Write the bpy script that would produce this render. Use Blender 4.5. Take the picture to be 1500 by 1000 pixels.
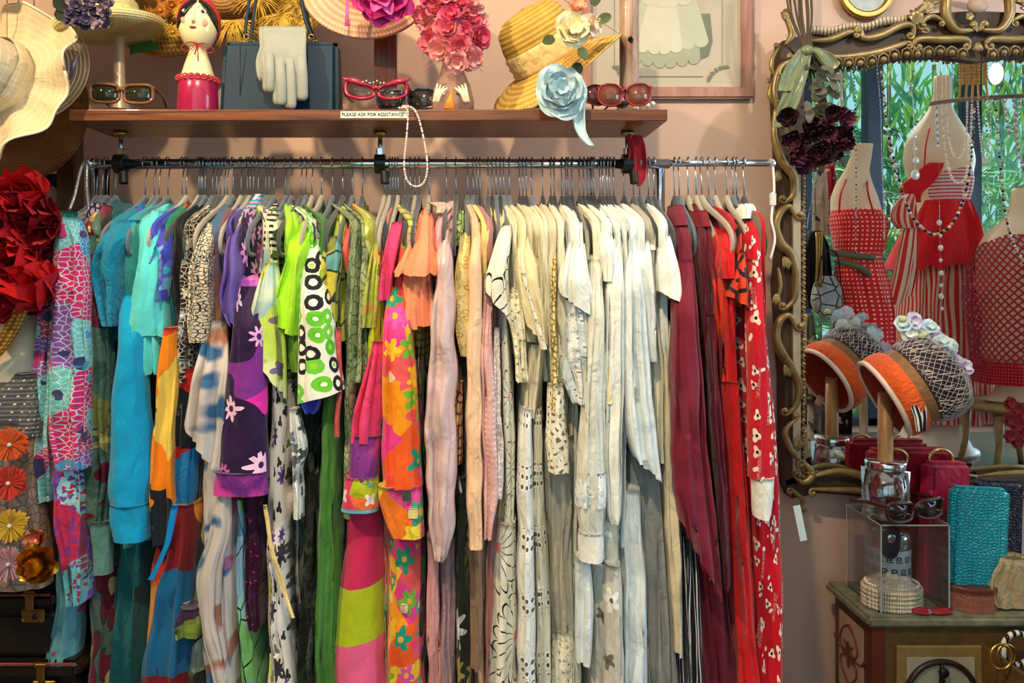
import bpy, bmesh, math, random
import numpy as np
from mathutils import Vector, Matrix, noise
from mathutils.bvhtree import BVHTree
PI = math.pi
for o in list(bpy.data.objects): bpy.data.objects.remove(o)
SC = bpy.context.scene; COL = SC.collection
F, CX, CY, ZC, D0 = 1080.0, 690.0, 400.0, 1.40, 1.80      # focal length in px, vanishing point, eye height, eye to rail
# ---------------------------------------------------------------- camera, world, lights, exposure
cam = bpy.data.cameras.new('camera'); camo = bpy.data.objects.new('camera', cam); COL.objects.link(camo)
camo.location = (0, -D0, ZC); camo.rotation_euler = (PI/2, 0, 0)
cam.sensor_width = 36; cam.lens = 36*F/1500; cam.shift_x = (750-CX)/1500; cam.shift_y = -(500-CY)/1500
cam.clip_start = .02
SC.camera = camo
SC.view_settings.view_transform = 'Standard'; SC.view_settings.look = 'None'
SC.view_settings.exposure = 0.0; SC.view_settings.gamma = 1; SC.view_settings.use_curve_mapping = False
w = bpy.data.worlds.new('sky'); SC.world = w; w.use_nodes = True
bg = w.node_tree.nodes['Background']; bg.inputs[0].default_value = (.5, .85, .9, 1); bg.inputs[1].default_value = 1.15
def light(name, kind, loc, aim, power, col, **k):
    l = bpy.data.lights.new(name, kind); l.energy = power; l.color = col
    for a, b in k.items(): setattr(l, a, b)
    o = bpy.data.objects.new(name, l); COL.objects.link(o); o.location = loc
    o.rotation_euler = (Vector(aim)-Vector(loc)).to_track_quat('-Z', 'Y').to_euler(); return o
light('window_daylight_front', 'AREA', (.3, -2.5, 1.75), (.2, 0, 1.3), 9, (.78, .89, 1), shape='RECTANGLE', size=2.6, size_y=1.8)  # soft fill added behind the camera, set at an invented shop window
light('window_daylight_right', 'AREA', (4.2, -1.3, 1.9), (1, 0, 1.3), 82, (.56, .79, 1), shape='RECTANGLE', size=1.6, size_y=1.8)
light('warm_spot_left', 'SPOT', (-1.5, -1.35, 2.85), (-.5, .1, 1.45), 150, (1, .74, .42), spot_size=1.5, spot_blend=.5, shadow_soft_size=.035)
light('warm_spot_middle', 'SPOT', (-.2, -1.5, 2.9), (.15, .05, 1.5), 125, (1, .80, .48), spot_size=1.35, spot_blend=.6, shadow_soft_size=.035)
light('white_spot_right', 'SPOT', (1.9, -1.2, 2.9), (1.25, .2, .9), 85, (1, .9, .78), spot_size=1.4, spot_blend=.6, shadow_soft_size=.05)
light('ceiling_glow', 'AREA', (.6, -1.0, 2.92), (.6, -1, 0), 9, (1, .93, .85), shape='RECTANGLE', size=3.0, size_y=1.6)  # broad soft fill added under the ceiling, not a fixture
# ---------------------------------------------------------------- helpers
def P(px, py, d): return Vector(((px-CX)*d/F, d-D0, ZC-(py-CY)*d/F))
YM = 0.30                                                  # plane of the mirror glass
def PR(px, py, d):                                         # real place of a thing seen in the mirror at virtual depth d
    v = P(px, py, d); v.y = 2*YM-v.y; return v
def lin(c):
    if max(c) > 1.001 or isinstance(c[0], int): c = [x/255 for x in c]
    return tuple((x/12.92 if x <= .04045 else ((x+.055)/1.055)**2.4) for x in c[:3])+(1,)
class NT:
    def __init__(s, name):
        s.m = bpy.data.materials.new(name); s.m.use_nodes = True; s.t = s.m.node_tree; s.t.nodes.clear()
    def n(s, ty, ins={}, out=0, **props):
        nd = s.t.nodes.new(ty)
        for a, b in props.items(): setattr(nd, a, b)
        for k, v in ins.items():
            if isinstance(v, bpy.types.NodeSocket): s.t.links.new(v, nd.inputs[k])
            elif v is not None: nd.inputs[k].default_value = v
        return nd if out is None else nd.outputs[out]
    def m_(s, op, a, b=0.0, c=None):
        i = {0: a, 1: b}
        if c is not None: i[2] = c
        return s.n('ShaderNodeMath', i, operation=op)
    def mix(s, f, a, b):
        nd = s.t.nodes.new('ShaderNodeMix'); nd.data_type = 'RGBA'
        for k, v in ((0, f), (6, a), (7, b)):
            if isinstance(v, bpy.types.NodeSocket): s.t.links.new(v, nd.inputs[k])
            else: nd.inputs[k].default_value = v
        return nd.outputs[2]
    def ramp(s, f, cols, const=True):
        nd = s.t.nodes.new('ShaderNodeValToRGB'); r = nd.color_ramp
        r.interpolation = 'CONSTANT' if const else 'LINEAR'
        for i, c in enumerate(cols):
            p = i/len(cols) if const else i/max(1, len(cols)-1)
            e = r.elements[i] if i < 2 else r.elements.new(p)
            e.position = p; e.color = lin(c)
        if len(cols) == 1: r.elements[1].color = lin(cols[0])
        s.t.links.new(f, nd.inputs[0]); return nd.outputs[0]
MATS = {}
def finish(t, col, rough=.8, metal=0, bump=None, bstr=.3, bdist=.004, sheen=0, alpha=1, coat=0, trans=0, ior=1.45, emit=0, spec=.5):
    i = {'Base Color': col, 'Roughness': rough, 'Metallic': metal, 'Sheen Weight': sheen, 'Coat Weight': coat, 'Transmission Weight': trans, 'IOR': ior, 'Alpha': alpha, 'Specular IOR Level': spec}
    if emit: i['Emission Color'] = col; i['Emission Strength'] = emit
    if bump is not None: i['Normal'] = t.n('ShaderNodeBump', {'Strength': bstr, 'Distance': bdist, 'Height': bump})
    b = t.n('ShaderNodeBsdfPrincipled', i)
    t.n('ShaderNodeOutputMaterial', {0: b}, out=None); return t.m
def M(name, col, rough=.6, metal=0, var=.12, nscale=18, bstr=.15, **k):
    if name in MATS: return MATS[name]
    t = NT(name); c = lin(col)
    co = t.n('ShaderNodeTexCoord', out=None).outputs['Object']
    nz = t.n('ShaderNodeTexNoise', {'Vector': co, 'Scale': nscale, 'Detail': 4})
    dark = tuple(x*(1-var) for x in c[:3])+(1,); lt = tuple(min(1, x*(1+var)) for x in c[:3])+(1,)
    MATS[name] = finish(t, t.mix(nz, dark, lt), rough, metal, bump=nz, bstr=bstr, **k); return MATS[name]
def layer(t, uv, col, L):
    k = L[0]
    def off(sc, seed): return t.n('ShaderNodeVectorMath', {0: t.n('ShaderNodeVectorMath', {0: uv, 1: (sc, sc, sc) if not isinstance(sc, tuple) else (sc[0], sc[1], 1)}, operation='MULTIPLY'), 1: (seed*3.17, seed*1.73, 0)}, operation='ADD')
    if k == 'flower':                                      # scale petals size palette centre density seed [outline]
        _, sc, pet, size, pal, cen, den, seed = L[:8]
        v = off(sc, seed)
        vo = t.n('ShaderNodeTexVoronoi', {'Vector': v, 'Scale': 1.0, 'Randomness': .75}, out=None, voronoi_dimensions='2D')
        loc = t.n('ShaderNodeVectorMath', {0: v, 1: vo.outputs['Position']}, operation='SUBTRACT')
        sx = t.n('ShaderNodeSeparateXYZ', {0: loc}, out=None); rc = t.n('ShaderNodeSeparateXYZ', {0: vo.outputs['Color']}, out=None)
        ang = t.m_('ARCTAN2', sx.outputs[1], sx.outputs[0])
        ph = t.m_('MULTIPLY', rc.outputs[0], 6.28)
        cs = t.m_('COSINE', t.m_('ADD', t.m_('MULTIPLY', ang, float(pet)), ph))
        rad = t.m_('MULTIPLY', t.m_('MULTIPLY_ADD', cs, .26, .74), t.m_('MULTIPLY_ADD', rc.outputs[2], size*.5, size*.65))
        ds = vo.outputs['Distance']
        on = t.m_('LESS_THAN', rc.outputs[0], den)
        mk = t.m_('MULTIPLY', t.m_('LESS_THAN', ds, rad), on)
        pc = t.ramp(rc.outputs[1], pal)
        if len(L) > 8:
            mo = t.m_('MULTIPLY', t.m_('LESS_THAN', ds, t.m_('MULTIPLY', rad, 1.14)), on); col = t.mix(mo, col, lin(L[8]))
        col = t.mix(mk, col, pc)
        if cen: col = t.mix(t.m_('MULTIPLY', t.m_('LESS_THAN', ds, size*.22), on), col, lin(cen))
    elif k == 'burst':                                     # thin radiating lines: scale n size colour seed
        _, sc, nn, size, c, seed = L[:6]
        v = off(sc, seed)
        vo = t.n('ShaderNodeTexVoronoi', {'Vector': v, 'Scale': 1.0, 'Randomness': .7}, out=None, voronoi_dimensions='2D')
        loc = t.n('ShaderNodeVectorMath', {0: v, 1: vo.outputs['Position']}, operation='SUBTRACT')
        sx = t.n('ShaderNodeSeparateXYZ', {0: loc}, out=None)
        cs = t.m_('ABSOLUTE', t.m_('SINE', t.m_('MULTIPLY', t.m_('ARCTAN2', sx.outputs[1], sx.outputs[0]), nn/2)))
        ds = vo.outputs['Distance']
        rad = t.m_('MULTIPLY_ADD', t.m_('POWER', cs, .5), size*.3, size*.7)
        a = t.m_('MULTIPLY', t.m_('LESS_THAN', cs, .22), t.m_('LESS_THAN', ds, size*.7))
        b = t.m_('LESS_THAN', t.m_('ABSOLUTE', t.m_('SUBTRACT', ds, rad)), size*.03)
        col = t.mix(t.m_('MAXIMUM', a, b), col, lin(c))
        col = t.mix(t.m_('LESS_THAN', ds, size*.12), col, lin(L[6] if len(L) > 6 else c))
    elif k == 'blob':                                      # scale thresh palette seed [soft]
        _, sc, th, pal, seed = L[:5]
        v = off(sc, seed); nz = t.n('ShaderNodeTexNoise', {'Vector': v, 'Scale': 1.0, 'Detail': 1.5}, out=None)
        if len(L) > 5: mk = t.n('ShaderNodeMapRange', {0: nz.outputs[0], 1: th-L[5], 2: th+L[5]})
        else: mk = t.m_('GREATER_THAN', nz.outputs[0], th)
        cc = t.n('ShaderNodeTexVoronoi', {'Vector': v, 'Scale': .8}, out=None, voronoi_dimensions='2D')
        pc = t.ramp(t.n('ShaderNodeSeparateXYZ', {0: cc.outputs['Color']}), pal)
        col = t.mix(mk, col, pc)
    elif k == 'cells':                                     # scale palette seed [warp]
        _, sc, pal, seed = L[:4]
        v = off(sc, seed)
        if len(L) > 4:
            nz = t.n('ShaderNodeTexNoise', {'Vector': v, 'Scale': 1.2, 'Detail': 1.0}, out=None).outputs[1]
            v = t.n('ShaderNodeVectorMath', {0: v, 1: t.n('ShaderNodeVectorMath', {0: nz, 'Scale': L[4]}, operation='SCALE')}, operation='ADD')
        cc = t.n('ShaderNodeTexVoronoi', {'Vector': v, 'Scale': 1.0}, out=None, voronoi_dimensions='2D')
        col = t.ramp(t.n('ShaderNodeSeparateXYZ', {0: cc.outputs['Color']}), pal)
    elif k == 'edge':                                      # scale width colour seed
        _, sc, wd, c, seed = L[:5]
        e = t.n('ShaderNodeTexVoronoi', {'Vector': off(sc, seed), 'Scale': 1.0}, voronoi_dimensions='2D', feature='DISTANCE_TO_EDGE')
        col = t.mix(t.m_('LESS_THAN', e, wd), col, lin(c))
    elif k == 'ring':                                      # scale r0 r1 palette seed density
        _, sc, r0, r1, pal, seed = L[:6]
        v = off(sc, seed); vo = t.n('ShaderNodeTexVoronoi', {'Vector': v, 'Scale': 1.0, 'Randomness': .6}, out=None, voronoi_dimensions='2D')
        nz = t.n('ShaderNodeTexNoise', {'Vector': v, 'Scale': 7.0, 'Detail': 2.0})
        ds = t.m_('ADD', vo.outputs['Distance'], t.m_('MULTIPLY_ADD', nz, .12, -.06))
        rc = t.n('ShaderNodeSeparateXYZ', {0: vo.outputs['Color']}, out=None)
        mk = t.m_('MULTIPLY', t.m_('GREATER_THAN', ds, r0), t.m_('LESS_THAN', ds, r1))
        col = t.mix(mk, col, t.ramp(rc.outputs[0], pal))
    elif k == 'stripe':                                    # axis freq duty colour
        _, ax, fr, du, c = L[:5]
        s = t.n('ShaderNodeSeparateXYZ', {0: uv}, out=None).outputs[ax]
        col = t.mix(t.m_('LESS_THAN', t.m_('FRACT', t.m_('MULTIPLY', s, fr)), du), col, lin(c))
    elif k == 'dots':                                      # freq radius colour [freq2: band every]
        _, fr, r, c = L[:4]
        v = off(fr, 0); fv = t.n('ShaderNodeVectorMath', {0: v}, operation='FRACTION')
        ln = t.n('ShaderNodeVectorMath', {0: fv, 1: (.5, .5, 0)}, operation='DISTANCE', out=None).outputs['Value']
        mk = t.m_('LESS_THAN', ln, r)
        if len(L) > 4 and L[4]: mk = t.m_('MULTIPLY', mk, t.m_('LESS_THAN', t.m_('FRACT', t.m_('MULTIPLY', t.n('ShaderNodeSeparateXYZ', {0: uv}, out=None).outputs[1], L[4])), .42))
        col = t.mix(mk, col, lin(c))
    elif k == 'bands':                                     # in height: list of (v, colour): colour applies below v (slanted)
        s = t.n('ShaderNodeSeparateXYZ', {0: uv}, out=None); v = t.m_('ADD', s.outputs[1], t.m_('MULTIPLY', s.outputs[0], L[2]))
        for h, c in L[1]: col = t.mix(t.m_('LESS_THAN', v, h), col, lin(c))
    return col
def FB(name, base, *layers, rough=.85, bstr=.5, sheen=.15, alpha=1, wr=26, coat=0, metal=0, spec=.25):
    if name in MATS: return MATS[name]
    t = NT(name); uv = t.n('ShaderNodeTexCoord', out=None).outputs['UV']; col = lin(base)
    nz0 = t.n('ShaderNodeTexNoise', {'Vector': uv, 'Scale': 40.0, 'Detail': 3.0})
    for L in layers: col = layer(t, uv, col, L)
    if not isinstance(col, bpy.types.NodeSocket): col = t.mix(nz0, tuple(x*.93 for x in col[:3])+(1,), tuple(min(1, x*1.07) for x in col[:3])+(1,))
    st = t.n('ShaderNodeVectorMath', {0: uv, 1: (1.6, .7, 1)}, operation='MULTIPLY')
    n1 = t.n('ShaderNodeTexNoise', {'Vector': st, 'Scale': float(wr), 'Detail': 3.0, 'Distortion': .6})
    MATS[name] = finish(t, col, rough, metal, bump=n1, bstr=min(1, bstr*1.3), bdist=.016, sheen=sheen, alpha=alpha, coat=coat, spec=spec); return MATS[name]
def straw(name, c1, c2, rings=90, rough=.7, axis='R'):
    if name in MATS: return MATS[name]
    t = NT(name); uv = t.n('ShaderNodeTexCoord', out=None).outputs['UV']
    s = t.n('ShaderNodeSeparateXYZ', {0: uv}, out=None)
    a = t.m_('SINE', t.m_('MULTIPLY', s.outputs[1], rings*6.28))
    b = t.m_('SINE', t.m_('ADD', t.m_('MULTIPLY', s.outputs[0], 1100.0), t.m_('MULTIPLY', t.m_('FLOOR', t.m_('MULTIPLY', s.outputs[1], float(rings))), 2.1)))
    nz = t.n('ShaderNodeTexNoise', {'Vector': uv, 'Scale': 30.0, 'Detail': 3.0})
    h = t.m_('ADD', t.m_('MULTIPLY', a, .6), t.m_('MULTIPLY', b, .4))
    f = t.n('ShaderNodeMapRange', {0: t.m_('ADD', h, t.m_('MULTIPLY_ADD', nz, 1.4, -.7)), 1: -1.0, 2: .8})
    MATS[name] = finish(t, t.mix(f, lin(c2), lin(c1)), rough, bump=h, bstr=.5, bdist=.002); return MATS[name]
def wood(name, c1, c2, sc=(1.5, 30, 30), rough=.4):
    if name in MATS: return MATS[name]
    t = NT(name); co = t.n('ShaderNodeTexCoord', out=None).outputs['Object']
    v = t.n('ShaderNodeVectorMath', {0: co, 1: sc}, operation='MULTIPLY')
    nz = t.n('ShaderNodeTexNoise', {'Vector': v, 'Scale': 2.0, 'Detail': 6.0, 'Distortion': .8})
    f = t.n('ShaderNodeMapRange', {0: nz, 1: .3, 2: .7})
    MATS[name] = finish(t, t.mix(f, lin(c1), lin(c2)), rough, bump=nz, bstr=.25, coat=.15); return MATS[name]
def tag(o, label=None, cat=None, group=None, kind=None):
    if label: o['label'] = label
    if cat: o['category'] = cat
    if group: o['group'] = group
    if kind: o['kind'] = kind
    return o
def empty(name, loc, label=None, cat=None, group=None):
    o = bpy.data.objects.new(name, None); o.empty_display_size = .02; COL.objects.link(o); o.location = loc
    if label: tag(o, label, cat, group)
    return o
class MB:
    def __init__(s): s.v = []; s.f = []; s.uv = []
    def add(s, vs, fs, uvs=None):
        b = len(s.v); s.v.extend([tuple(v) for v in vs]); s.f.extend([tuple(i+b for i in f) for f in fs])
        s.uv.extend(uvs if uvs is not None else [(v[0], v[2]) for v in vs]); return s
    def grid(s, rows, closed=False, uvs=None):            # rows of equal length point lists
        m, n = len(rows), len(rows[0]); vs = [p for r in rows for p in r]; fs = []
        for i in range(m-1):
            for j in range(n if closed else n-1):
                k = (j+1) % n; fs.append((i*n+j, i*n+k, (i+1)*n+k, (i+1)*n+j))
        return s.add(vs, fs, uvs)
    def box(s, a, b):
        x0, y0, z0 = a; x1, y1, z1 = b
        return s.add([(x0,y0,z0),(x1,y0,z0),(x1,y1,z0),(x0,y1,z0),(x0,y0,z1),(x1,y0,z1),(x1,y1,z1),(x0,y1,z1)], [(0,3,2,1),(4,5,6,7),(0,1,5,4),(1,2,6,5),(2,3,7,6),(3,0,4,7)])
    def tube(s, pts, r, n=8, cap=True, flat=1.0):
        pts = [Vector(p) for p in pts]; m = len(pts); rr = r if isinstance(r, (list, tuple)) else [r]*m
        rows = []; up = None
        for i, p in enumerate(pts):
            t = (pts[min(i+1, m-1)]-pts[max(i-1, 0)])
            if t.length < 1e-9: t = Vector((0, 0, 1))
            t.normalize()
            if up is None: up = t.orthogonal().normalized() if abs(t.y) > .9 else Vector((0, 1, 0)); 
            up = (up-t*up.dot(t)); up = up.normalized() if up.length > 1e-6 else t.orthogonal().normalized()
            sd = t.cross(up)
            rows.append([p+(sd*math.cos(a)+up*flat*math.sin(a))*rr[i] for a in (2*PI*k/n for k in range(n))])
        b = len(s.v); s.grid(rows, True)
        if cap: s.f.append(tuple(range(b+n-1, b-1, -1))); s.f.append(tuple(range(b+(m-1)*n, b+m*n)))
        return s
    def ball(s, c, r, n=10, m=6, mat=None):
        r = r if isinstance(r, (list, tuple)) else (r, r, r); c = Vector(c); rows = []
        for i in range(m+1):
            th = PI*i/m; q = []
            for j in range(n):
                a = 2*PI*j/n; v = Vector((r[0]*math.sin(th)*math.cos(a), r[1]*math.sin(th)*math.sin(a), r[2]*math.cos(th)))
                q.append(c+(mat @ v if mat else v))
            rows.append(q)
        return s.grid(rows, True)
    def lathe(s, prof, mw=None, n=40, wave=None, rot=0):    # prof (r,h); axis Z of mw; wave(i,frac,a)->dh,dr
        mw = mw or Matrix(); rows = []; uvs = []; L = 0
        for i, (r, h) in enumerate(prof):
            if i: L += math.hypot(r-prof[i-1][0], h-prof[i-1][1])
            q = []
            for j in range(n+1):
                a = 2*PI*j/n+rot; dh = dr = 0
                if wave: dh, dr = wave(i/(len(prof)-1), r, a)
                q.append(mw @ Vector(((r+dr)*math.cos(a), (r+dr)*math.sin(a), h+dh))); uvs.append((j/n*.6, L))
            rows.append(q)
        return s.grid(rows, False, uvs)
    def petal(s, base, out, nrm, L, W, cup=.5, curl=.3, n=5):
        side = out.cross(nrm).normalized(); rows = []; uvs = []
        for i in range(n):
            u = i/(n-1); wd = W*math.sin(PI*(.12+.78*u))**.7
            q = []
            for j in range(n):
                v = j/(n-1)*2-1
                h = cup*L*(u*u*.9)+cup*W*.6*v*v*u-curl*L*max(0, u-.65)**2*4
                q.append(base+out*(L*u*(1-.06*v*v))+side*(wd*v)+nrm*h); uvs.append((u*L, v*W))
            rows.append(q)
        return s.grid(rows, False, uvs)
    def flower(s, c, nrm, R, layers=((6, 1, .3, 1), (5, .7, .8, .8), (4, .42, 1.3, .6)), seed=0, w=.5, n=5):
        rnd = random.Random(seed); nrm = Vector(nrm).normalized(); a0 = nrm.orthogonal().normalized(); b0 = nrm.cross(a0)
        c = Vector(c)
        for cnt, ln, cup, wd in layers:
            o = rnd.random()*6
            for k in range(cnt):
                a = o+2*PI*k/cnt+rnd.uniform(-.2, .2); out = a0*math.cos(a)+b0*math.sin(a)
                s.petal(c+nrm*R*.05, out, nrm, R*ln*rnd.uniform(.85, 1.1), R*w*wd*rnd.uniform(.9, 1.2), cup*rnd.uniform(.8, 1.2), rnd.uniform(.2, .7), n)
        return s
    def build(s, name, mat, parent=None, smooth=True, bevel=0, solid=0, sub=0, label=None):
        me = bpy.data.meshes.new(name); me.from_pydata(s.v, [], s.f)
        ul = me.uv_layers.new(name='uv'); li = np.zeros(len(me.loops), dtype=np.int32); me.loops.foreach_get('vertex_index', li)
        ul.data.foreach_set('uv', np.array([(u[0], u[1]) for u in s.uv], dtype=np.float32)[li].ravel())
        me.materials.append(mat)
        if smooth: me.polygons.foreach_set('use_smooth', [True]*len(me.polygons))
        return put(name, me, parent, bevel, solid, sub, label)
def put(name, me, parent=None, bevel=0, solid=0, sub=0, label=None):
    o = bpy.data.objects.new(name, me); COL.objects.link(o)
    if parent:
        o.parent = parent; o.matrix_parent_inverse = Matrix.Translation(-WL(parent))
    if solid: md = o.modifiers.new('s', 'SOLIDIFY'); md.thickness = solid; md.offset = 0
    if bevel: md = o.modifiers.new('b', 'BEVEL'); md.width = bevel; md.segments = 3; md.limit_method = 'ANGLE'
    if sub: md = o.modifiers.new('u', 'SUBSURF'); md.levels = sub; md.render_levels = sub
    if label: o['label'] = label
    return o
def WL(o):
    v = Vector(o.location)
    return v
def rbox(name, c, size, mat, parent=None, bevel=.004, rz=0, rx=0, ry=0, label=None, mod=None):   # rounded box centred at c
    mw = Matrix.Translation(c) @ Matrix.Rotation(rz, 4, 'Z') @ Matrix.Rotation(rx, 4, 'X') @ Matrix.Rotation(ry, 4, 'Y')
    bm = bmesh.new(); bmesh.ops.create_cube(bm, size=1); bmesh.ops.scale(bm, vec=size, verts=bm.verts)
    bmesh.ops.bevel(bm, geom=bm.edges[:], offset=bevel, segments=3, affect='EDGES')
    if mod:
        bmesh.ops.subdivide_edges(bm, edges=[e for e in bm.edges if e.calc_length() > .02], cuts=6, use_grid_fill=True)
        for v in bm.verts: v.co = mod(v.co)
    uv = bm.loops.layers.uv.new('uv')
    for f in bm.faces:
        for l in f.loops: l[uv].uv = (l.vert.co.x, l.vert.co.z)
    bm.transform(mw); me = bpy.data.meshes.new(name); bm.to_mesh(me); bm.free(); me.materials.append(mat)
    me.polygons.foreach_set('use_smooth', [True]*len(me.polygons))
    try: me.set_sharp_from_angle(angle=.6)
    except Exception: pass
    return put(name, me, parent, label=label)
def smooth_arr(a, k=2):
    a = a.copy()
    for _ in range(k): b = a.copy(); b[1:-1] = (a[:-2]+2*a[1:-1]+a[2:])/4; a = b
    return a
def cloth(name, rows, d, mat, parent=None, dep=.06, folds=3, amp=.008, seed=0, fn=P, N=44, step=.011, hem=0, wr=1.0, body=False, label=None, wide=.82, solid=0, smo=2, sk=0):
    rnd = random.Random(seed*77+len(rows)); R = [tuple(r)+((d,) if len(r) < 4 else ()) for r in rows]
    A = np.array(R, dtype=float); py = A[:, 2]; n = int(max(10, min(160, (py[-1]-py[0])*d/F/step)))
    tt = np.linspace(py[0], py[-1], n)
    g = [smooth_arr(np.interp(tt, py, A[:, k]), smo) for k in (0, 1, 3)]
    xl = (g[0]-CX)*g[2]/F; xr = (g[1]-CX)*g[2]/F; z = ZC-(tt-CY)*g[2]/F; dd = g[2]
    t = np.linspace(-PI/2, 1.5*PI, N+1)[None, :]; c = np.cos(t); s = np.sin(t)
    xc = ((xl+xr)/2)[:, None]; hw = ((xr-xl)/2)[:, None]
    de = (2*(D0+.01-dd)) if body else np.full(n, dep)
    if dep < 0: de = -dep*(xr-xl)
    de = np.maximum(de, .012 if dep < 0 else .02 if body else .004)[:, None]
    fr = (tt-tt[0])/(tt[-1]-tt[0]); gr = (.25+.75*np.clip(fr*2.2, 0, 1))[:, None]
    zz = z[:, None]; ph = rnd.random()*6; q = (c+1)/2; q = q+.09*np.sin(2*PI*q*1.4+ph*1.7+zz*2.2)+.05*np.sin(2*PI*q*2.3+ph*.7)
    wob = .5*np.sin(zz*7+ph)+.3*np.sin(zz*17+ph*2)
    w1 = np.sin(2*PI*(folds*q+.22*wob)+ph*3); w1 = np.sign(w1)*np.abs(w1)**1.2*1.25
    w2 = np.sin(2*PI*(folds*2.3*q-.3*wob)+ph)
    X = xc+hw*np.sign(c)*np.abs(c)**wide+amp*.5*gr*w2*(1-np.abs(c)**4)
    Y = de*.5*(1-np.sign(s)*np.abs(s)**.8)+amp*gr*(w1+.35*w2)*np.sign(s)*np.minimum(1, np.abs(s)*2)
    k1, k2, k3 = rnd.uniform(20, 34), rnd.uniform(40, 60), rnd.uniform(-20, 20)
    wv = np.sin(zz*k1+X*k3*2+ph+2*np.sin(X*25+zz*6))*.0024+np.sin(zz*k2-X*60+ph*2+np.sin(zz*13))*.0012
    Y = Y+wv*wr*np.abs(s)
    X = X+wv*wr*.6
    Y = Y+(dd-D0)[:, None]-(de/2 if dep < 0 else 0)
    Z = zz+0*X+hem*np.clip((fr[:, None]-.75)*4, 0, 1)*np.sin(2*PI*folds*q+ph*3)
    Z = Z+sk*c*np.clip(fr, 0, 1)[:, None]**3
    if fn is PR: Y = 2*YM-Y
    elif fn is not P: X, Y, Z = fn(X, Y, Z)
    per = 2*(2*hw+de)*.9; U = (t-PI/2)/(2*PI)*per*1.0+(seed*.37) % 9; V = Z
    vs = np.stack([X, Y, Z], -1).reshape(-1, 3)
    i, j = np.meshgrid(np.arange(n-1), np.arange(N), indexing='ij'); a = (i*(N+1)+j).ravel(); fs = np.stack([a, a+1, a+N+2, a+N+1], -1)
    if fn is PR: fs = fs[:, ::-1]
    me = bpy.data.meshes.new(name); fl = [tuple(f) for f in fs.tolist()]; fl.append(tuple(range(N)))
    me.from_pydata(vs.tolist(), [], fl); ul = me.uv_layers.new(name='uv')
    li = np.zeros(len(me.loops), dtype=np.int32); me.loops.foreach_get('vertex_index', li)
    ul.data.foreach_set('uv', np.stack([U, V], -1).reshape(-1, 2).astype(np.float32)[li].ravel())
    me.materials.append(mat); me.polygons.foreach_set('use_smooth', [True]*len(me.polygons)); me.update()
    return put(name, me, parent, solid=solid, label=label)
def text_mesh(s, size, depth=.0006):
    cu = bpy.data.curves.new('t', 'FONT'); cu.body = s; cu.size = size; cu.extrude = depth; cu.align_x = 'CENTER'; cu.align_y = 'CENTER'; cu.resolution_u = 2
    o = bpy.data.objects.new('t', cu); me = bpy.data.meshes.new_from_object(o); bpy.data.objects.remove(o); return me
def writing(name, s, size, mw, mat, parent, surf=None, lift=.001):   # surf: BVH to lay the letters on (they follow the folds)
    me = text_mesh(s, size)
    me.transform(mw)
    if surf:
        if True:
            bm = bmesh.new(); bm.from_mesh(me); bmesh.ops.subdivide_edges(bm, edges=[e for e in bm.edges if e.calc_length() > .004], cuts=1); bm.to_mesh(me); bm.free()
        for v in me.vertices:
            h = surf.ray_cast(Vector((v.co.x, v.co.y-1, v.co.z)), Vector((0, 1, 0)))
            if not h[0]: bpy.data.meshes.remove(me); return None
            v.co.y = h[0].y-lift
    me.materials.clear(); me.materials.append(mat); return put(name, me, parent)
def bvh(o): return BVHTree.FromPolygons([v.co.copy() for v in o.data.vertices], [tuple(p.vertices) for p in o.data.polygons])
def axis_mat(c, ax, rot=0):
    return Matrix.Translation(c) @ Vector(ax).normalized().to_track_quat('Z', 'Y').to_matrix().to_4x4() @ Matrix.Rotation(rot, 4, 'Z')
def arc(c, r, a0, a1, n=12, ax='xz', ry=None):
    ry = ry or r; o = []
    for i in range(n+1):
        a = a0+(a1-a0)*i/n; u, v = r*math.cos(a), ry*math.sin(a)
        o.append(Vector(c)+(Vector((u, 0, v)) if ax == 'xz' else Vector((u, v, 0)) if ax == 'xy' else Vector((0, u, v))))
    return o
def spline(pts, n=8):
    pts = [Vector(p) for p in pts]; out = []
    for i in range(len(pts)-1):
        p0, p1, p2, p3 = pts[max(i-1, 0)], pts[i], pts[i+1], pts[min(i+2, len(pts)-1)]
        for k in range(n):
            t = k/n; out.append(.5*((2*p1)+(p2-p0)*t+(2*p0-5*p1+4*p2-p3)*t*t+(3*p1-p0-3*p2+p3)*t**3))
    return out+[pts[-1]]
def clearm(name, tint, fac=.10):                           # thin clear sheet: what is behind it shows, the room glints on it
    t = NT(name); fr = t.n('ShaderNodeFresnel', {'IOR': 1.45}); g = t.n('ShaderNodeBsdfGlossy', {'Color': (1, 1, 1, 1), 'Roughness': .03}); tr = t.n('ShaderNodeBsdfTransparent', {'Color': lin(tint)})
    f = t.m_('ADD', t.m_('MULTIPLY', fr, .6), fac*.2); m = t.n('ShaderNodeMixShader', {0: f, 1: tr, 2: g}); t.n('ShaderNodeOutputMaterial', {0: m}, out=None); MATS[name] = t.m; return t.m
# ---------------------------------------------------------------- shared materials
chrome = M('chrome', (205, 205, 210), .14, 1, var=.03); steel = M('hook_steel', (150, 155, 165), .25, 1, var=.03)
blackp = M('black_plastic', (18, 18, 20), .4); gold = M('gold_metal', (200, 160, 80), .3, 1); brass = M('brass', (170, 140, 80), .35, 1)
cream_body = M('mannequin_skin', (236, 220, 192), .55, var=.05)
velvet = [M('hanger_grey', (88, 100, 116), .8, sheen=.4), M('hanger_charcoal', (58, 62, 70), .8, sheen=.4), M('hanger_beige', (168, 158, 142), .8, sheen=.4), M('hanger_black', (28, 28, 32), .8, sheen=.3)]
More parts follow.
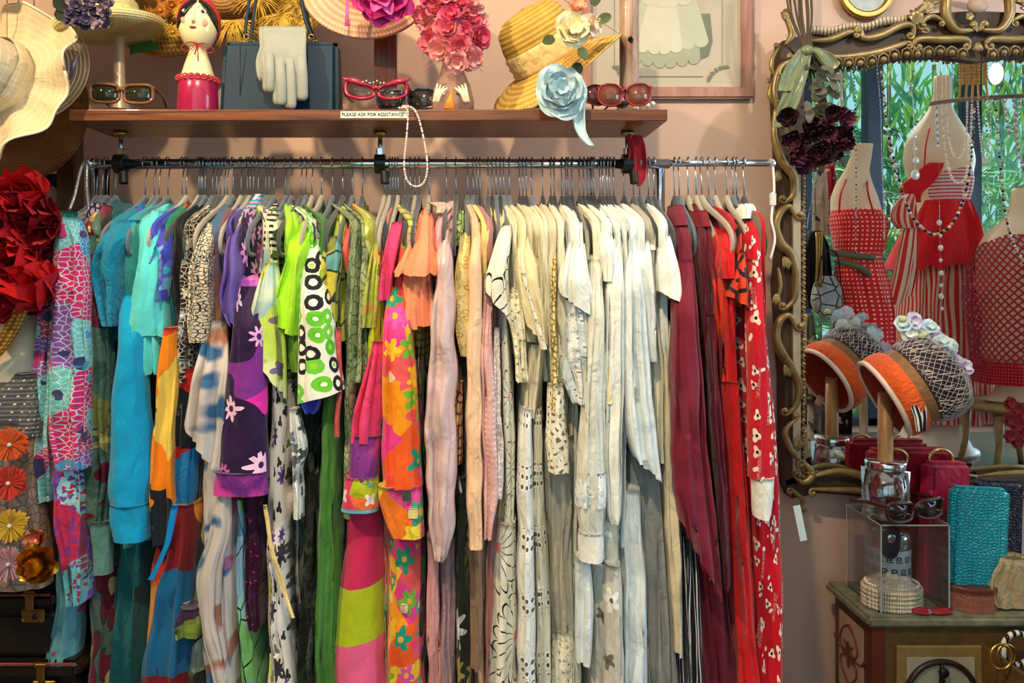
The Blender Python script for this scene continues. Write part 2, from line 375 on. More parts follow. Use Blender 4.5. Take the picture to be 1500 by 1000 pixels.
# ---------------------------------------------------------------- the room
def struct(name, mb, mat, **k): return tag(mb.build(name, mat, smooth=False, **k), kind='structure')
t = NT('wall_paint'); co = t.n('ShaderNodeTexCoord', out=None).outputs['Object']
nz = t.n('ShaderNodeTexNoise', {'Vector': co, 'Scale': 3.0, 'Detail': 6.0}); nf = t.n('ShaderNodeTexNoise', {'Vector': co, 'Scale': 120.0, 'Detail': 2.0})
wallm = finish(t, t.mix(nz, lin((196, 160, 142)), lin((206, 174, 158))), .6, bump=nf, bstr=.08)
floorm = wood('floor_boards', (90, 60, 40), (130, 92, 62)); ceilm = M('ceiling_white', (225, 218, 208), .9)
YW = .35; XL, XR, YF, H = -2.2, 4.6, -2.7, 3.2
struct('wall_back', MB().box((XL-.1, YW, 0), (XR+.1, YW+.1, H)), wallm)
struct('wall_left', MB().box((XL-.1, YF, 0), (XL, YW, H)), wallm)
fb = []
struct('floor', MB().box((XL-.1, YF-.1, -.1), (XR+.1, YW+.1, 0)), floorm)
struct('ceiling', MB().box((XL-.1, YF-.1, H), (XR+.1, YW+.1, H+.1)), ceilm)
struct('baseboard_back', MB().box((XL, YW-.02, 0), (XR, YW, .12)), ceilm)
mb = MB(); mb.box((XR, YF, 0), (XR+.1, YW, .7)); mb.box((XR, YF, 2.7), (XR+.1, YW, H)); mb.box((XR, -.3, .7), (XR+.1, YW, 2.7)); mb.box((XR, YF, .7), (XR+.1, -2.2, 2.7))
struct('wall_right', mb, wallm)
mb = MB(); mb.box((XL-.1, YF-.1, 0), (XR+.1, YF, .35)); mb.box((XL-.1, YF-.1, 3.05), (XR+.1, YF, H)); mb.box((XL-.1, YF-.1, .35), (-1.3, YF, 3.05)); mb.box((1.75, YF-.1, .35), (2.25, YF, 3.05)); mb.box((4.4, YF-.1, .35), (XR+.1, YF, 3.05))
struct('wall_front', mb, wallm)
darkfr = M('dark_blue_window_frame', (28, 48, 66), .4)
glass = clearm('window_glass', (240, 250, 250))
def window(n, x0, x1, mull):
    mb = MB(); w_ = .10
    for x in [x0, x1-w_]+mull: mb.box((x, YF-.08, .35), (x+w_, YF+.02, 3.05))
    for z in (.35, 3.0): mb.box((x0, YF-.08, z), (x1, YF+.02, z+.05))
    o = struct('window_%d' % n, mb, darkfr)
    xs = [x0]+mull+[x1]
    for a, b in zip(xs[:-1], xs[1:]): MB().box((a+.03, YF-.04, .38), (b, YF-.034, 3.02)).build('pane', glass, o, False)
window(1, 2.25, 4.4, [2.74, 3.42, 4.0]); window(2, -1.3, 1.75, [.2])  # the second window is unseen, made up to go with the front fill
# plants outside the window, reflected in the mirror
leafm = [M('leaf_bright', (120, 190, 70), .5, var=.5, nscale=5), M('leaf_teal', (70, 150, 120), .5, var=.4, nscale=5), M('leaf_yellow', (190, 215, 90), .5, var=.4, nscale=5)]
stemm = M('plant_stem', (110, 95, 60), .8)
def palm(x, y, h, nf, mat, seed, label):
    rnd = random.Random(seed); e = empty('palm_shrub', (x, y, 0), label, 'plant', 'palm shrubs outside the window')
    MB().tube([(x, y, 0), (x+.05, y, h*.5), (x, y+.03, h)], [.05, .04, .03], 8).build('trunk', stemm, e)
    mb = MB()
    for k in range(nf):
        a = rnd.random()*6.28; el = rnd.uniform(-.2, 1.2); L = rnd.uniform(.5, .95); z0 = h*rnd.uniform(.35, 1.05); p = Vector((x, y, z0)); pts = []
        for i in range(9):
            u = i/8; pts.append(p+Vector((math.cos(a)*L*u*math.cos(el), math.sin(a)*L*u*math.cos(el), L*(u*math.sin(el)-.5*u*u))))
        mb.tube(pts, .004, 4)
        for i in range(1, 9):
            t_ = (pts[i]-pts[i-1]).normalized(); sd = t_.cross(Vector((0, 0, 1))).normalized()
            for sg in (-1, 1):
                for f in (0, .5):
                    b = pts[i-1].lerp(pts[i], f); tip = b+(sd*sg+t_*.7)*rnd.uniform(.12, .2)+Vector((0, 0, -.06)); m = (b+tip)/2
                    wv = t_*.014; mb.add([b, m+wv, tip, m-wv], [(0, 1, 2, 3)])
    tag(mb.build('fronds', mat, e), kind='stuff')
for i, (x, y, h, nf) in enumerate([(2.6, -3.7, 2.0, 26), (3.2, -4.0, 2.4, 30), (3.9, -3.7, 1.7, 28), (4.6, -4.4, 2.3, 28), (3.0, -4.9, 2.7, 30), (2.2, -4.6, 2.2, 24), (5.4, -4.9, 2.3, 26), (4.0, -5.5, 2.9, 30)]):
    palm(x, y, h, nf, leafm[i % 3], i, ['second', 'fourth', 'fifth', 'seventh', 'third', 'leftmost', 'rightmost', 'sixth'][i]+' palm from the left outside the window reflected in the mirror')
struct('ground_outside', MB().box((-6, -9, -.12), (9, YF-.1, -.02)), M('lawn', (90, 130, 80), .9))
light('garden_sun', 'SUN', (3, -6, 6), (3, -4, 0), 3.5, (1, .97, .85), angle=.03).rotation_euler = (.5, .35, 0)
e = empty('hedge', (3.6, -6.2, 0), 'tall dense bamboo hedge closing the garden outside the window', 'hedge')
rnd = random.Random(77)
for q, mt in enumerate(leafm):
    mb = MB()
    for k in range(1700):
        p = Vector((rnd.uniform(.8, 7.5), -5.9+rnd.uniform(-.5, .3), rnd.uniform(0, 3.9))); a = rnd.uniform(-2.4, -.7)+PI*(rnd.random() < .25); L = rnd.uniform(.18, .42); t_ = Vector((math.cos(a), rnd.uniform(-.4, .4), math.sin(a))); w_ = Vector((-t_.z, 0, t_.x))*.022
        mb.add([p, p+t_*L*.5+w_, p+t_*L, p+t_*L*.5-w_], [(0, 1, 2, 3)])
    tag(mb.build('foliage', mt, e), kind='stuff')
for k in range(26): MB().tube([(.9+k*.26, -6.1, 0), (.92+k*.26, -6.1, 3.8)], .025, 6).build('cane', stemm, e)
# ---------------------------------------------------------------- shelf and rack
RZ = ZC+160*D0/F; SZ = 1.771
shelfw = wood('shelf_walnut', (66, 30, 15), (136, 76, 38), (2, 40, 40), .35)
sh = empty('display_shelf', (P(540, 170, 1.78).x, 0, SZ-.026), 'long brown walnut plank shelf clamped above the clothes rail', 'shelf')
x0, x1 = P(101, 0, 1.67).x, P(978, 0, 1.67).x; yb = 1.88-D0; yf = 1.67-D0
MB().box((x0, yf, SZ-.026), (x1, yb, SZ)).build('plank', shelfw, sh, False, bevel=.002)
lab = MB().box((P(499, 0, 1.67).x, yf-.0012, P(0, 173, 1.67).z), (P(597, 0, 1.67).x, yf, P(0, 163, 1.67).z)).build('label_strip', M('label_white', (238, 234, 224), .5), sh, False)
writing('lettering', 'PLEASE ASK FOR ASSISTANCE', .0112, Matrix.Translation((P(546, 0, 1.67).x, yf-.0018, P(0, 168, 1.67).z)) @ Matrix.Rotation(PI/2, 4, 'X') @ Matrix.Scale(.95, 4, (1, 0, 0)), M('ink_black', (25, 25, 25), .6), lab)
for px in (177, 557, 919):
    x = P(px, 0, D0).x
    b = MB().tube([(x, 0, RZ+.01), (x, 0, SZ-.026)], .0055, 10).build('bracket_rod', steel, sh)
    MB().tube([(x, 0, SZ-.036), (x, 0, SZ-.026)], .016, 16).build('washer', brass, sh)
    MB().tube([(x, 0, RZ+.02), (x, 0, RZ+.037)], .011, 6).build('nut', chrome, sh, False)
    c = MB().tube([(x-.013, 0, RZ), (x+.013, 0, RZ)], .024, 18).build('clamp', blackp, sh, False, bevel=.002)
    MB().tube([(x+.012, -.012, RZ-.02), (x+.014, -.016, RZ-.05)], .011, 10).build('clamp_knob', blackp, sh, False, bevel=.002)
rk = empty('clothes_rack', (0, 0, 0), 'chrome tube clothes rack packed with garments below the walnut shelf', 'clothes rack')
xa, xb, xe = P(136, 0, D0).x, P(968, 0, D0).x, P(1128, 0, D0).x
MB().tube([(xa, 0, RZ), (xb+.02, 0, RZ)], .0125, 20).build('rail', chrome, rk)
MB().tube([(xb, 0, RZ+.002), (xe, 0, RZ+.002)], .0085, 16).build('extension_rail', chrome, rk)
for x in (xa, xb):
    MB().tube([(x, .01, .06), (x, .01, RZ-.01)], .0125, 16).build('post', chrome, rk)
    MB().tube([(x, -.28, .05), (x, .28, .05)], .0125, 14).build('foot', chrome, rk)
MB().tube([(xa+.025, .02, .05), (xa+.025, .02, RZ-.008)], .0095, 14).build('post', chrome, rk)
MB().tube([(xa, .01, .12), (xb, .01, .12)], .011, 14).build('lower_bar', chrome, rk)
MB().ball((xa-.004, 0, RZ), (.012, .017, .017), 14, 8).build('end_cap', chrome, rk); MB().ball((xe+.003, 0, RZ+.002), .011, 14, 8).build('end_cap', M('end_cap_clear', (230, 235, 240), .1, trans=.8), rk)
# ---------------------------------------------------------------- hangers
def hanger_meshes():
    mb = MB()
    pts = arc((0, 0, 0), .0165, -.5, PI+.15, 12, 'yz')
    pts = [p+Vector((0, 0, 0)) for p in pts][::-1]
    # hook: opens to the back, shank drops to the neck
    pts = [Vector((0, .0165*math.cos(a), .0165*math.sin(a))) for a in [PI+.5-i*(PI+.9)/13 for i in range(14)]]
    pts += [Vector((0, .006, -.025)), Vector((0, 0, -.045)), Vector((0, 0, -.085))]
    mb.tube(pts, .0017, 6); hk = bpy.data.meshes.new('hook'); hk.from_pydata(mb.v, [], mb.f); hk.materials.append(steel); hk.polygons.foreach_set('use_smooth', [True]*len(hk.polygons))
    out = []
    for mt in velvet:
        mb = MB(); half = [(0, -.082, .0085), (.012, -.092, .0105), (.03, -.104, .011), (.06, -.117, .0095), (.1, -.131, .0085), (.15, -.150, .008), (.19, -.170, .0078), (.208, -.188, .0075), (.211, -.207, .007), (.203, -.222, .006), (.18, -.226, .005), (.1, -.226, .0045), (0, -.226, .0045)]
        for sg in (-1, 1):
            p = spline([(0, sg*a, b) for a, b, c in half], 3); rr = np.interp(np.linspace(0, 12, len(p)), range(13), [c for a, b, c in half])
            mb.tube(p, list(rr), 8, flat=1.0)
        for v in range(len(mb.v)): a = mb.v[v]; mb.v[v] = (a[0]*.62, a[1], a[2])
        me = bpy.data.meshes.new('frame'); me.from_pydata(mb.v, [], mb.f); me.materials.append(mt); me.polygons.foreach_set('use_smooth', [True]*len(me.polygons)); out.append(me)
    return hk, out
HK, HF = hanger_meshes()
HN = ['slate grey', 'charcoal', 'beige', 'black']
def hanger(h, col, short, yaw=0, small=1):
    p = P(h, 0, D0); e = empty('clothes_hanger', (p.x, 0, RZ), '%s hanger carrying the %s' % (HN[col], short), 'hanger', 'velvet hangers on the rail')
    e.rotation_euler.z = yaw
    for n, m in (('hook', HK), ('frame', HF[col])):
        o = bpy.data.objects.new(n, m); COL.objects.link(o); o.parent = e
    e.scale = (1, small, 1) if small != 1 else (1, 1, 1)
    return e
# ---------------------------------------------------------------- garments
BIG = (213, 246, 273, 296, 333, 366, 401, 441, 471, 502, 571, 614, 654, 668, 1028)
GS = []                                                   # (hook px, short name) of every named garment, for the labels of those between them
def G(h, name, short, label, cat, parts, hc=0, small=None):
    if small is None: small = 1 if h in BIG else (.84 if h < 985 else .62)
    p = P(h, 0, D0); e = empty(name, (p.x, 0, RZ-.09), label, cat)
    hanger(h, hc, short, small=small); GS.append((h, short)); out = []
    for i, q in enumerate(parts):
        k = dict(q[3]) if len(q) > 3 else {}
        out.append(cloth(q[0], q[2], k.pop('d', 1.6), q[1], e, seed=k.pop('seed', int(h)+i*13), **k))
    return e, out
def shoulder(h, l, r, y=318, top=303, **k):                  # first rows of a body: from the neck on the rail to the near end of the hanger
    hn = h
    return [(hn-6, hn+6, top-5, 1.775), (hn-7, hn+8, top-1, 1.72), (l, r, y-1, 1.635), (l, r, y+14, 1.6)]
B = dict(body=True, folds=3, amp=.012)
# --- fabrics
coral = FB('print_coral_aqua', (110, 190, 195), ('cells', 11, [(100, 185, 190), (208, 40, 110), (50, 140, 200), (110, 190, 195), (150, 80, 170), (200, 60, 90), (105, 190, 190)], 1, .6), ('edge', 95, .07, (190, 215, 220), 2), ('blob', 22, .62, [(70, 150, 190), (190, 60, 120), (60, 60, 110)], 5), rough=.75)
coral2 = FB('print_aqua_dots', (130, 200, 205), ('cells', 10, [(150, 205, 215), (120, 90, 190), (110, 190, 195), (190, 40, 90)], 4, .5), ('flower', 75, 3, .5, [(180, 30, 80), (120, 60, 160)], None, .8, 3), rough=.75)
greensatin = FB('print_green_satin', (75, 105, 95), ('blob', 9, .5, [(120, 120, 70), (95, 30, 45), (60, 90, 80)], 2), ('flower', 12, 5, .4, [(150, 140, 90), (120, 30, 50)], (210, 190, 120), .5, 5, (40, 60, 50)), rough=.35, sheen=0)
tealcuff = FB('satin_teal_grey', (88, 132, 130), rough=.35)
crimfl = FB('print_crimson_leaf', (85, 105, 98), ('flower', 7, 4, .62, [(110, 25, 45), (120, 30, 50)], (200, 170, 110), .75, 3, (40, 60, 55)), rough=.6)
denim = FB('turquoise_denim', (16, 122, 158), rough=.9, wr=60)
seag = FB('sheer_sea_green', (60, 150, 150), rough=.8); aqua = FB('light_aqua_crepe', (90, 208, 212), rough=.8, bstr=.25)
blue = FB('bright_blue_jersey', (0, 148, 200), rough=.85, bstr=.5, wr=16); teal = FB('deep_teal', (16, 92, 100), rough=.8)
bluefl = FB('print_blue_floral', (60, 70, 190), ('flower', 14, 5, .5, [(90, 110, 220), (50, 40, 150), (120, 170, 230)], (60, 200, 220), .8, 2), rough=.5)
bold = FB('print_bold_patches', (20, 25, 35), ('cells', 8.5, [(235, 130, 10), (190, 195, 50), (20, 25, 38), (220, 60, 25), (20, 90, 130), (235, 200, 90), (235, 130, 15), (10, 110, 110)], 9, 1.2), rough=.5, bstr=.2)
bold2 = FB('print_flame_scarf', (15, 18, 26), ('cells', 7, [(15, 18, 26), (235, 60, 20), (240, 150, 30), (235, 215, 130), (10, 20, 40), (20, 100, 150), (15, 18, 26), (120, 20, 30)], 3, 1.6), rough=.45, bstr=.2)
greenred = FB('print_green_red', (10, 120, 85), ('cells', 6, [(10, 120, 85), (230, 60, 30), (10, 115, 120)], 2, .8), rough=.6)
bwlace = FB('print_black_white_scroll', (222, 208, 190), ('edge', 130, .10, (34, 30, 30), 1), ('blob', 14, .63, [(25, 22, 25)], 2), rough=.8)
bwlace2 = FB('print_black_white_flowers', (30, 28, 32), ('flower', 30, 6, .5, [(225, 215, 195), (150, 140, 110), (110, 130, 170)], (240, 230, 200), .75, 2), ('edge', 100, .07, (200, 190, 170), 5), rough=.8)
chiffon = FB('chiffon_pastel_spots', (212, 200, 196), ('blob', 13, .57, [(70, 120, 165), (200, 120, 165), (170, 110, 90), (50, 100, 150)], 3, .03), rough=.6, alpha=.86, bstr=.15)
chiffm = FB('chiffon_mauve', (125, 80, 88), ('blob', 7, .5, [(90, 100, 140), (60, 100, 140), (170, 120, 100)], 1, .1), rough=.6, bstr=.2)
purple = FB('purple_crepe', (100, 78, 165), rough=.7, bstr=.3)
darkp = FB('print_purple_magenta', (38, 12, 62), ('blob', 7, .56, [(170, 80, 190), (226, 40, 170), (120, 40, 140)], 3), ('flower', 17, 8, .55, [(235, 170, 230), (220, 110, 190), (250, 200, 235)], (60, 30, 100), .5, 5), rough=.6, bstr=.3)
cuffp = FB('print_purple_cuff', (105, 35, 125), ('blob', 14, .55, [(210, 60, 160), (160, 60, 100)], 2, .05), rough=.6)
mint = FB('print_mint_leaf', (150, 205, 190), ('cells', 7, [(130, 200, 120), (140, 180, 215), (160, 215, 200), (190, 205, 225)], 4, .8), ('edge', 9, .02, (20, 40, 40), 1), rough=.6)
plum = FB('plum_sequin', (55, 8, 50), ('blob', 90, .66, [(190, 40, 90)], 1), rough=.5)
whfl = FB('print_white_garden', (225, 215, 210), ('flower', 16, 9, .5, [(100, 60, 140), (200, 210, 90), (50, 45, 55), (100, 60, 150)], (70, 40, 90), .5, 1), ('flower', 32, 3, .45, [(40, 45, 50), (90, 110, 70), (40, 40, 50)], None, .45, 2), rough=.6, bstr=.25)
ylfl = FB('print_pale_yellow_garden', (225, 225, 185), ('blob', 8, .54, [(190, 215, 90), (150, 185, 200)], 2, .08), ('flower', 20, 4, .5, [(60, 75, 45), (120, 100, 150), (190, 200, 80)], None, .5, 2), rough=.6, bstr=.25)
lime = FB('lime_crepe', (166, 226, 40), rough=.75, bstr=.25)
ringf = FB('print_black_green_rings', (235, 235, 222), ('ring', 26, 0, .40, [(80, 190, 30), (235, 235, 222), (90, 200, 40), (130, 205, 60), (235, 235, 222)], 3), ('ring', 26, .20, .44, [(110, 200, 50), (26, 26, 32), (70, 180, 30), (110, 200, 60), (26, 26, 34)], 3), ('ring', 26, 0, .13, [(240, 245, 220), (150, 215, 50), (240, 245, 220)], 3), rough=.75, bstr=.25)
darkring = FB('print_dark_green_rings', (18, 26, 18), ('ring', 17, .18, .40, [(28, 60, 26), (30, 30, 30), (70, 74, 60)], 5), rough=.8)
bottle = FB('bottle_green_crepe', (72, 128, 52), rough=.7, bstr=.3)
hawaii = FB('print_patchwork_teal', (70, 140, 140), ('cells', 22, [(90, 150, 150), (190, 180, 60), (40, 100, 110), (150, 150, 70), (100, 170, 170)], 3), ('edge', 22, .05, (30, 50, 50), 3), rough=.6)
sage = FB('print_sage_paisley', (150, 168, 122), ('flower', 30, 5, .5, [(90, 105, 60), (110, 120, 80), (180, 190, 150)], (200, 190, 130), .6, 6), ('edge', 40, .06, (80, 95, 60), 2), rough=.7)
yelg = FB('print_yellow_lime', (215, 215, 80), ('edge', 12, .04, (90, 110, 40), 1), rough=.7)
olives = FB('satin_olive_print', (175, 180, 70), ('blob', 16, .53, [(110, 110, 40), (230, 220, 140), (200, 150, 70)], 2), rough=.35)
pinkm = FB('pink_linen', (232, 64, 120), rough=.8); limel = FB('lime_linen', (172, 188, 22), rough=.8); purpm = FB('purple_linen', (130, 50, 140), ('blob', 9, .55, [(190, 60, 130)], 2, .1), rough=.7)
cuffpat = FB('print_diamond_cuff', (230, 60, 100), ('cells', 17, [(230, 60, 100), (180, 190, 30), (235, 110, 60), (225, 60, 110)], 3), ('flower', 15, 4, .35, [(250, 230, 240)], None, .7, 3), rough=.7)
skyt = M('sky_blue_trim', (100, 180, 210), .7)
psy = FB('print_psychedelic', (232, 84, 84), ('blob', 11, .47, [(245, 150, 20), (235, 190, 40), (240, 90, 30), (230, 60, 140)], 3), ('flower', 18, 5, .55, [(30, 150, 120), (240, 190, 40), (110, 175, 50), (220, 80, 170), (40, 155, 130)], (235, 170, 60), .62, 4), ('ring', 9, .0, .10, [(235, 215, 170), (240, 60, 110)], 8), rough=.7, bstr=.3)
psy2 = FB('print_psychedelic_yellow', (240, 210, 60), ('blob', 9, .50, [(240, 120, 30), (235, 80, 150), (40, 150, 130), (240, 230, 120)], 3), ('flower', 12, 5, .5, [(250, 225, 130), (60, 160, 120), (235, 90, 140)], (245, 170, 50), .6, 2), rough=.7)
peach = FB('peach_crepe', (252, 150, 112), rough=.8, bstr=.2); satinp = FB('lilac_pink_satin', (216, 184, 184), rough=.28, bstr=.8, wr=14, sheen=0, spec=.6)
pinkw = FB('pink_knit', (242, 178, 190), rough=.8); broc = FB('gold_brocade', (222, 200, 130), ('ring', 70, .25, .38, [(180, 140, 70), (235, 215, 160)], 3), rough=.5)
peachl = FB('pale_peach_wool', (240, 196, 160), rough=.85); pinkdot = FB('pink_dotted_chiffon', (226, 172, 168), ('dots', 85, .2, (245, 215, 210)), rough=.7)
rosed = FB('dusty_rose', (190, 128, 122), rough=.8); mauve = FB('mauve_crepe', (168, 130, 138), rough=.75)
daisy = FB('print_daisy_outline', (240, 236, 222), ('burst', 7, 15, .46, (22, 22, 26), 3, (240, 120, 140)), rough=.7, bstr=.2)
daisy2 = FB('print_daisy_large', (238, 234, 220), ('burst', 5, 17, .5, (22, 22, 26), 5, (240, 120, 140)), rough=.7, bstr=.2)
darkflo = FB('print_white_olive_flowers', (30, 40, 32), ('flower', 8, 9, .5, [(225, 220, 215), (170, 150, 60), (20, 70, 50)], None, .8, 3), rough=.7)
bronze = FB('bronze_wool', (140, 108, 84), rough=.8)
W = {}
for n, c in (('cream', (236, 220, 178)), ('ivory', (232, 224, 200)), ('white', (234, 234, 230)), ('cool', (222, 230, 236)), ('ecru', (214, 200, 172)), ('stone', (176, 168, 154)), ('grey', (150, 148, 144)), ('butter', (240, 214, 140))):
    W[n] = FB(n+'_cotton', c, rough=.85, bstr=.45)
eyelet = FB('white_eyelet', (232, 232, 228), ('dots', 46, .40, (246, 246, 244), 7.5), ('dots', 46, .22, (92, 84, 76), 7.5), rough=.85)
eyelet2 = FB('cream_eyelet', (216, 206, 184), ('dots', 46, .40, (240, 234, 214), 7.5), ('dots', 46, .22, (82, 72, 62), 7.5), rough=.85)
lace = FB('cream_lace', (240, 232, 208), ('flower', 70, 5, .5, [(190, 172, 130), (200, 184, 150)], (120, 100, 70), .7, 3), ('edge', 60, .08, (250, 244, 226), 2), rough=.9)
crochet = FB('crochet_net', (120, 104, 84), ('edge', 62, .30, (236, 228, 208), 2), rough=.9, bstr=1)
lacew = FB('white_lace', (222, 226, 230), ('flower', 55, 6, .5, [(190, 194, 198), (240, 242, 244)], (130, 134, 138), .8, 3), rough=.9, bstr=1)
embro = FB('embroidered_white', (206, 202, 192), ('flower', 13, 5, .34, [(240, 240, 236), (120, 112, 104)], (90, 84, 76), .45, 3), rough=.85)
sheerw = FB('sheer_white', (228, 226, 214), rough=.7, alpha=.92)
marn = FB('maroon_crepe', (118, 24, 48), rough=.75, bstr=.3); marn2 = FB('wine_crepe', (92, 10, 36), rough=.8); dred = FB('dark_red_knit', (120, 8, 26), rough=.85)
orred = FB('orange_red_jersey', (224, 50, 24), rough=.75); red = FB('red_knit', (205, 22, 28), rough=.8); redblk = FB('print_red_black', (220, 60, 30), ('edge', 22, .10, (30, 12, 12), 3), ('blob', 14, .6, [(30, 10, 12)], 1), rough=.7)
pj = FB('red_printed_flannel', (196, 10, 34), ('flower', 21, 3, .36, [(240, 228, 220), (240, 228, 220), (236, 200, 190)], (30, 12, 20), .7, 3), ('flower', 34, 2, .30, [(240, 228, 220), (196, 10, 34), (240, 228, 220)], None, .35, 11), rough=.8, bstr=.25)
navst = FB('navy_white_stripe', (22, 22, 40), ('stripe', 0, 85, .22, (225, 222, 225)), rough=.8)
brst = FB('black_white_bars', (22, 20, 24), ('stripe', 1, 60, .25, (210, 205, 205)), rough=.8)
blackf = FB('black_fabric', (20, 20, 24), rough=.85)
# --- left end
def ruff(h, l, r, y0, y1, **k): return [(l, r, y0), (l-2, r+2, (y0+y1)/2), (l-4, r+4, y1)]
G(150, 'green_blouse', 'green satin print blouse', 'olive and teal satin print blouse with crimson blotches and buttoned grey-teal cuff', 'blouse', [
 ('bodice', greensatin, shoulder(150, 112, 158)+[(112, 160, 380), (114, 160, 600), (118, 162, 800), (120, 162, 840)], dict(B, d=1.62)),
 ('sleeve', greensatin, [(118, 150, 345), (112, 156, 380), (116, 157, 560), (120, 156, 720), (126, 150, 768)], dict(d=1.585, dep=.05)),
 ('cuff', tealcuff, [(124, 154, 766), (128, 157, 800), (131, 159, 843)], dict(d=1.58, dep=.04, folds=1, amp=.002)),
 ('skirt', crimfl, [(118, 166, 820), (119, 166, 1000), (118, 168, 1120)], dict(B, d=1.63))])
e, o = G(142, 'coral_print_blouse', 'coral and aqua print blouse', 'long puff-sleeved chiffon blouse in pink, aqua and blue coral print at left rack end', 'blouse', [
 ('bodice', coral, [(100, 112, 318, 1.75), (80, 118, 340, 1.62), (64, 124, 420), (62, 124, 650), (70, 122, 690)], dict(B, d=1.6)),
 ('sleeve', coral, [(76, 104, 318), (70, 116, 350), (66, 119, 450), (66, 120, 560), (64, 120, 640), (76, 116, 690)], dict(d=1.53, dep=.07, folds=2.5)),
 ('far_sleeve', coral, [(60, 78, 350), (54, 80, 440), (44, 76, 560), (39, 72, 640), (42, 72, 700), (52, 70, 735)], dict(d=1.57, dep=.05)),
 ('skirt', coral2, [(66, 116, 685), (72, 119, 720), (80, 119, 790), (92, 119, 860), (95, 118, 888)], dict(d=1.56, dep=.09)),
 ('pleated_hem', FB('aqua_pleats', (90, 150, 165), ('blob', 14, .6, [(170, 40, 100), (100, 60, 160)], 2), rough=.6), [(78, 108, 780), (78, 108, 880), (64, 104, 945), (60, 104, 974)], dict(d=1.6, dep=.08, folds=7, amp=.004))])
G(157, 'green_jacket', 'sea green jacket', 'sea green jacket peeking out beside the red tulle at left rack end', 'jacket', [
 ('sleeve', FB('sea_green_wool', (10, 110, 95), rough=.8), [(84, 98, 308, 1.6), (74, 96, 330), (58, 84, 385), (56, 74, 392)], dict(d=1.6, dep=.05)), ('bodice', teal, [(98, 112, 310, 1.76), (92, 118, 340, 1.66), (92, 118, 700)], dict(B, d=1.66))])
G(169, 'velvet_coat', 'teal coat with maroon collar', 'dark teal velvet coat with rolled maroon-edged collar, hung near left rack post', 'coat', [
 ('bodice', blackf, shoulder(169, 140, 160)+[(140, 166, 500), (140, 166, 1100)], dict(B, d=1.66)),
 ('collar', FB('teal_velvet', (10, 70, 80), rough=.5), [(160, 182, 294, 1.74), (152, 186, 306, 1.7), (148, 180, 330, 1.64)], dict(dep=.05, folds=1)),
 ('collar_edge', marn, [(148, 158, 300, 1.68), (145, 156, 315, 1.66), (146, 154, 332, 1.64)], dict(dep=.03, folds=1))])
G(213, 'denim_jacket', 'turquoise denim jacket', 'turquoise denim jacket with short turned sleeve, left of the aqua flutter top', 'jacket', [
 ('bodice', denim, shoulder(213, 152, 190)+[(150, 188, 420), (150, 178, 500)], dict(B, d=1.62)),
 ('sleeve', denim, [(168, 205, 322, 1.62), (144, 186, 348), (126, 172, 382), (136, 170, 430), (152, 167, 478)], dict(d=1.57, dep=.07, folds=1.5)),
 ('patch', bluefl, [(196, 214, 303, 1.72), (196, 212, 322, 1.66), (194, 208, 345, 1.62)], dict(dep=.03))])
G(226, 'sea_green_dress', 'sheer sea green dress', 'long sheer sea green dress behind the bright blue sweatshirt sleeve', 'dress', [
 ('bodice', seag, shoulder(226, 168, 215)+[(168, 214, 480), (160, 216, 800)], dict(B, d=1.63)),
 ('skirt', teal, [(160, 216, 740), (150, 210, 900), (144, 208, 1120)], dict(B, d=1.625, folds=5, amp=.01))])
G(233, 'blue_sweatshirt', 'bright blue sweatshirt', 'bright blue jersey sweatshirt with long sleeve and deep buttoned cuff', 'sweatshirt', [
 ('bodice', blue, shoulder(233, 176, 200)+[(172, 214, 420), (160, 212, 600)], dict(B, d=1.63)),
 ('sleeve', blue, [(172, 204, 430, 1.6), (162, 202, 500), (153, 208, 620), (147, 212, 710), (150, 210, 742)], dict(d=1.54, dep=.08, folds=1, amp=.004)),
 ('cuff', blue, [(152, 208, 742), (155, 208, 770), (160, 208, 796)], dict(d=1.537, dep=.07, folds=1, amp=.002))])
G(246, 'aqua_flutter_top', 'aqua flutter-sleeve top', 'light aqua crepe top with wide flutter sleeve and ruffled edge', 'top', [
 ('bodice', aqua, shoulder(246, 196, 226)+[(192, 232, 430), (196, 234, 520)], dict(B, d=1.62)),
 ('sleeve', aqua, [(214, 236, 308, 1.66), (204, 236, 335, 1.6), (190, 236, 400), (176, 234, 460), (168, 236, 496)], dict(d=1.56, dep=.09, folds=1.5, hem=.006)),
 ('ruffle', aqua, [(196, 228, 470), (196, 236, 505), (200, 238, 522), (204, 232, 546)], dict(d=1.58, dep=.07, folds=3, amp=.012, hem=.006))], hc=0)
G(267, 'blue_floral_blouse', 'blue violet floral blouse', 'blue violet floral blouse with small cap sleeve beside the aqua top', 'blouse', [
 ('bodice', bluefl, shoulder(267, 214, 240)+[(214, 240, 500)], dict(B, d=1.64)),
 ('sleeve', bluefl, [(236, 252, 330, 1.62), (224, 246, 360), (208, 242, 402), (214, 240, 425), (228, 238, 440)], dict(d=1.57, dep=.06, folds=1.5))], hc=0)
G(273, 'bold_print_dress', 'bold orange and lime print dress', 'slinky dress in bold orange, lime, red and black curved patches', 'dress', [
 ('bodice', greenred, shoulder(273, 238, 258)+[(236, 258, 400), (234, 258, 520)], dict(B, d=1.61)),
 ('sleeve', bold, [(238, 256, 480), (228, 254, 560), (218, 252, 640), (214, 250, 760), (222, 246, 800)], dict(d=1.56, dep=.06, folds=1)),
 ('skirt', bold2, [(216, 256, 780), (200, 262, 860), (192, 270, 940), (190, 270, 1120)], dict(B, d=1.6, folds=2)),
 ], hc=2)
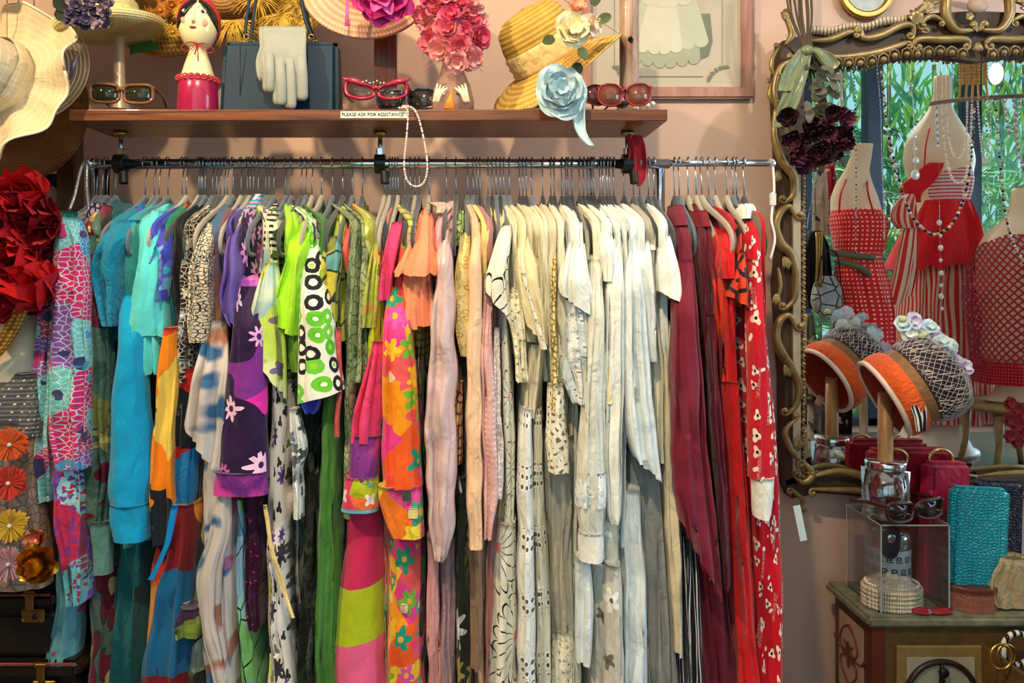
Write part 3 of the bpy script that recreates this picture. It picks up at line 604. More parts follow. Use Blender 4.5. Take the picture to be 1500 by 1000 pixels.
G(291, 'black_floral_scarf_dress', 'black dress with blue satin trim', 'black and flame scarf-print dress with blue satin edging, below the patched dress', 'dress', [
 ('bodice', blackf, shoulder(291, 246, 266)+[(246, 292, 560), (250, 292, 760)], dict(B, d=1.63)),
 ('panel', FB('print_red_blue_shards', (22, 22, 30), ('cells', 8, [(22, 22, 30), (170, 20, 25), (20, 110, 170), (230, 130, 20), (20, 22, 30)], 6, 1.4), rough=.5), [(250, 284, 540), (250, 290, 640), (246, 286, 720), (250, 280, 760)], dict(d=1.585, dep=.04)),
 ('skirt', bold2, [(244, 284, 740), (236, 276, 820), (216, 274, 900), (200, 270, 1000), (196, 268, 1120)], dict(d=1.57, dep=.1, folds=2)),
 ('satin_trim', M('blue_satin', (20, 140, 215), .3), [(252, 262, 740), (240, 248, 800), (214, 222, 850)], dict(d=1.535, dep=.01, folds=1, amp=.001))], hc=2)
G(296, 'knotted_green_top', 'dark top with knotted olive hem', 'dark purple and olive print top with a knotted hem low on the rack', 'top', [
 ('skirt', FB('print_purple_olive', (36, 42, 34), ('cells', 14, [(36, 42, 34), (110, 130, 50), (60, 40, 80), (200, 205, 190), (20, 50, 60)], 3, .8), rough=.6), [(262, 292, 760, 1.62), (256, 296, 880), (252, 296, 1000), (258, 292, 1120)], dict(d=1.6, dep=.12)),
 ('knot', FB('print_purple_olive', (36, 42, 34)), [(258, 286, 894), (252, 294, 915), (256, 290, 936)], dict(d=1.55, dep=.05, folds=1.5))], hc=1)
G(311, 'scroll_print_blouse', 'black and cream scroll blouse', 'cream blouse with black scroll print and tiered fluted sleeve', 'blouse', [
 ('bodice', bwlace2, shoulder(311, 258, 290)+[(256, 296, 420), (256, 290, 560)], dict(B, d=1.63)),
 ('sleeve', bwlace, [(298, 322, 325, 1.66), (286, 306, 350), (276, 304, 400), (272, 304, 470), (276, 302, 502)], dict(d=1.565, dep=.06, folds=3, amp=.008)),
 ('under_sleeve', bwlace2, [(262, 284, 380), (256, 284, 460), (250, 280, 530), (258, 276, 560)], dict(d=1.585, dep=.06, folds=3, amp=.008))], hc=0)
G(333, 'pastel_chiffon_dress', 'pastel spotted chiffon dress', 'long semi-sheer chiffon dress with blurred blue and pink spots and handkerchief panels', 'dress', [
 ('bodice', chiffm, shoulder(333, 300, 340)+[(298, 342, 450), (280, 338, 560)], dict(B, d=1.63)),
 ('panel', chiffon, [(300, 332, 470, 1.6), (284, 330, 540), (270, 326, 620), (266, 322, 664)], dict(d=1.545, dep=.03, folds=2, wide=.95, sk=-.06)),
 ('skirt', chiffon, [(290, 330, 600), (290, 336, 720), (286, 340, 850), (290, 342, 1000), (296, 344, 1120)], dict(d=1.585, dep=.12, folds=3, amp=.010)),
 ('ruffle', chiffon, [(318, 334, 720), (300, 334, 790), (282, 322, 840), (290, 318, 900), (312, 330, 990), (322, 334, 1040)], dict(d=1.55, dep=.03, folds=2, amp=.006))], hc=2)
G(341, 'striped_print_blouse', 'blouse with striped turquoise collar', 'blouse with blue, pink and white striped collar standing above its neighbours', 'blouse', [
 ('bodice', FB('print_collar_stripes', (70, 150, 190), ('stripe', 1, 90, .35, (230, 170, 200)), ('blob', 30, .6, [(30, 30, 60), (240, 240, 240)], 2), rough=.6), [(372, 384, 284, 1.78), (358, 382, 300, 1.74), (340, 366, 318, 1.68), (325, 345, 335, 1.63), (322, 340, 360), (322, 340, 500)], dict(body=True, d=1.66))], hc=0)
G(353, 'purple_flutter_top', 'purple flutter top', 'soft purple crepe top with curling overlocked flutter sleeve', 'top', [
 ('bodice', purple, shoulder(353, 325, 345)+[(324, 344, 400), (322, 344, 480)], dict(B, d=1.64)),
 ('sleeve', purple, [(344, 360, 318, 1.68), (332, 348, 345, 1.6), (324, 346, 400), (312, 343, 428), (318, 342, 450), (334, 342, 474)], dict(d=1.555, dep=.07, folds=2, amp=.01, hem=.006))], hc=2)
G(366, 'magenta_floral_tunic', 'purple and magenta floral tunic', 'dark purple tunic with magenta shapes, pale daisies and wide banded sleeve', 'tunic', [
 ('bodice', darkp, shoulder(366, 344, 374)+[(344, 376, 400), (346, 380, 600)], dict(B, d=1.62)),
 ('sleeve', darkp, [(350, 380, 400, 1.6), (336, 384, 480), (330, 386, 540), (322, 388, 620), (314, 388, 700)], dict(d=1.54, dep=.05, folds=1, amp=.003, wide=.7)),
 ('cuff', cuffp, [(312, 388, 694), (309, 388, 712), (307, 388, 728)], dict(d=1.535, dep=.055, folds=1, amp=.002, wide=.7)),
 ('skirt', plum, [(352, 382, 720), (358, 380, 850), (362, 378, 925)], dict(d=1.6, dep=.1))], hc=2)
G(371, 'mint_leaf_dress', 'mint and sky leaf print dress', 'narrow mint and pale blue dress with black outlined leaves, low on the rack', 'dress', [
 ('skirt', mint, [(342, 358, 730), (344, 362, 850), (350, 370, 1000), (354, 376, 1120)], dict(d=1.6, dep=.16, folds=1))], hc=1)
G(378, 'garden_chiffon_dress', 'pale garden print chiffon dress', 'pale yellow chiffon dress with garden flowers and a pointed cape sleeve', 'dress', [
 ('bodice', ylfl, shoulder(378, 374, 410)+[(366, 410, 420), (372, 412, 560)], dict(B, d=1.625)),
 ('sleeve', ylfl, [(386, 402, 385, 1.61), (370, 408, 430), (357, 414, 490), (360, 415, 545)], dict(d=1.555, dep=.05, folds=2, amp=.007, sk=-.06)),
 ('skirt', whfl, [(386, 426, 560), (382, 430, 700), (380, 432, 850), (382, 436, 1000), (382, 438, 1120)], dict(B, d=1.585, folds=2)),
 ('ribbon', W['butter'], [(386, 391, 740), (394, 400, 800), (408, 415, 860), (426, 431, 905)], dict(d=1.54, dep=.006, folds=1, amp=.001))], hc=2)
G(389, 'white_lace_print_top', 'white top with grey leaf lace', 'white top with grey leaf print and frayed lace edge, right of the garden dress', 'top', [
 ('sleeve', FB('print_grey_leaf_lace', (215, 220, 222), ('flower', 34, 4, .5, [(70, 80, 80), (110, 120, 130)], None, .6, 1), rough=.7), [(420, 434, 600), (424, 446, 640), (428, 450, 668), (432, 440, 690), (430, 442, 760)], dict(d=1.575, dep=.04))], hc=0)
G(401, 'zebra_blouse', 'black and white zebra blouse', 'black and white zebra-striped blouse with its shoulder showing behind a grey hanger', 'blouse', [
 ('bodice', FB('print_zebra', (232, 226, 210), ('stripe', 1, 70, .45, (24, 22, 24)), ('blob', 20, .6, [(90, 110, 50)], 2), rough=.7), shoulder(401, 384, 404)+[(384, 404, 420), (386, 402, 480)], dict(B, d=1.63))], hc=0)
G(418, 'lime_flutter_top', 'lime flutter top', 'lime green crepe top with wide bell sleeve between two prints', 'top', [
 ('bodice', lime, shoulder(418, 412, 440)+[(410, 440, 420), (412, 436, 540)], dict(B, d=1.63)),
 ('sleeve', lime, [(446, 466, 312, 1.72), (430, 462, 330, 1.64), (416, 448, 370), (402, 440, 425), (388, 436, 484)], dict(d=1.555, dep=.09, folds=1.5, amp=.008, hem=.004, sk=-.016)),
 ('undersleeve', FB('green_shadow', (110, 150, 50)), [(420, 440, 470), (424, 438, 510), (428, 436, 545)], dict(d=1.59, dep=.05))], hc=0)  # undersleeve in a duller green than the lime crepe
G(427, 'ring_print_shirt', 'white shirt with green and black rings', 'white shirt painted with lime circles and black rings, elbow-length sleeve', 'shirt', [
 ('bodice', ringf, shoulder(427, 440, 470)+[(436, 474, 420), (440, 480, 560)], dict(B, d=1.61)),
 ('sleeve', ringf, [(450, 466, 325, 1.64), (436, 474, 380, 1.58), (432, 482, 450), (432, 492, 520), (432, 500, 584)], dict(d=1.54, dep=.07, folds=1, amp=.004, sk=.016)),
 ('lining', bluefl, [(436, 470, 580), (442, 466, 596), (448, 460, 606)], dict(d=1.56, dep=.04, folds=1)),
 ('skirt', darkring, [(430, 470, 590), (430, 468, 800), (428, 466, 1120)], dict(B, d=1.63))], hc=0)
G(441, 'bottle_green_dress', 'pleated leaf green dress', 'long pleated leaf green dress hanging straight to the bottom', 'dress', [
 ('skirt', bottle, [(470, 492, 570), (464, 494, 700), (460, 494, 850), (456, 496, 1000), (452, 498, 1120)], dict(d=1.585, dep=.14, folds=4, amp=.008)),
 ('bodice', bottle, shoulder(441, 462, 480)+[(462, 486, 580)], dict(B, d=1.65))], hc=1)
G(457, 'patchwork_hawaiian_shirt', 'teal patchwork shirt', 'teal and olive patchwork shirt with short sleeve right of the ring shirt', 'shirt', [
 ('sleeve', hawaii, [(478, 496, 345, 1.62), (470, 498, 380), (472, 494, 430), (478, 490, 472)], dict(d=1.57, dep=.05, folds=1.5)),
 ('bodice', yelg, [(494, 512, 302, 1.76), (488, 514, 320, 1.68), (482, 508, 345, 1.63), (484, 506, 500)], dict(body=True, d=1.64))], hc=2)
G(471, 'coral_strap_top', 'coral top with narrow tie', 'coral pink top with long narrow tie dropping between green prints', 'top', [
 ('bodice', FB('coral_red', (240, 100, 95)), [(506, 516, 328, 1.7), (502, 518, 350, 1.62), (504, 516, 400)], dict(body=True, d=1.63)),
 ('tie', FB('coral_dark', (190, 80, 80)), [(492, 500, 480), (494, 500, 560), (490, 497, 640)], dict(d=1.56, dep=.01, folds=1, amp=.001))], hc=2)
G(487, 'sage_paisley_dress', 'sage paisley dress', 'sage green paisley dress with faded ornamental print', 'dress', [
 ('bodice', sage, shoulder(487, 506, 530)+[(498, 534, 420), (498, 526, 600), (500, 524, 760)], dict(B, d=1.6, folds=2, amp=.008))], hc=0)
G(502, 'sage_leaf_blouse', 'grey-green leaf blouse', 'grey-green leaf print blouse tucked right of the sage paisley dress', 'blouse', [
 ('bodice', sage, shoulder(502, 524, 540)+[(520, 544, 420), (512, 540, 560)], dict(B, d=1.585, folds=2))], hc=1)
G(516, 'olive_satin_shirt', 'olive satin shirt', 'shiny olive and gold satin shirt with short sleeve before the pink patchwork dress', 'shirt', [
 ('sleeve', olives, [(546, 560, 350, 1.62), (536, 560, 390), (530, 556, 440), (526, 552, 480)], dict(d=1.575, dep=.05, folds=2)),
 ('bodice', olives, shoulder(516, 530, 552)+[(528, 556, 500)], dict(B, d=1.63))], hc=0)
G(563, 'patchwork_maxi_dress', 'pink and lime patchwork dress', 'maxi dress pieced from pink, lime and purple panels with diamond cuff', 'dress', [
 ('strap', pinkm, [(572, 590, 325, 1.64), (562, 580, 360), (556, 572, 440)], dict(d=1.575, dep=.04, folds=1)),
 ('bodice', limel, [(546, 562, 430), (538, 560, 520), (534, 560, 600)], dict(d=1.585, dep=.05, folds=1)),
 ('sleeve', pinkm, [(544, 558, 500), (528, 560, 560), (516, 560, 610), (510, 556, 650)], dict(d=1.56, dep=.06, folds=2)),
 ('gathered_sleeve', purpm, [(512, 556, 640), (510, 554, 670), (506, 553, 706)], dict(d=1.555, dep=.065, folds=5, amp=.004)),
 ('cuff', cuffpat, [(503, 552, 702), (500, 552, 720), (497, 553, 748)], dict(d=1.55, dep=.065, folds=1, amp=.001)),
 ('cuff_piping', skyt, [(497, 553, 747), (496, 553, 752)], dict(d=1.549, dep=.066, folds=1, amp=.001, step=.002)),
 ('cuff_piping', skyt, [(503, 552, 709), (503, 552, 713)], dict(d=1.549, dep=.066, folds=1, amp=.001, step=.002)),
 ('skirt', FB('panel_pink_lime', (238, 78, 130), ('bands', [(P(0, 752, 1.585).z+9, (206, 40, 92)), (P(0, 862, 1.585).z, (178, 192, 22)), (P(0, 945, 1.585).z, (236, 96, 140))], .12), rough=.8, bstr=.2), [(506, 558, 740), (500, 560, 800), (488, 561, 880), (478, 562, 960), (470, 562, 1040), (462, 564, 1120)], dict(d=1.585, dep=.16, folds=1, amp=.003, seed=0))], hc=2)
G(571, 'psychedelic_dress', 'orange and pink flower dress', 'psychedelic dress with orange, pink and green flowers and buttoned yellow cuff', 'dress', [
 ('bodice', psy, [(582, 600, 305, 1.78), (584, 606, 318, 1.7), (580, 606, 345, 1.63), (566, 606, 420), (560, 612, 500), (562, 618, 640)], dict(body=True, d=1.6)),
 ('sleeve', psy, [(566, 596, 420, 1.59), (558, 602, 480), (558, 608, 560), (556, 616, 650), (560, 618, 715)], dict(d=1.54, dep=.07, folds=2, amp=.008)),
 ('cuff', psy2, [(552, 618, 715), (553, 620, 740), (560, 620, 770), (572, 620, 790)], dict(d=1.535, dep=.06, folds=1, amp=.003)),
 ('skirt', psy, [(562, 622, 770), (564, 622, 880), (562, 622, 1000), (560, 624, 1120)], dict(d=1.585, dep=.16, folds=1.5, amp=.005)),
 ('cuff_button', FB('grey_button', (70, 75, 70), rough=.3), [(589, 601, 720), (588, 602, 727), (589, 601, 734)], dict(d=1.527, dep=.006, folds=1, amp=0, step=.002, wide=1)),
 ('cuff_button', FB('pearl_button', (220, 205, 130), rough=.3), [(597, 611, 746), (596, 612, 753), (597, 611, 760)], dict(d=1.527, dep=.006, folds=1, amp=0, step=.002, wide=1)),
 ('front_button', FB('shell_button', (225, 195, 165), rough=.3), [(587, 597, 886), (585, 599, 892), (587, 597, 898)], dict(d=1.575, dep=.008, folds=1, amp=0, step=.002, wide=1))], hc=2)
G(583, 'yellow_satin_blouse', 'yellow and green striped blouse', 'yellow and green striped satin blouse squeezed behind the peach ruffle', 'blouse', [
 ('bodice', FB('print_yellow_green_stripe', (225, 205, 110), ('stripe', 1, 60, .3, (110, 160, 60)), rough=.4), shoulder(583, 590, 612)+[(600, 626, 400), (604, 630, 700)], dict(B, d=1.63))], hc=2)
G(593, 'peach_flutter_top', 'peach flutter top', 'bright peach top with two tiers of lettuce-edged flutter sleeve', 'top', [
 ('bodice', peach, [(616, 630, 305, 1.77), (606, 636, 330, 1.66), (600, 640, 390), (604, 640, 440)], dict(body=True, d=1.61)),
 ('sleeve', peach, [(612, 634, 312, 1.7), (600, 636, 345, 1.6), (582, 640, 385), (574, 641, 402)], dict(d=1.545, dep=.09, folds=2.5, amp=.009, hem=.005)),
 ('lower_tier', peach, [(590, 632, 390), (584, 634, 430), (580, 634, 462), (581, 636, 482)], dict(d=1.565, dep=.08, folds=3, amp=.010, hem=.006))], hc=1)
G(601, 'dark_floral_dress', 'dark wine floral dress', 'dark wine and green floral dress visible below the peach ruffle', 'dress', [
 ('bodice', FB('print_dark_wine', (52, 18, 26), ('blob', 16, .52, [(120, 20, 40), (60, 90, 40), (40, 60, 30)], 2), ('flower', 16, 5, .4, [(120, 60, 90), (90, 20, 30)], None, .5, 2), rough=.6), [(606, 622, 440, 1.66), (606, 626, 560, 1.6), (606, 626, 800), (606, 626, 1120)], dict(body=True, d=1.61))], hc=1)
G(608, 'pink_knit_top', 'pale pink knit top', 'pale pink knit top with long trumpet shoulder right of the peach ruffle', 'top', [
 ('bodice', pinkw, [(656, 672, 294, 1.78), (644, 672, 308, 1.74), (634, 664, 328, 1.66), (632, 652, 360), (634, 650, 500)], dict(body=True, d=1.63))], hc=2)
G(614, 'grey_collar_cardigan', 'sheer beige blouse on tilted hanger', 'sheer beige blouse with open neck slipping from a tilted hanger under the pearls', 'blouse', [
 ('bodice', FB('sheer_beige', (226, 196, 176), alpha=.9), [(624, 660, 296, 1.76), (640, 664, 303, 1.72), (640, 656, 312, 1.7)], dict(dep=.04, folds=1))], hc=1)
G(629, 'lilac_satin_blouse', 'lilac pink satin blouse', 'lilac pink satin blouse with long gathered balloon sleeve', 'blouse', [
 ('bodice', satinp, [(658, 670, 312, 1.75), (650, 668, 340, 1.65), (640, 668, 420), (640, 668, 600)], dict(body=True, d=1.61)),
 ('sleeve', satinp, [(648, 662, 335, 1.62), (640, 664, 380), (632, 666, 450), (626, 669, 540), (622, 668, 640), (621, 669, 720), (628, 666, 780), (636, 656, 815), (638, 654, 822)], dict(d=1.535, dep=.07, folds=1.5, amp=.008, wr=1.8)),
 ('skirt', FB('pale_pink_crepe', (226, 160, 160)), [(622, 644, 790), (624, 646, 900), (626, 650, 1120)], dict(d=1.6, dep=.14)),
 ('underskirt', mauve, [(642, 668, 790), (644, 668, 1120)], dict(d=1.6, dep=.14, folds=2))], hc=2)
G(654, 'gold_brocade_blouse', 'gold brocade blouse', 'gold brocade blouse with pointed petal sleeve and green neckline', 'blouse', [
 ('bodice', FB('green_lace_neck', (190, 200, 130), ('edge', 60, .1, (70, 120, 50), 2)), [(670, 684, 308, 1.75), (664, 684, 325, 1.68), (662, 676, 360)], dict(body=True, d=1.65)),
 ('sleeve', broc, [(676, 690, 340, 1.63), (667, 688, 380), (663, 690, 440), (668, 690, 490), (674, 686, 522)], dict(d=1.57, dep=.05, folds=1)),
 ('lining', FB('dark_olive_lining', (60, 52, 40)), [(674, 690, 480), (672, 688, 560), (674, 690, 700)], dict(d=1.62, dep=.08))], hc=1)
G(668, 'white_olive_flower_skirt', 'olive chrysanthemum skirt', 'dark skirt with white and olive chrysanthemums low between pink dresses', 'skirt', [
 ('skirt', darkflo, [(666, 686, 700), (667, 690, 850), (668, 694, 1120)], dict(d=1.6, dep=.16, folds=1)),
 ('waist', FB('print_cream_orange', (220, 170, 120), ('edge', 50, .12, (120, 60, 40), 2)), [(666, 678, 560), (668, 678, 620), (666, 676, 680)], dict(d=1.59, dep=.05))], hc=1)
G(685, 'pale_peach_coat', 'pale peach wool coat', 'pale peach wool coat with straight long sleeve and bronze underskirt', 'coat', [
 ('bodice', peachl, shoulder(685, 690, 706)+[(684, 708, 420), (684, 706, 700)], dict(B, d=1.6)),
 ('sleeve', peachl, [(694, 706, 325, 1.63), (688, 706, 380), (684, 706, 500), (682, 707, 640), (684, 707, 760), (686, 707, 807)], dict(d=1.545, dep=.07, folds=1, amp=.003)),
 ('underskirt', bronze, [(684, 708, 790), (688, 708, 900), (690, 706, 980)], dict(d=1.58, dep=.1, folds=1))], hc=0)
G(693, 'butter_jacket', 'butter yellow jacket', 'butter yellow jacket shoulder right of the pale peach coat', 'jacket', [
 ('bodice', W['butter'], shoulder(693, 700, 724)+[(698, 722, 420), (704, 720, 560)], dict(B, d=1.63))], hc=0)
G(698, 'pink_dotted_dress', 'pink dotted chiffon dress', 'pink chiffon dress with tiny pale dots and full gathered sleeve', 'dress', [
 ('bodice', rosed, shoulder(698, 706, 726)+[(706, 732, 420), (708, 734, 700), (706, 732, 1120)], dict(B, d=1.615)),
 ('sleeve', pinkdot, [(708, 722, 400, 1.6), (704, 722, 480), (702, 726, 580), (706, 732, 680), (708, 730, 740), (708, 720, 790)], dict(d=1.56, dep=.06, folds=2, amp=.007))], hc=1)
G(715, 'lace_edge_pink_blouse', 'mauve blouse with lace edge', 'mauve blouse with a ribbon of white lace running down its sleeve', 'blouse', [
 ('sleeve', FB('mauve_lace', (214, 196, 200), ('edge', 70, .12, (244, 240, 240), 2)), [(722, 732, 480, 1.6), (724, 734, 600), (728, 738, 700), (728, 736, 730)], dict(d=1.575, dep=.03))], hc=1)
G(727, 'daisy_outline_dress', 'white daisy outline dress', 'white dress with large black-outlined daisies and wide short sleeve', 'dress', [
 ('bodice', daisy, [(734, 752, 300, 1.77), (732, 752, 320, 1.7), (728, 748, 350, 1.63), (726, 750, 430), (734, 756, 560), (736, 758, 800)], dict(body=True, d=1.6)),
 ('sleeve', daisy2, [(734, 752, 330, 1.63), (722, 748, 370), (712, 746, 410), (711, 750, 452)], dict(d=1.55, dep=.07, folds=1.5, amp=.005, sk=-.04)),
 ('skirt', daisy2, [(728, 758, 770), (722, 760, 860), (716, 760, 960), (714, 762, 1120)], dict(d=1.585, dep=.16, folds=1.5, amp=.006))], hc=0)
G(738, 'ivory_lace_blouse', 'ivory blouse with frayed lace', 'ivory blouse with frayed lace tier right of the daisy dress', 'blouse', [
 ('bodice', W['ivory'], shoulder(738, 746, 764)+[(744, 768, 420), (752, 776, 520)], dict(B, d=1.62)),
 ('sleeve', lace, [(748, 762, 420, 1.6), (744, 768, 460), (756, 774, 530), (758, 776, 560)], dict(d=1.575, dep=.05))], hc=0)
G(746, 'scalloped_blouse', 'cream scallop-edged blouse', 'cream cotton blouse whose cap sleeve ends in looped crochet scallops', 'blouse', [
 ('bodice', W['cream'], shoulder(746, 754, 780)+[(754, 788, 400), (764, 800, 500)], dict(B, d=1.61)),
 ('sleeve', W['cream'], [(762, 776, 320, 1.66), (754, 778, 350, 1.6), (756, 790, 400), (764, 800, 450), (772, 805, 494)], dict(d=1.555, dep=.07, folds=2, sk=-.022)),
 ('scallop_trim', lace, [(764, 772, 400), (772, 780, 440), (784, 794, 480), (792, 801, 512)], dict(d=1.548, dep=.02, folds=5, amp=.003)),
 ('lower_tier', W['ecru'], [(776, 800, 505), (770, 794, 560), (768, 786, 612)], dict(d=1.59, dep=.06, folds=3))], hc=0)
e, o = G(761, 'eyelet_dress', 'white eyelet dress', 'long white cotton dress with rows of round eyelets', 'dress', [
 ('bodice', W['ecru'], shoulder(761, 768, 790)+[(766, 792, 500), (762, 790, 640)], dict(B, d=1.625)),
 ('skirt', eyelet, [(764, 782, 600), (760, 784, 720), (760, 786, 850), (760, 788, 1000), (756, 788, 1120)], dict(d=1.565, dep=.12, folds=1.2, amp=.006))], hc=3)
G(766, 'cream_eyelet_dress', 'cream eyelet dress', 'cream eyelet dress hanging against the right side of the white eyelet one', 'dress', [
 ('skirt', eyelet2, [(780, 796, 600), (780, 800, 720), (784, 808, 850), (786, 810, 1000), (786, 812, 1120)], dict(d=1.59, dep=.14, folds=1.5, amp=.006)),
 ('bodice', W['cream'], shoulder(766, 780, 798)+[(780, 800, 620)], dict(B, d=1.63))], hc=3)
G(779, 'gold_lace_strip_top', 'ivory top with gold lace placket', 'ivory top with thick gold lace placket running down the front edge', 'top', [
 ('bodice', W['ivory'], shoulder(779, 786, 812)+[(788, 818, 460), (796, 822, 560)], dict(B, d=1.62)),
 ('placket', FB('gold_lace', (232, 214, 150), ('edge', 75, .14, (150, 120, 60), 2), bstr=1), [(808, 815, 340, 1.61), (807, 815, 450), (808, 818, 600)], dict(d=1.565, dep=.02, folds=4, amp=.003))], hc=0)
G(795, 'crochet_sleeve_top', 'cream crochet net top', 'cream top ending in an open crochet net sleeve panel', 'top', [
 ('bodice', W['ecru'], shoulder(795, 800, 822)+[(800, 826, 540)], dict(B, d=1.63)),
 ('crochet_panel', crochet, [(804, 826, 565), (802, 828, 600), (802, 836, 650), (806, 837, 694)], dict(d=1.56, dep=.06, folds=2, amp=.004)),
 ('skirt', W['stone'], [(796, 846, 640), (800, 848, 800), (806, 846, 930)], dict(d=1.61, dep=.12, folds=4, amp=.012)),
 ('lace_hem', lace, [(808, 846, 928), (808, 846, 1000), (806, 848, 1120)], dict(d=1.605, dep=.12, folds=3, amp=.008))], hc=3)
G(807, 'ivory_tucked_blouse', 'ivory tucked blouse', 'ivory blouse with pin-tucked shoulder left of the frothy white lace sleeve', 'blouse', [
 ('bodice', W['ivory'], shoulder(807, 812, 832)+[(808, 836, 420), (814, 840, 560)], dict(B, d=1.6, folds=4))], hc=3)
G(823, 'white_lace_sleeve_blouse', 'white frothy lace-sleeve blouse', 'white blouse with cap sleeve spilling frothy knotted lace', 'blouse', [
 ('bodice', W['white'], shoulder(823, 832, 856)+[(832, 864, 400), (836, 866, 520)], dict(B, d=1.6)),
 ('sleeve', W['white'], [(840, 858, 325, 1.64), (832, 860, 360, 1.6), (824, 866, 400), (819, 872, 430), (821, 873, 450)], dict(d=1.55, dep=.08, folds=2, amp=.008, sk=-.03)),
 ('lace_flounce', lacew, [(832, 862, 440), (830, 868, 490), (836, 868, 530), (846, 862, 560), (848, 856, 592)], dict(d=1.565, dep=.06, folds=5, amp=.012))], hc=3)
G(832, 'white_lace_hem_blouse', 'white blouse with lace point', 'white blouse whose lace-edged sleeve falls to a sharp point', 'blouse', [
 ('sleeve', lacew, [(820, 840, 520, 1.6), (822, 848, 560), (838, 850, 590)], dict(d=1.58, dep=.04))], hc=3)
G(838, 'sheer_balloon_blouse', 'sheer balloon-sleeve blouse', 'sheer white blouse with long balloon sleeve, lace bands and buttoned cuff', 'blouse', [
 ('bodice', sheerw, [(846, 860, 306, 1.77), (852, 872, 322, 1.7), (856, 884, 345, 1.63), (858, 888, 420), (860, 892, 600)], dict(body=True, d=1.6)),
 ('sleeve', sheerw, [(866, 884, 380, 1.6), (862, 888, 460), (856, 890, 560), (850, 890, 660), (846, 893, 740), (852, 888, 785)], dict(d=1.545, dep=.07, folds=2.5, amp=.007)),
 ('lace_band', lacew, [(849, 891, 694), (846, 893, 744)], dict(d=1.541, dep=.07, folds=2.5, amp=.006)),
 ('cuff', W['white'], [(850, 886, 784), (848, 888, 800), (850, 886, 826)], dict(d=1.54, dep=.06, folds=1, amp=.002)),
 ('skirt', W['cool'], [(846, 866, 820), (844, 872, 900), (846, 868, 975)], dict(d=1.58, dep=.06, folds=1))], hc=3)
G(849, 'white_ruched_tee', 'white ruched sleeve tee', 'white tee with small ruched sleeve high on the shoulder', 'top', [
 ('sleeve', W['white'], [(878, 896, 325, 1.64), (878, 902, 360), (884, 904, 392), (886, 900, 412)], dict(d=1.57, dep=.05, folds=2)),
 ('bodice', W['ivory'], shoulder(849, 866, 886)+[(868, 896, 560)], dict(B, d=1.63))], hc=3)
G(861, 'cream_ruffle_neck_dress', 'cream ruffle-neck dress', 'cream dress with gathered ruffle neck and embroidered skirt', 'dress', [
 ('ruffle', W['butter'], [(868, 892, 304, 1.74), (876, 900, 318, 1.7), (880, 904, 345, 1.63), (882, 900, 380)], dict(dep=.06, folds=6, amp=.006)),
 ('bodice', W['white'], shoulder(861, 880, 904)+[(880, 912, 500), (884, 916, 700)], dict(B, d=1.6)),
 ('skirt', embro, [(864, 912, 690), (866, 918, 850), (868, 922, 1120)], dict(d=1.6, dep=.16, folds=2))], hc=3)
G(867, 'cream_cuffed_blouse', 'cream blouse with shirred cuff', 'cream blouse with shirred elastic cuff ending beside the balloon sleeve', 'blouse', [
 ('sleeve', W['cream'], [(888, 908, 470, 1.6), (884, 908, 540), (884, 904, 590)], dict(d=1.57, dep=.05, folds=2)),
 ('cuff', lace, [(884, 906, 572), (886, 906, 600)], dict(d=1.565, dep=.05, folds=6, amp=.002))], hc=3)
G(883, 'white_pintuck_shirt', 'white shirt with long sleeve', 'white cotton shirt whose long sleeve ends above the embroidered skirt', 'shirt', [
 ('sleeve', W['white'], [(896, 914, 340, 1.62), (892, 918, 420), (888, 916, 560), (888, 914, 700), (892, 912, 760), (896, 908, 768)], dict(d=1.555, dep=.06, folds=2, amp=.006)),
 ('bodice', W['cool'], shoulder(883, 898, 914)+[(898, 926, 500), (900, 926, 800)], dict(B, d=1.605)),
 ('skirt', W['cool'], [(912, 944, 720), (914, 954, 860), (918, 960, 1120)], dict(d=1.585, dep=.15, folds=2))], hc=3)
G(893, 'white_embroidered_dress', 'white dress with star embroidery', 'white dress with small star embroidery and sleeve cuff near the floor', 'dress', [
 ('skirt', embro, [(888, 914, 830), (886, 918, 920), (884, 920, 1120)], dict(d=1.565, dep=.1, folds=1)),
 ('bodice', W['white'], shoulder(893, 906, 926)+[(910, 936, 500)], dict(B, d=1.61))], hc=3)
G(899, 'white_cape_blouse', 'white pointed-sleeve blouse', 'white crepe blouse with wide sleeve falling to a long point', 'blouse', [
 ('bodice', W['cool'], shoulder(899, 914, 940)+[(914, 950, 420), (920, 956, 600)], dict(B, d=1.605)),
 ('sleeve', W['cool'], [(922, 938, 340, 1.62), (918, 946, 420), (916, 952, 500), (918, 960, 580), (924, 968, 660), (932, 971, 690)], dict(d=1.55, dep=.06, folds=2.5, amp=.009, sk=-.03))], hc=3)
G(914, 'cool_white_tee', 'cool white long tee', 'cool white jersey tee with sleeve ending at hip height', 'top', [
 ('sleeve', W['white'], [(936, 950, 330, 1.64), (936, 958, 380), (940, 962, 460), (942, 966, 530)], dict(d=1.575, dep=.05, folds=1)),
 ('bodice', W['cool'], shoulder(914, 930, 952)+[(936, 962, 500), (940, 966, 660)], dict(B, d=1.62))], hc=3)
G(928, 'grey_flannel_dress', 'long grey flannel dress', 'long grey flannel dress in deep folds under the white sleeves', 'dress', [
 ('skirt', W['grey'], [(926, 970, 640), (928, 984, 760), (934, 1000, 900), (940, 1004, 1120)], dict(d=1.615, dep=.14, folds=4, amp=.014)),
 ('bodice', W['stone'], shoulder(928, 940, 964)+[(940, 970, 660)], dict(B, d=1.64))], hc=1)
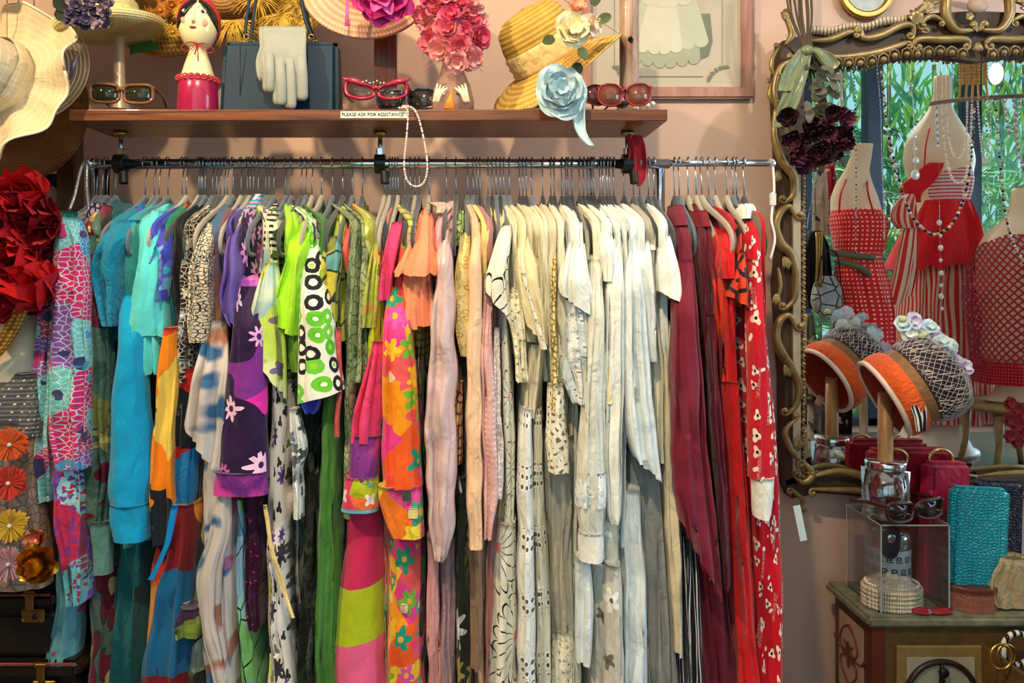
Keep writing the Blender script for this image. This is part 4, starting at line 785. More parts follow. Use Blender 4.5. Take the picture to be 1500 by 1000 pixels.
G(937, 'cream_high_neck_top', 'cream high-neck top', 'cream high-neck sleeveless top whose collar gapes open on a grey hanger', 'top', [
 ('collar', W['ivory'], [(940, 962, 338, 1.66), (938, 966, 350, 1.63), (942, 964, 366, 1.6)], dict(dep=.06, folds=1)),
 ('bodice', W['ivory'], [(944, 962, 362, 1.62), (946, 968, 420), (956, 978, 540), (958, 980, 678)], dict(body=True, d=1.6))], hc=1)
G(950, 'white_wide_tee', 'white wide-sleeve tee', 'white tee with square open sleeve right against the maroon dress', 'top', [
 ('bodice', W['white'], shoulder(950, 962, 986)+[(964, 990, 460), (968, 988, 520)], dict(B, d=1.61)),
 ('sleeve', W['white'], [(964, 976, 322, 1.68), (966, 988, 350, 1.61), (968, 998, 390), (970, 1005, 438)], dict(d=1.555, dep=.08, folds=1, amp=.004, sk=-.016))], hc=1)
G(958, 'cream_sleeveless_top', 'cream sleeveless long top', 'cream sleeveless top with a long split hem above the striped dress', 'top', [
 ('bodice', W['ecru'], [(974, 990, 470, 1.62), (976, 992, 600), (980, 1000, 760), (988, 1000, 880), (993, 999, 960)], dict(d=1.585, dep=.08, folds=1))], hc=1)
# --- red end
G(988, 'striped_navy_dress', 'navy dress with white pinstripes', 'navy dress with white pinstripes at the bottom between cream and maroon', 'dress', [
 ('skirt', navst, [(998, 1016, 720), (1000, 1030, 860), (1000, 1036, 1000), (998, 1040, 1120)], dict(d=1.6, dep=.14, folds=2)),
 ('bodice', brst, [(984, 1000, 600), (986, 1000, 690)], dict(d=1.6, dep=.08, folds=1))], hc=1)
G(995, 'maroon_cape_dress', 'maroon batwing dress', 'maroon crepe dress with huge batwing sleeve folding to a corner', 'dress', [
 ('collar', marn, [(984, 1006, 300, 1.76), (982, 1010, 312, 1.72), (990, 1012, 330, 1.68)], dict(dep=.07, folds=1)),
 ('bodice', marn, [(990, 1012, 318, 1.74), (990, 1022, 340, 1.65), (988, 1034, 420), (990, 1044, 600), (996, 1060, 800)], dict(body=True, d=1.6)),
 ('sleeve', marn, [(994, 1018, 380, 1.6), (992, 1026, 460), (990, 1034, 580), (989, 1046, 680), (994, 1056, 760), (1004, 1064, 830)], dict(d=1.535, dep=.07, folds=2, amp=.010, sk=-.085)),
 ('skirt', marn2, [(1020, 1062, 780), (1022, 1080, 900), (1026, 1092, 1000), (1028, 1098, 1120)], dict(d=1.6, dep=.14, folds=3, amp=.010))], hc=0)
G(1008, 'wine_long_dress', 'wine red long dress', 'wine red long dress with looped sleeve ending just right of the batwing', 'dress', [
 ('bodice', marn2, [(1010, 1022, 298, 1.77), (1018, 1034, 315, 1.71), (1024, 1044, 345, 1.63), (1030, 1054, 500), (1040, 1068, 700)], dict(body=True, d=1.61)),
 ('sleeve', marn2, [(1040, 1050, 460, 1.6), (1044, 1058, 600), (1056, 1070, 740), (1062, 1074, 830), (1062, 1072, 866)], dict(d=1.56, dep=.05, folds=1))], hc=2)
G(1020, 'dark_red_turtleneck', 'dark red turtleneck', 'dark red ribbed turtleneck with an empty armhole over a grey hanger', 'sweater', [
 ('collar', dred, [(1018, 1040, 308, 1.72), (1020, 1040, 318, 1.7), (1022, 1044, 332, 1.67)], dict(dep=.06, folds=1)),
 ('bodice', dred, [(1024, 1044, 328, 1.68), (1034, 1054, 360, 1.62), (1044, 1064, 460), (1048, 1070, 700), (1052, 1080, 860)], dict(body=True, d=1.62))], hc=2)
G(1028, 'orange_red_dress', 'orange-red jersey dress', 'orange-red jersey dress with smooth shoulder left of the red polo', 'dress', [
 ('bodice', orred, [(1036, 1050, 330, 1.72), (1044, 1064, 350, 1.64), (1048, 1074, 420), (1052, 1080, 560)], dict(body=True, d=1.6)),
 ('skirt', red, [(1060, 1090, 560), (1070, 1104, 760), (1084, 1120, 1000), (1088, 1124, 1120)], dict(d=1.59, dep=.16, folds=2))], hc=2)
G(1048, 'red_polo_dress', 'red short-sleeve polo dress', 'red polo dress with short cuffed sleeve and long scarlet skirt', 'dress', [
 ('bodice', red, [(1050, 1062, 318, 1.75), (1056, 1078, 335, 1.67), (1062, 1086, 380), (1066, 1090, 520), (1072, 1096, 700)], dict(body=True, d=1.6)),
 ('sleeve', red, [(1060, 1076, 340, 1.64), (1058, 1078, 375), (1056, 1078, 390), (1064, 1078, 408)], dict(d=1.57, dep=.06, folds=1))], hc=2)
G(1065, 'red_black_print_top', 'red top with black outlined print', 'orange-red top printed with bold black outlines, short flared sleeve', 'top', [
 ('bodice', redblk, [(1074, 1082, 316, 1.76), (1078, 1092, 335, 1.68), (1080, 1096, 370)], dict(body=True, d=1.64)),
 ('sleeve', redblk, [(1082, 1094, 370, 1.62), (1078, 1100, 400), (1074, 1106, 446)], dict(d=1.56, dep=.07, folds=2, amp=.006, sk=-.016))], hc=2)
E1, O1 = G(1090, 'red_pyjamas', 'red printed pyjamas', 'red flannel pyjamas with white printed figures and lettering, white collar and white cuff', 'pyjamas', [
 ('collar', W['white'], [(1086, 1108, 298, 1.74), (1088, 1114, 306, 1.71), (1090, 1108, 320, 1.69)], dict(dep=.06, folds=1)),
 ('bodice', pj, [(1094, 1112, 306, 1.74), (1096, 1122, 330, 1.65), (1092, 1130, 400), (1090, 1140, 520), (1096, 1150, 620), (1100, 1158, 760), (1108, 1162, 900), (1112, 1160, 1000), (1112, 1160, 1120)], dict(body=True, d=1.6, folds=2, amp=.008)),
 ('sleeve', pj, [(1104, 1118, 380, 1.6), (1102, 1124, 470), (1104, 1132, 560), (1106, 1138, 640), (1106, 1140, 704)], dict(d=1.545, dep=.06, folds=1, amp=.004)),
 ('cuff', W['white'], [(1108, 1140, 702), (1110, 1138, 722), (1110, 1134, 758), (1112, 1132, 763)], dict(d=1.54, dep=.06, folds=1, amp=.002))], hc=1)
whp = M('figure_white', (238, 226, 218), .8)
for part, xs in ((O1[2], (1112, 1127)), (O1[1], (1146, 1120, 1136))):
    bv = bvh(part)
    for i, px in enumerate(xs):
        dd = 1.545 if part is O1[2] else 1.6
        for j, py in enumerate(range(440+i*40, 700, 120) if part is O1[2] else range(560+i*60, 990, 105)):
            if part is O1[1] and px < 1145 and py < 770: continue
            p = P(px, py, dd)
            writing('lettering', 'I AM A GOOD SPORT', .0066, Matrix.Translation(p) @ Matrix.Rotation(-PI/2+.06, 4, 'Y') @ Matrix.Rotation(PI/2, 4, 'X'), whp, part, bv, .0015)
# garments between the named ones: one for every further hanger on the rail
fill = [(291, 'ocean', (20, 80, 110), 'teal'), (300, 'print', (40, 40, 44), 'black'), (317, 'moss', (120, 120, 80), 'olive'), (323, 'mauve', (150, 100, 110), 'mauve'), (329, 'ecru_print', (190, 176, 150), 'ecru'),
 (394, 'leafp', (140, 150, 70), 'olive'), (362, 'wine', (90, 30, 60), 'plum'), (448, 'moss2', (96, 120, 60), 'moss green'), (531, 'gold', (200, 180, 90), 'mustard'), (575, 'mint2', (150, 190, 120), 'pale green'), (579, 'rose2', (230, 120, 110), 'salmon'),
 (703, 'peachl2', (238, 190, 150), 'pale peach'), (721, 'butter2', (240, 206, 130), 'butter yellow'), (733, 'cream2', (234, 214, 160), 'cream'), (771, 'iv3', (228, 216, 180), 'cream'), (812, 'iv4', (226, 214, 186), 'ivory'), (829, 'iv5', (232, 226, 210), 'ivory'), (855, 'iv6', (226, 218, 190), 'cream'),
 (865, 'iv7', (220, 210, 180), 'ecru'), (870, 'iv8', (232, 228, 220), 'white'), (879, 'iv9', (226, 222, 206), 'white'), (889, 'iv10', (236, 234, 226), 'white'), (1038, 'red2', (180, 20, 30), 'crimson'), (1074, 'taupe', (120, 100, 88), 'taupe'), (1079, 'red3', (190, 24, 24), 'scarlet')]
GS.sort(); names = [g[0] for g in GS]; used = {}
for h, mn, c, word in fill:
    left = [g for g in GS if g[0] < h][-1]; k = left[1]; used.setdefault((k, word), 0); used[(k, word)] += 1
    while h in names: h += 3
    names.append(h)
    n = 690+(h-690)*D0/1.63; m = FB('plain_'+mn, c, rough=.85)
    short = '%s garment right of the %s' % (word, k)
    lb = '%s garment squeezed in just right of the %s' % (word, k)
    if used[(k, word)] > 1: lb = 'second '+lb; short = 'second '+short
    e = empty('plain_garment', (P(h, 0, D0).x, 0, RZ-.09), lb, 'garment')
    hanger(h, 3 if 700 < h < 930 else (1 if int(h) % 2 else 0), short, small=.84 if h < 985 else .62)
    cloth('bodice', [(h-5, h+5, 299, 1.775), (n-7, n+7, 310, 1.7), (n-9, n+9, 328, 1.64), (n-10, n+10, 600), (n-11, n+11, 1120)], 1.635, m, e, body=True, seed=int(h), folds=2)
# ---------------------------------------------------------------- things on the shelf
S = lambda px, py, d=1.75: P(px, py, d)
def px2m(n, d=1.75): return n*d/F
ZT = SZ
# papier mache lady vase
skin = M('doll_cream_glaze', (236, 224, 176), .2, coat=.5, var=.03); pinkg = M('doll_pink_glaze', (168, 24, 74), .25, coat=.5, var=.25); ink = M('painted_black', (22, 18, 20), .3); lips = M('painted_red', (170, 20, 40), .4); blush = M('painted_blush', (240, 150, 140), .5, var=.02); scarf = M('scarf_red', (190, 45, 60), .5, var=.3, nscale=160)
d = 1.74; c = P(290, 160, d); vx, vy = c.x, c.y
e = empty('lady_head_vase', (vx, vy, ZT), 'painted papier mache lady with black hair, red headscarf and pink ruffled bodice', 'figurine')
z = lambda py: P(0, py, d).z
MB().lathe([(.045, ZT), (.0475, ZT+.005), (.045, z(135)), (.043, z(118)), (.040, z(116))], Matrix.Translation((vx, vy, 0))).build('bodice', pinkg, e)
MB().lathe([(.043, z(121)), (.030, z(95)), (.0205, z(78)), (.0185, z(70)), (.019, z(60))], Matrix.Translation((vx, vy, 0))).build('neck', skin, e)
MB().ball((vx, vy, z(38)), (.0445, .042, .060), 32, 20).build('head', skin, e)
mb = MB()
for k in range(20):
    a = 2*PI*k/20; mb.tube(arc((vx+.044*math.cos(a), vy+.044*math.sin(a), z(118)), .006, 0, 2*PI, 8), .0022, 5)
mb.build('lace_trim', scarf, e)
MB().ball((vx+.002, vy+.018, z(30)), (.050, .044, .066), 28, 18).build('headscarf', scarf, e)
mb = MB()                                                  # black hair parted in the middle, two wings over the forehead
for sg in (-1, 1):
    rows = []
    for i in range(9):
        u = i/8; q = []
        for j in range(5):
            v = j/4; x = sg*(.002+u*.043); zz = z(38)+.062*math.sqrt(max(0, 1-(x/.0455)**2))*(1-v*(.22+.62*u))
            zz -= v*.014*u; rx = x/.0455; rz = (zz-z(38))/.061; r2 = max(.02, 1-rx*rx-rz*rz)
            q.append((vx+x, vy-.0432*math.sqrt(r2)-.001, zz))
        rows.append(q)
    mb.grid(rows)
mb.build('hair', ink, e, solid=.002)
def on_face(px, py):
    p = P(px, py, d); rx = (p.x-vx)/.0445; rz = (p.z-z(38))/.06; return Vector((p.x, vy-.042*math.sqrt(max(.02, 1-rx*rx-rz*rz)), p.z))
wh = M('eye_white', (240, 238, 230), .3)
for px in (274, 297):
    p = on_face(px, 24); o = MB().ball(p, (.0085, .0012, .0048), 14, 8).build('eye', wh, e); MB().ball(p+Vector((0, -.0008, 0)), (.0045, .0012, .0045), 12, 8).build('pupil', ink, o)
    MB().tube([on_face(px-7, 18), on_face(px, 14), on_face(px+7, 17)], .0006, 5).build('eyebrow', ink, e)
for px, py, rr in ((272, 37, .008), (298, 40, .0085)):
    p = on_face(px, py); MB().ball(p+Vector((0, .0008, 0)), (rr, .0016, rr), 16, 8).build('cheek', blush, e)
MB().tube([on_face(286, 22), on_face(284.5, 32)+Vector((0, -.004, 0)), on_face(284, 39)+Vector((0, -.006, 0)), on_face(284, 42)], [.0015, .003, .005, .002], 10).build('nose', skin, e)
p = on_face(284, 48); MB().ball(p, (.0085, .0022, .0032), 14, 8).build('mouth', lips, e)
mb = MB(); p = P(290, 68, d)+Vector((0, -.024, 0))
mb.tube(arc((p.x, vy+.0, p.z+.004), .0225, PI, 2*PI, 14, 'xy', .024), .0008, 5)
for sg in (-1, 1): mb.tube(spline([p, p+Vector((sg*.020, -.004, .0)), p+Vector((sg*.036, -.004, -.014)), p+Vector((sg*.022, -.002, -.020)), p], 5), .0014, 5); mb.tube([p, p+Vector((sg*.004-.003, -.006, -.04-.012*sg))], .0014, 5)
mb.build('ribbon_bow', lips, e)
e.rotation_euler.z = .33
# blue handbag with gloves
bagm = M('handbag_blue_leather', (4, 42, 68), .5, var=.3, nscale=9, spec=.3)
c = P(411, 108, 1.76); w_ = px2m(170, 1.76); hh = z(58)-ZT
e = empty('handbag', (c.x, c.y+.02, ZT), 'structured navy blue leather handbag with two slim handles', 'handbag')
rbox('body', (c.x, c.y+.02, ZT+hh/2+.002), (w_, .075, hh), bagm, e, .012, mod=lambda v: Vector((v.x*(1+.03*(-v.z/hh)), v.y*(1.25-.6*(v.z/hh+.5)), v.z)))
MB().tube([(c.x-w_/2+.006, c.y+.02, ZT+hh), (c.x+w_/2-.006, c.y+.02, ZT+hh)], .0045, 10).build('top_frame', M('frame_dark_metal', (40, 44, 52), .3, 1), e)
MB().box((c.x-w_/2+.048, c.y-.0215, ZT+.01), (c.x-w_/2+.0495, c.y-.0205, ZT+hh-.01)).build('seam', ink, e)
for dy in (.0, .045):
    pts = spline([P(360, 56, 1.76)+Vector((0, dy, 0)), P(361, 30, 1.76)+Vector((0, dy, 0)), P(375, -40, 1.76)+Vector((0, dy, 0)), P(408, -62, 1.76)+Vector((0, dy, 0)), P(435, -25, 1.76)+Vector((0, dy, 0)), P(446, 25, 1.76)+Vector((0, dy, 0)), P(457, 54, 1.76)+Vector((0, dy, 0))], 6)
    o = MB().tube(pts, .0042, 8, flat=.5).build('handle', bagm, e)
    for px in (361, 456): MB().tube(arc(P(px, 54, 1.757)+Vector((0, dy, 0)), .006, 0, 2*PI, 12), .0014, 6).build('ring', gold, e)
glv = FB('glove_kid_leather', (158, 162, 156), rough=.45, bstr=.2, wr=24, sheen=0)
e = empty('gloves', P(420, 90, 1.69), 'pair of pale grey leather gloves draped over the blue handbag', 'gloves')
for gi, (off, dy) in enumerate(((0, 0), (-5, .008))):
    d_ = 1.70+dy
    # the glove folds over the clasp: hand back, then four fingers and a thumb
    cloth('hand', [(383+off, 447+off, 38, d_+.05), (382+off, 447+off, 42, d_+.01), (384+off, 448+off, 70), (386+off, 449+off, 95), (390+off, 448+off, 104)], d_, glv, e, dep=.012, folds=2, amp=.0012, seed=gi, wr=.4)
    for k, (a, b, y0, y1) in enumerate(((388, 402, 84, 136), (403, 419, 92, 155), (419, 433, 92, 160), (434, 450, 88, 148))):
        m = (a+b)/2+off; rr = px2m((b-a)/2, d_)
        MB().tube(spline([P(m-1, y0-6, d_+.004), P(m, y0+12, d_-.004), P(m+1, (y0+y1)/2, d_-.005), P(m+1.5, y1-8, d_-.002), P(m+1.5, y1, d_)], 4), [rr*.8]+[rr*1.0]*4+[rr*1.02]*4+[rr]*4+[rr*.92, rr*.75, rr*.5, rr*.1], 12, flat=.65).build('finger', glv, e)
    MB().tube(spline([P(390+off, 70, d_+.01), P(384+off, 90, d_+.01), P(386+off, 112, d_+.008), P(392+off, 122, d_+.012)], 4), [.007]*9+[.0065, .005, .003, .001], 10).build('thumb', glv, e)
# glasses
def glasses(name, label, c, w_, rim, lensm, yaw=0, tilt=0, lens_h=.038, cat_eye=0, rad=.0022, temples=True, power=2.6, group=None, arms_down=.0, cat='sunglasses'):
    e = empty(name, c, label, cat, group); mw = Matrix.Translation(c) @ Matrix.Rotation(yaw, 4, 'Z') @ Matrix.Rotation(tilt, 4, 'X')
    lw = w_*.215; lh = lens_h/2; T = lambda x, y, zz: mw @ Vector((x, y, zz))
    for sg in (-1, 1):
        cx = sg*w_*.25; pts = []
        for i in range(29):
            a = 2*PI*i/28; ca, sa = math.cos(a), math.sin(a)
            x = lw*math.copysign(abs(ca)**(2/power), ca); y = lh*math.copysign(abs(sa)**(2/power), sa)
            y += cat_eye*max(0, sg*ca)*max(0, sa)+cat_eye*.3*max(0, sg*ca); x *= 1+.1*max(0, sa)
            pts.append((cx+x, .006*(x/lw*sg)**2, y))
        MB().tube([T(*p) for p in pts], rad, 6, False).build('rim', rim, e)
        mb = MB(); mb.add([T(cx, 0, 0)]+[T(*p) for p in pts[:-1]], [(0, i+1, (i+1) % 28+1) for i in range(28)]); mb.build('lens', lensm, e, solid=.001)
        if temples:
            ex = sg*(w_*.475); MB().tube(spline([T(ex*.96, .004, lh*.7+cat_eye*.6), T(ex*1.04, .02, lh*.7), T(ex*1.02, .08, lh*.45-arms_down*.3), T(ex*.95, .125, -lh*.1-arms_down)], 5), rad*1.2, 6, flat=1).build('temple', rim, e)
    MB().tube(spline([T(-w_*.045, 0, lh*.35), T(0, -.002, lh*.55), T(w_*.045, 0, lh*.35)], 4), rad*1.2, 6).build('bridge', rim, e)
    return e, T
smoke = M('lens_dark_green', (40, 42, 22), .05, var=.05, coat=.6); mirr = M('lens_mirrored', (90, 84, 80), .08, .7, var=.3, nscale=30); brown_l = M('lens_brown', (70, 28, 24), .05, coat=.6); clear_l = clearm('lens_clear', (240, 235, 230))
brownfr = M('frame_translucent_brown', (120, 74, 48), .15, coat=.6)
standm = M('hat_stand_satin_metal', (196, 176, 152), .35, .35, var=.1)
def hatstand(label, px, pytop, d, zb, mat, r=.066, stem=.015):
    c = P(px, 0, d); zt = P(0, pytop, d).z; e = empty('hat_stand', (c.x, c.y, zb), label, 'hat stand')
    MB().lathe([(0, zb), (r, zb), (r, zb+.010), (r*.85, zb+.020), (r*.3, zb+.026), (stem*1.6, zb+.03)], Matrix.Translation((c.x, c.y, 0))).build('base', mat, e)
    MB().lathe([(stem*2.0, zb+.028), (stem*1.5, zb+.06), (stem, zb+.11), (stem*.95, zt)], Matrix.Translation((c.x, c.y, 0)), 20).build('stem', mat, e)
    return e
e = hatstand('curved silver stand holding the pale yellow boater on the shelf', 175, 55, 1.80, ZT, standm, .062, .013)
glasses('sunglasses', 'translucent brown wide-arm sunglasses leaning at the foot of the silver hat stand', P(177, 137, 1.70), .148, brownfr, smoke, .12, 0, .042, .004, .004, power=3.2)
# pale yellow boater with purple flowers
yst = straw('straw_pale_yellow', (232, 224, 168), (196, 184, 120), 160); brimedge = M('hat_edge_cream', (240, 234, 190), .7)
c = P(164, 34, 1.77); e = empty('boater_hat', c, 'pale yellow boater hat with purple flower cluster on the silver stand', 'hat')
mw = axis_mat(P(162, 46, 1.78), (-.13, -.06, 1)) @ Matrix.Scale(.93, 4)
MB().lathe([(.0, .0), (.09, -.002), (.128, -.001), (.131, .008), (.134, .018), (.129, .020), (.120, .006), (.082, .008), (.080, .016), (.079, .022)], mw, 56).build('brim', yst, e, solid=.002)
MB().lathe([(.080, .02), (.079, .036), (.078, .048)], mw, 48).build('ribbon', FB('ribbon_lemon', (226, 224, 130), rough=.5), e)
MB().lathe([(.078, .047), (.076, .066), (.070, .074), (.04, .080), (0, .082)], mw, 48).build('crown', yst, e)
purf = M('petal_grey_violet', (92, 76, 110), .8, var=.35, nscale=60); purf2 = M('petal_lilac', (150, 128, 150), .8, var=.3, nscale=60)
rnd = random.Random(4)
for k in range(44):
    q = P(130+rnd.uniform(-30, 30), 12+rnd.uniform(-26, 28), 1.60+rnd.uniform(-.012, .02)); MB().flower(q, (rnd.uniform(-.5, .5), -1, rnd.uniform(-.3, .6)), rnd.uniform(.012, .016), ((5, 1, .5, 1.1), (4, .55, 1, .9)), k).build('blossom', (purf, purf2)[k % 2], e)
for k in range(3): MB().petal(P(108, 0+k*8, 1.63), Vector((-.6, -.2, .4-k*.4)).normalized(), Vector((0, -1, 0)), .04, .02, .2, .2).build('leaf', M('leaf_dark', (24, 34, 26), .7), e)
# green card, woven straw hats behind
stw = straw('straw_floral_hat', (216, 168, 84), (150, 96, 30), 75); stb = straw('straw_tan', (196, 146, 86), (140, 92, 48), 110); sty = straw('straw_golden', (222, 184, 84), (168, 122, 36), 90)
raf = M('raffia', (214, 172, 66), .7, var=.4, nscale=50); raf2 = M('raffia_orange', (206, 132, 48), .7, var=.4, nscale=50)
MBc = MB().add([P(190, 55, 1.9), P(222, 52, 1.9), P(235, 71, 1.9), P(190, 80, 1.9)], [(0, 1, 2, 3)]); tag(MBc.build('paper_card', M('card_green', (60, 130, 60), .7), smooth=False, solid=.001), 'green paper card hanging under the boater beside the painted lady', 'card')
c = P(245, -20, 1.98); e = empty('flowered_straw_hat', c, 'wide straw hat covered in raffia flowers behind the painted lady', 'hat')
mw = axis_mat(c, (.1, -1, .15))
MB().lathe([(.195, -.01), (.19, .0), (.1, .01), (.09, .03), (.085, .08), (.05, .1), (0, .103)], mw, 60).build('brim', stw, e, solid=.003)
rnd = random.Random(8)
for k in range(16):
    q = P(235+rnd.uniform(-25, 40), rnd.uniform(-30, 50), 1.86+rnd.uniform(0, .06)); mb = MB(); nn = 26
    for i in range(nn):
        a = 2*PI*i/nn; L = rnd.uniform(.018, .028); mb.tube([q, q+Vector((math.cos(a)*L*.6, -.012, math.sin(a)*L*.6)), q+Vector((math.cos(a)*L, -.006, math.sin(a)*L))], .0013, 4)
    mb.ball(q+Vector((0, -.01, 0)), .005, 8, 5); mb.build('raffia_flower', (raf, raf2)[k % 2], e)
c = P(395, -30, 2.0); e = empty('fringed_straw_hat', c, 'golden straw hat with raffia fringe hanging behind the navy handbag', 'hat')
MB().lathe([(.2, .0), (.19, .005), (.11, .01), (.1, .05), (.09, .09), (.05, .11), (0, .115)], axis_mat(c, (-.15, -1, .1)), 60).build('brim', sty, e, solid=.003)
for bx, by in ((415, 30), (345, 40), (380, 5), (450, 12)):
    mb = MB(); q = P(bx, by-10, 1.87)
    for i in range(70):
        a = -PI/2+rnd.uniform(-1.5, 1.5); L = rnd.uniform(.03, .085); mb.tube([q+Vector((rnd.uniform(-.01, .01), 0, 0)), q+Vector((math.cos(a)*L*.6, -.012, math.sin(a)*L*.5)), q+Vector((math.cos(a)*L, -.004, math.sin(a)*L))], .0013, 4)
    tag(mb.build('raffia_fringe', raf, e), kind='stuff')
c = P(325, 20, 1.9); e = empty('brown_woven_hat', c, 'brown woven straw hat crown between the painted lady and the navy handbag', 'hat')
MB().lathe([(.07, 0), (.068, .04), (.05, .06), (0, .066)], axis_mat(P(345, -5, 1.94), (-.2, -1, .2)), 40).build('crown', stb, e)
# wide-brim organza hat and brown straw hat at the left, golden straw hat top left
org = straw('organza_sheer', (222, 200, 158), (196, 168, 124), 45, .6)
org2 = FB('organza_cloth', (226, 206, 166), ('stripe', 1, 60, .12, (238, 224, 192)), rough=.6, alpha=.93, wr=20)
c = P(10, 95, 1.62); e = empty('organza_hat', c, 'big cream organza hat with rippled sheer brim at the left edge', 'hat')
mw = axis_mat(P(2, 118, 1.68), (-.30, -1, .30))
MB().lathe([(.088, -.01), (.085, .03), (.078, .07), (.068, .095), (.04, .11), (0, .114)], mw, 48).build('crown', org2, e)
MB().lathe([(.09, .0), (.094, .012), (.092, .03), (.088, .04)], mw, 48, lambda u, r, a: (.003*math.sin(3*a+u*9), .002*math.sin(7*a))).build('band', org2, e)
MB().lathe([(.088, .0), (.11, -.006), (.13, -.010), (.15, -.010), (.175, -.006), (.195, .0)], mw, 120, lambda u, r, a: (.024*u*math.sin(5*a+.6)+.010*u*math.sin(11*a), .012*u*math.sin(4*a))).build('brim', org2, e)
MB().lathe([(.192, .001), (.197, .0)], mw, 120, lambda u, r, a: (.024*math.sin(5*a+.6)+.010*math.sin(11*a), .012*math.sin(4*a))).build('brim_edge', M('organza_edge', (240, 228, 200), .5), e, solid=.003)
c = P(60, 60, 1.9); e = empty('sheer_ringed_hat', c, 'sheer cream hat with concentric piping rings behind the rippled organza hat', 'hat')
mw = axis_mat(P(45, 100, 1.77), (.05, -1, .2))
MB().lathe([(.05, .0), (.08, .0), (.12, .0), (.137, .0)], mw, 64).build('brim', FB('organza_thin', (214, 190, 150), rough=.7, alpha=.6), e)
for k in range(7): MB().tube([mw @ Vector(((.08+k*.0095)*math.cos(a), (.08+k*.0095)*math.sin(a), .001)) for a in (2*PI*i/64 for i in range(65))], .0014, 5).build('piping', M('organza_edge', (240, 228, 200), .5), e)
c = P(30, 170, 1.8); e = empty('brown_straw_hat', c, 'large brown woven straw hat hanging under the cream organza hat', 'hat')
stbr = straw('straw_brown', (150, 100, 52), (92, 56, 26), 150)
MB().lathe([(.19, -.012), (.18, -.004), (.12, .0), (.095, .01), (.09, .03), (.05, .04), (0, .04)], axis_mat(P(22, 152, 1.86), (-.1, -1, -.1)), 72).build('brim', stbr, e, solid=.004)
c = P(40, 10, 1.8); e = empty('golden_straw_hat', c, 'golden straw hat brim at the top left corner above the organza hat', 'hat')
MB().lathe([(.18, .0), (.17, .01), (.1, .03), (.09, .08), (.0, .1)], axis_mat(P(50, -75, 1.76), (-.1, -.6, 1)), 60).build('brim', straw('straw_lemon', (214, 196, 100), (140, 120, 40), 60), e, solid=.003)
mb = MB(); q = [P(101, 78, 1.6), P(110, 105, 1.6), P(102, 118, 1.6), P(99, 100, 1.6)]
tag(MB().tube([P(114, 78, 1.63), P(107, 95, 1.62), P(102, 118, 1.62)], [.002, .008, .001], 8, flat=.3).build('feather', M('feather_violet', (66, 56, 92), .5, var=.4), None), 'small violet feather tucked at the brim of the organza hat', 'feather')
e = empty('hat_rack', (-.8, YW-.01, 2.3), 'plain wooden peg rail high on the wall from which the straw hats hang', 'hat rack')
rbox('rail', (-.8, YW-.012, 2.3), (1.3, .02, .06), wood('rack_wood', (110, 76, 50), (140, 100, 70)), e, .003)
for px, py, dq in ((22, 152, 1.86), (45, 100, 1.78), (5, 118, 1.69), (245, -20, 1.98), (395, -30, 2.0), (345, -5, 1.95)):
    q = P(px, py, dq); MB().tube([(q.x, q.y+.01, q.z), (q.x, q.y+.012, q.z+.03), (q.x, q.y+.015, 2.26), (q.x, YW, 2.3)], .0012, 6).build('peg', M('peg_brass', (150, 120, 70), .4, .8), e)
# pink sun hat with magenta peony on a wooden stand
c = P(565, 60, 1.82); e = empty('hat_stand', (c.x, c.y, ZT), 'flat dark brown wooden post stand holding the pink sun hat', 'hat stand')
wd = wood('wood_dark_red', (84, 36, 22), (130, 62, 38), (30, 30, 2), .4)
rbox('post', (c.x, c.y, (ZT+P(0, 40, 1.82).z)/2), (px2m(33, 1.82), .02, P(0, 40, 1.82).z-ZT), wd, e, .003); rbox('base', (c.x, c.y, ZT+.006), (.11, .08, .012), wd, e, .003)
pst = straw('straw_pink', (244, 190, 160), (216, 150, 124), 60)
c = P(535, -25, 1.79); e = empty('pink_sun_hat', c, 'wide pink straw sun hat with a magenta peony on wooden post', 'hat')
mw = axis_mat(P(535, -22, 1.79), (.10, -1, .42)) 
MB().lathe([(.155, -.012), (.15, -.006), (.085, .0), (.078, .02), (.07, .07), (.04, .085), (0, .088)], mw, 72).build('brim', pst, e, solid=.003)
mag = M('petal_magenta', (196, 30, 120), .6, var=.35, nscale=40); mag2 = M('petal_orchid', (226, 90, 170), .6, var=.3, nscale=40)
q = P(560, -6, 1.66)
MB().flower(q, (.1, -1, -.1), .074, ((9, 1, .35, 1), (8, .8, .6, 1)), 3, .42).build('outer_petals', mag, e); MB().flower(q+Vector((0, -.012, 0)), (.1, -1, 0), .052, ((8, 1, .7, .8), (7, .7, 1.0, .8), (5, .4, 1.4, .7)), 5, .4).build('inner_petals', mag2, e)
MB().tube([P(509, 0, 1.7), P(508, 38, 1.69)], [.003, .005], 8, flat=.3).build('ribbon_tail', mag2, e)
# cat-eye frames and dark mirrored sunglasses, pearls
redf = M('frame_raspberry', (168, 22, 60), .2, coat=.6); navf = M('frame_midnight', (22, 30, 50), .2, coat=.6)
e, T = glasses('sunglasses', 'round dark sunglasses with mirrored lenses behind the raspberry frames', P(595, 145, 1.735), .15, navf, mirr, -.1, 0, .046, 0, .003, power=2.6)
e, T = glasses('cat_eye_frames', 'raspberry cat-eye spectacle frames with tiny pearls along the brow', P(551, 134, 1.69), .150, redf, clear_l, .05, -.1, .034, .016, .0042, power=2.4, cat='spectacles', arms_down=-.02)
for sg in (-1, 1): MB().tube(spline([T(sg*.02, -.002, .014), T(sg*.045, -.003, .022), T(sg*.066, -.003, .026), T(sg*.079, 0, .032)], 4), [.003, .004, .005, .006, .007, .007, .007, .006, .005, .004, .003, .002, .001], 8, flat=.6).build('brow_wing', redf, e)
pearl = M('pearl', (238, 222, 210), .25, coat=.5, var=.03)
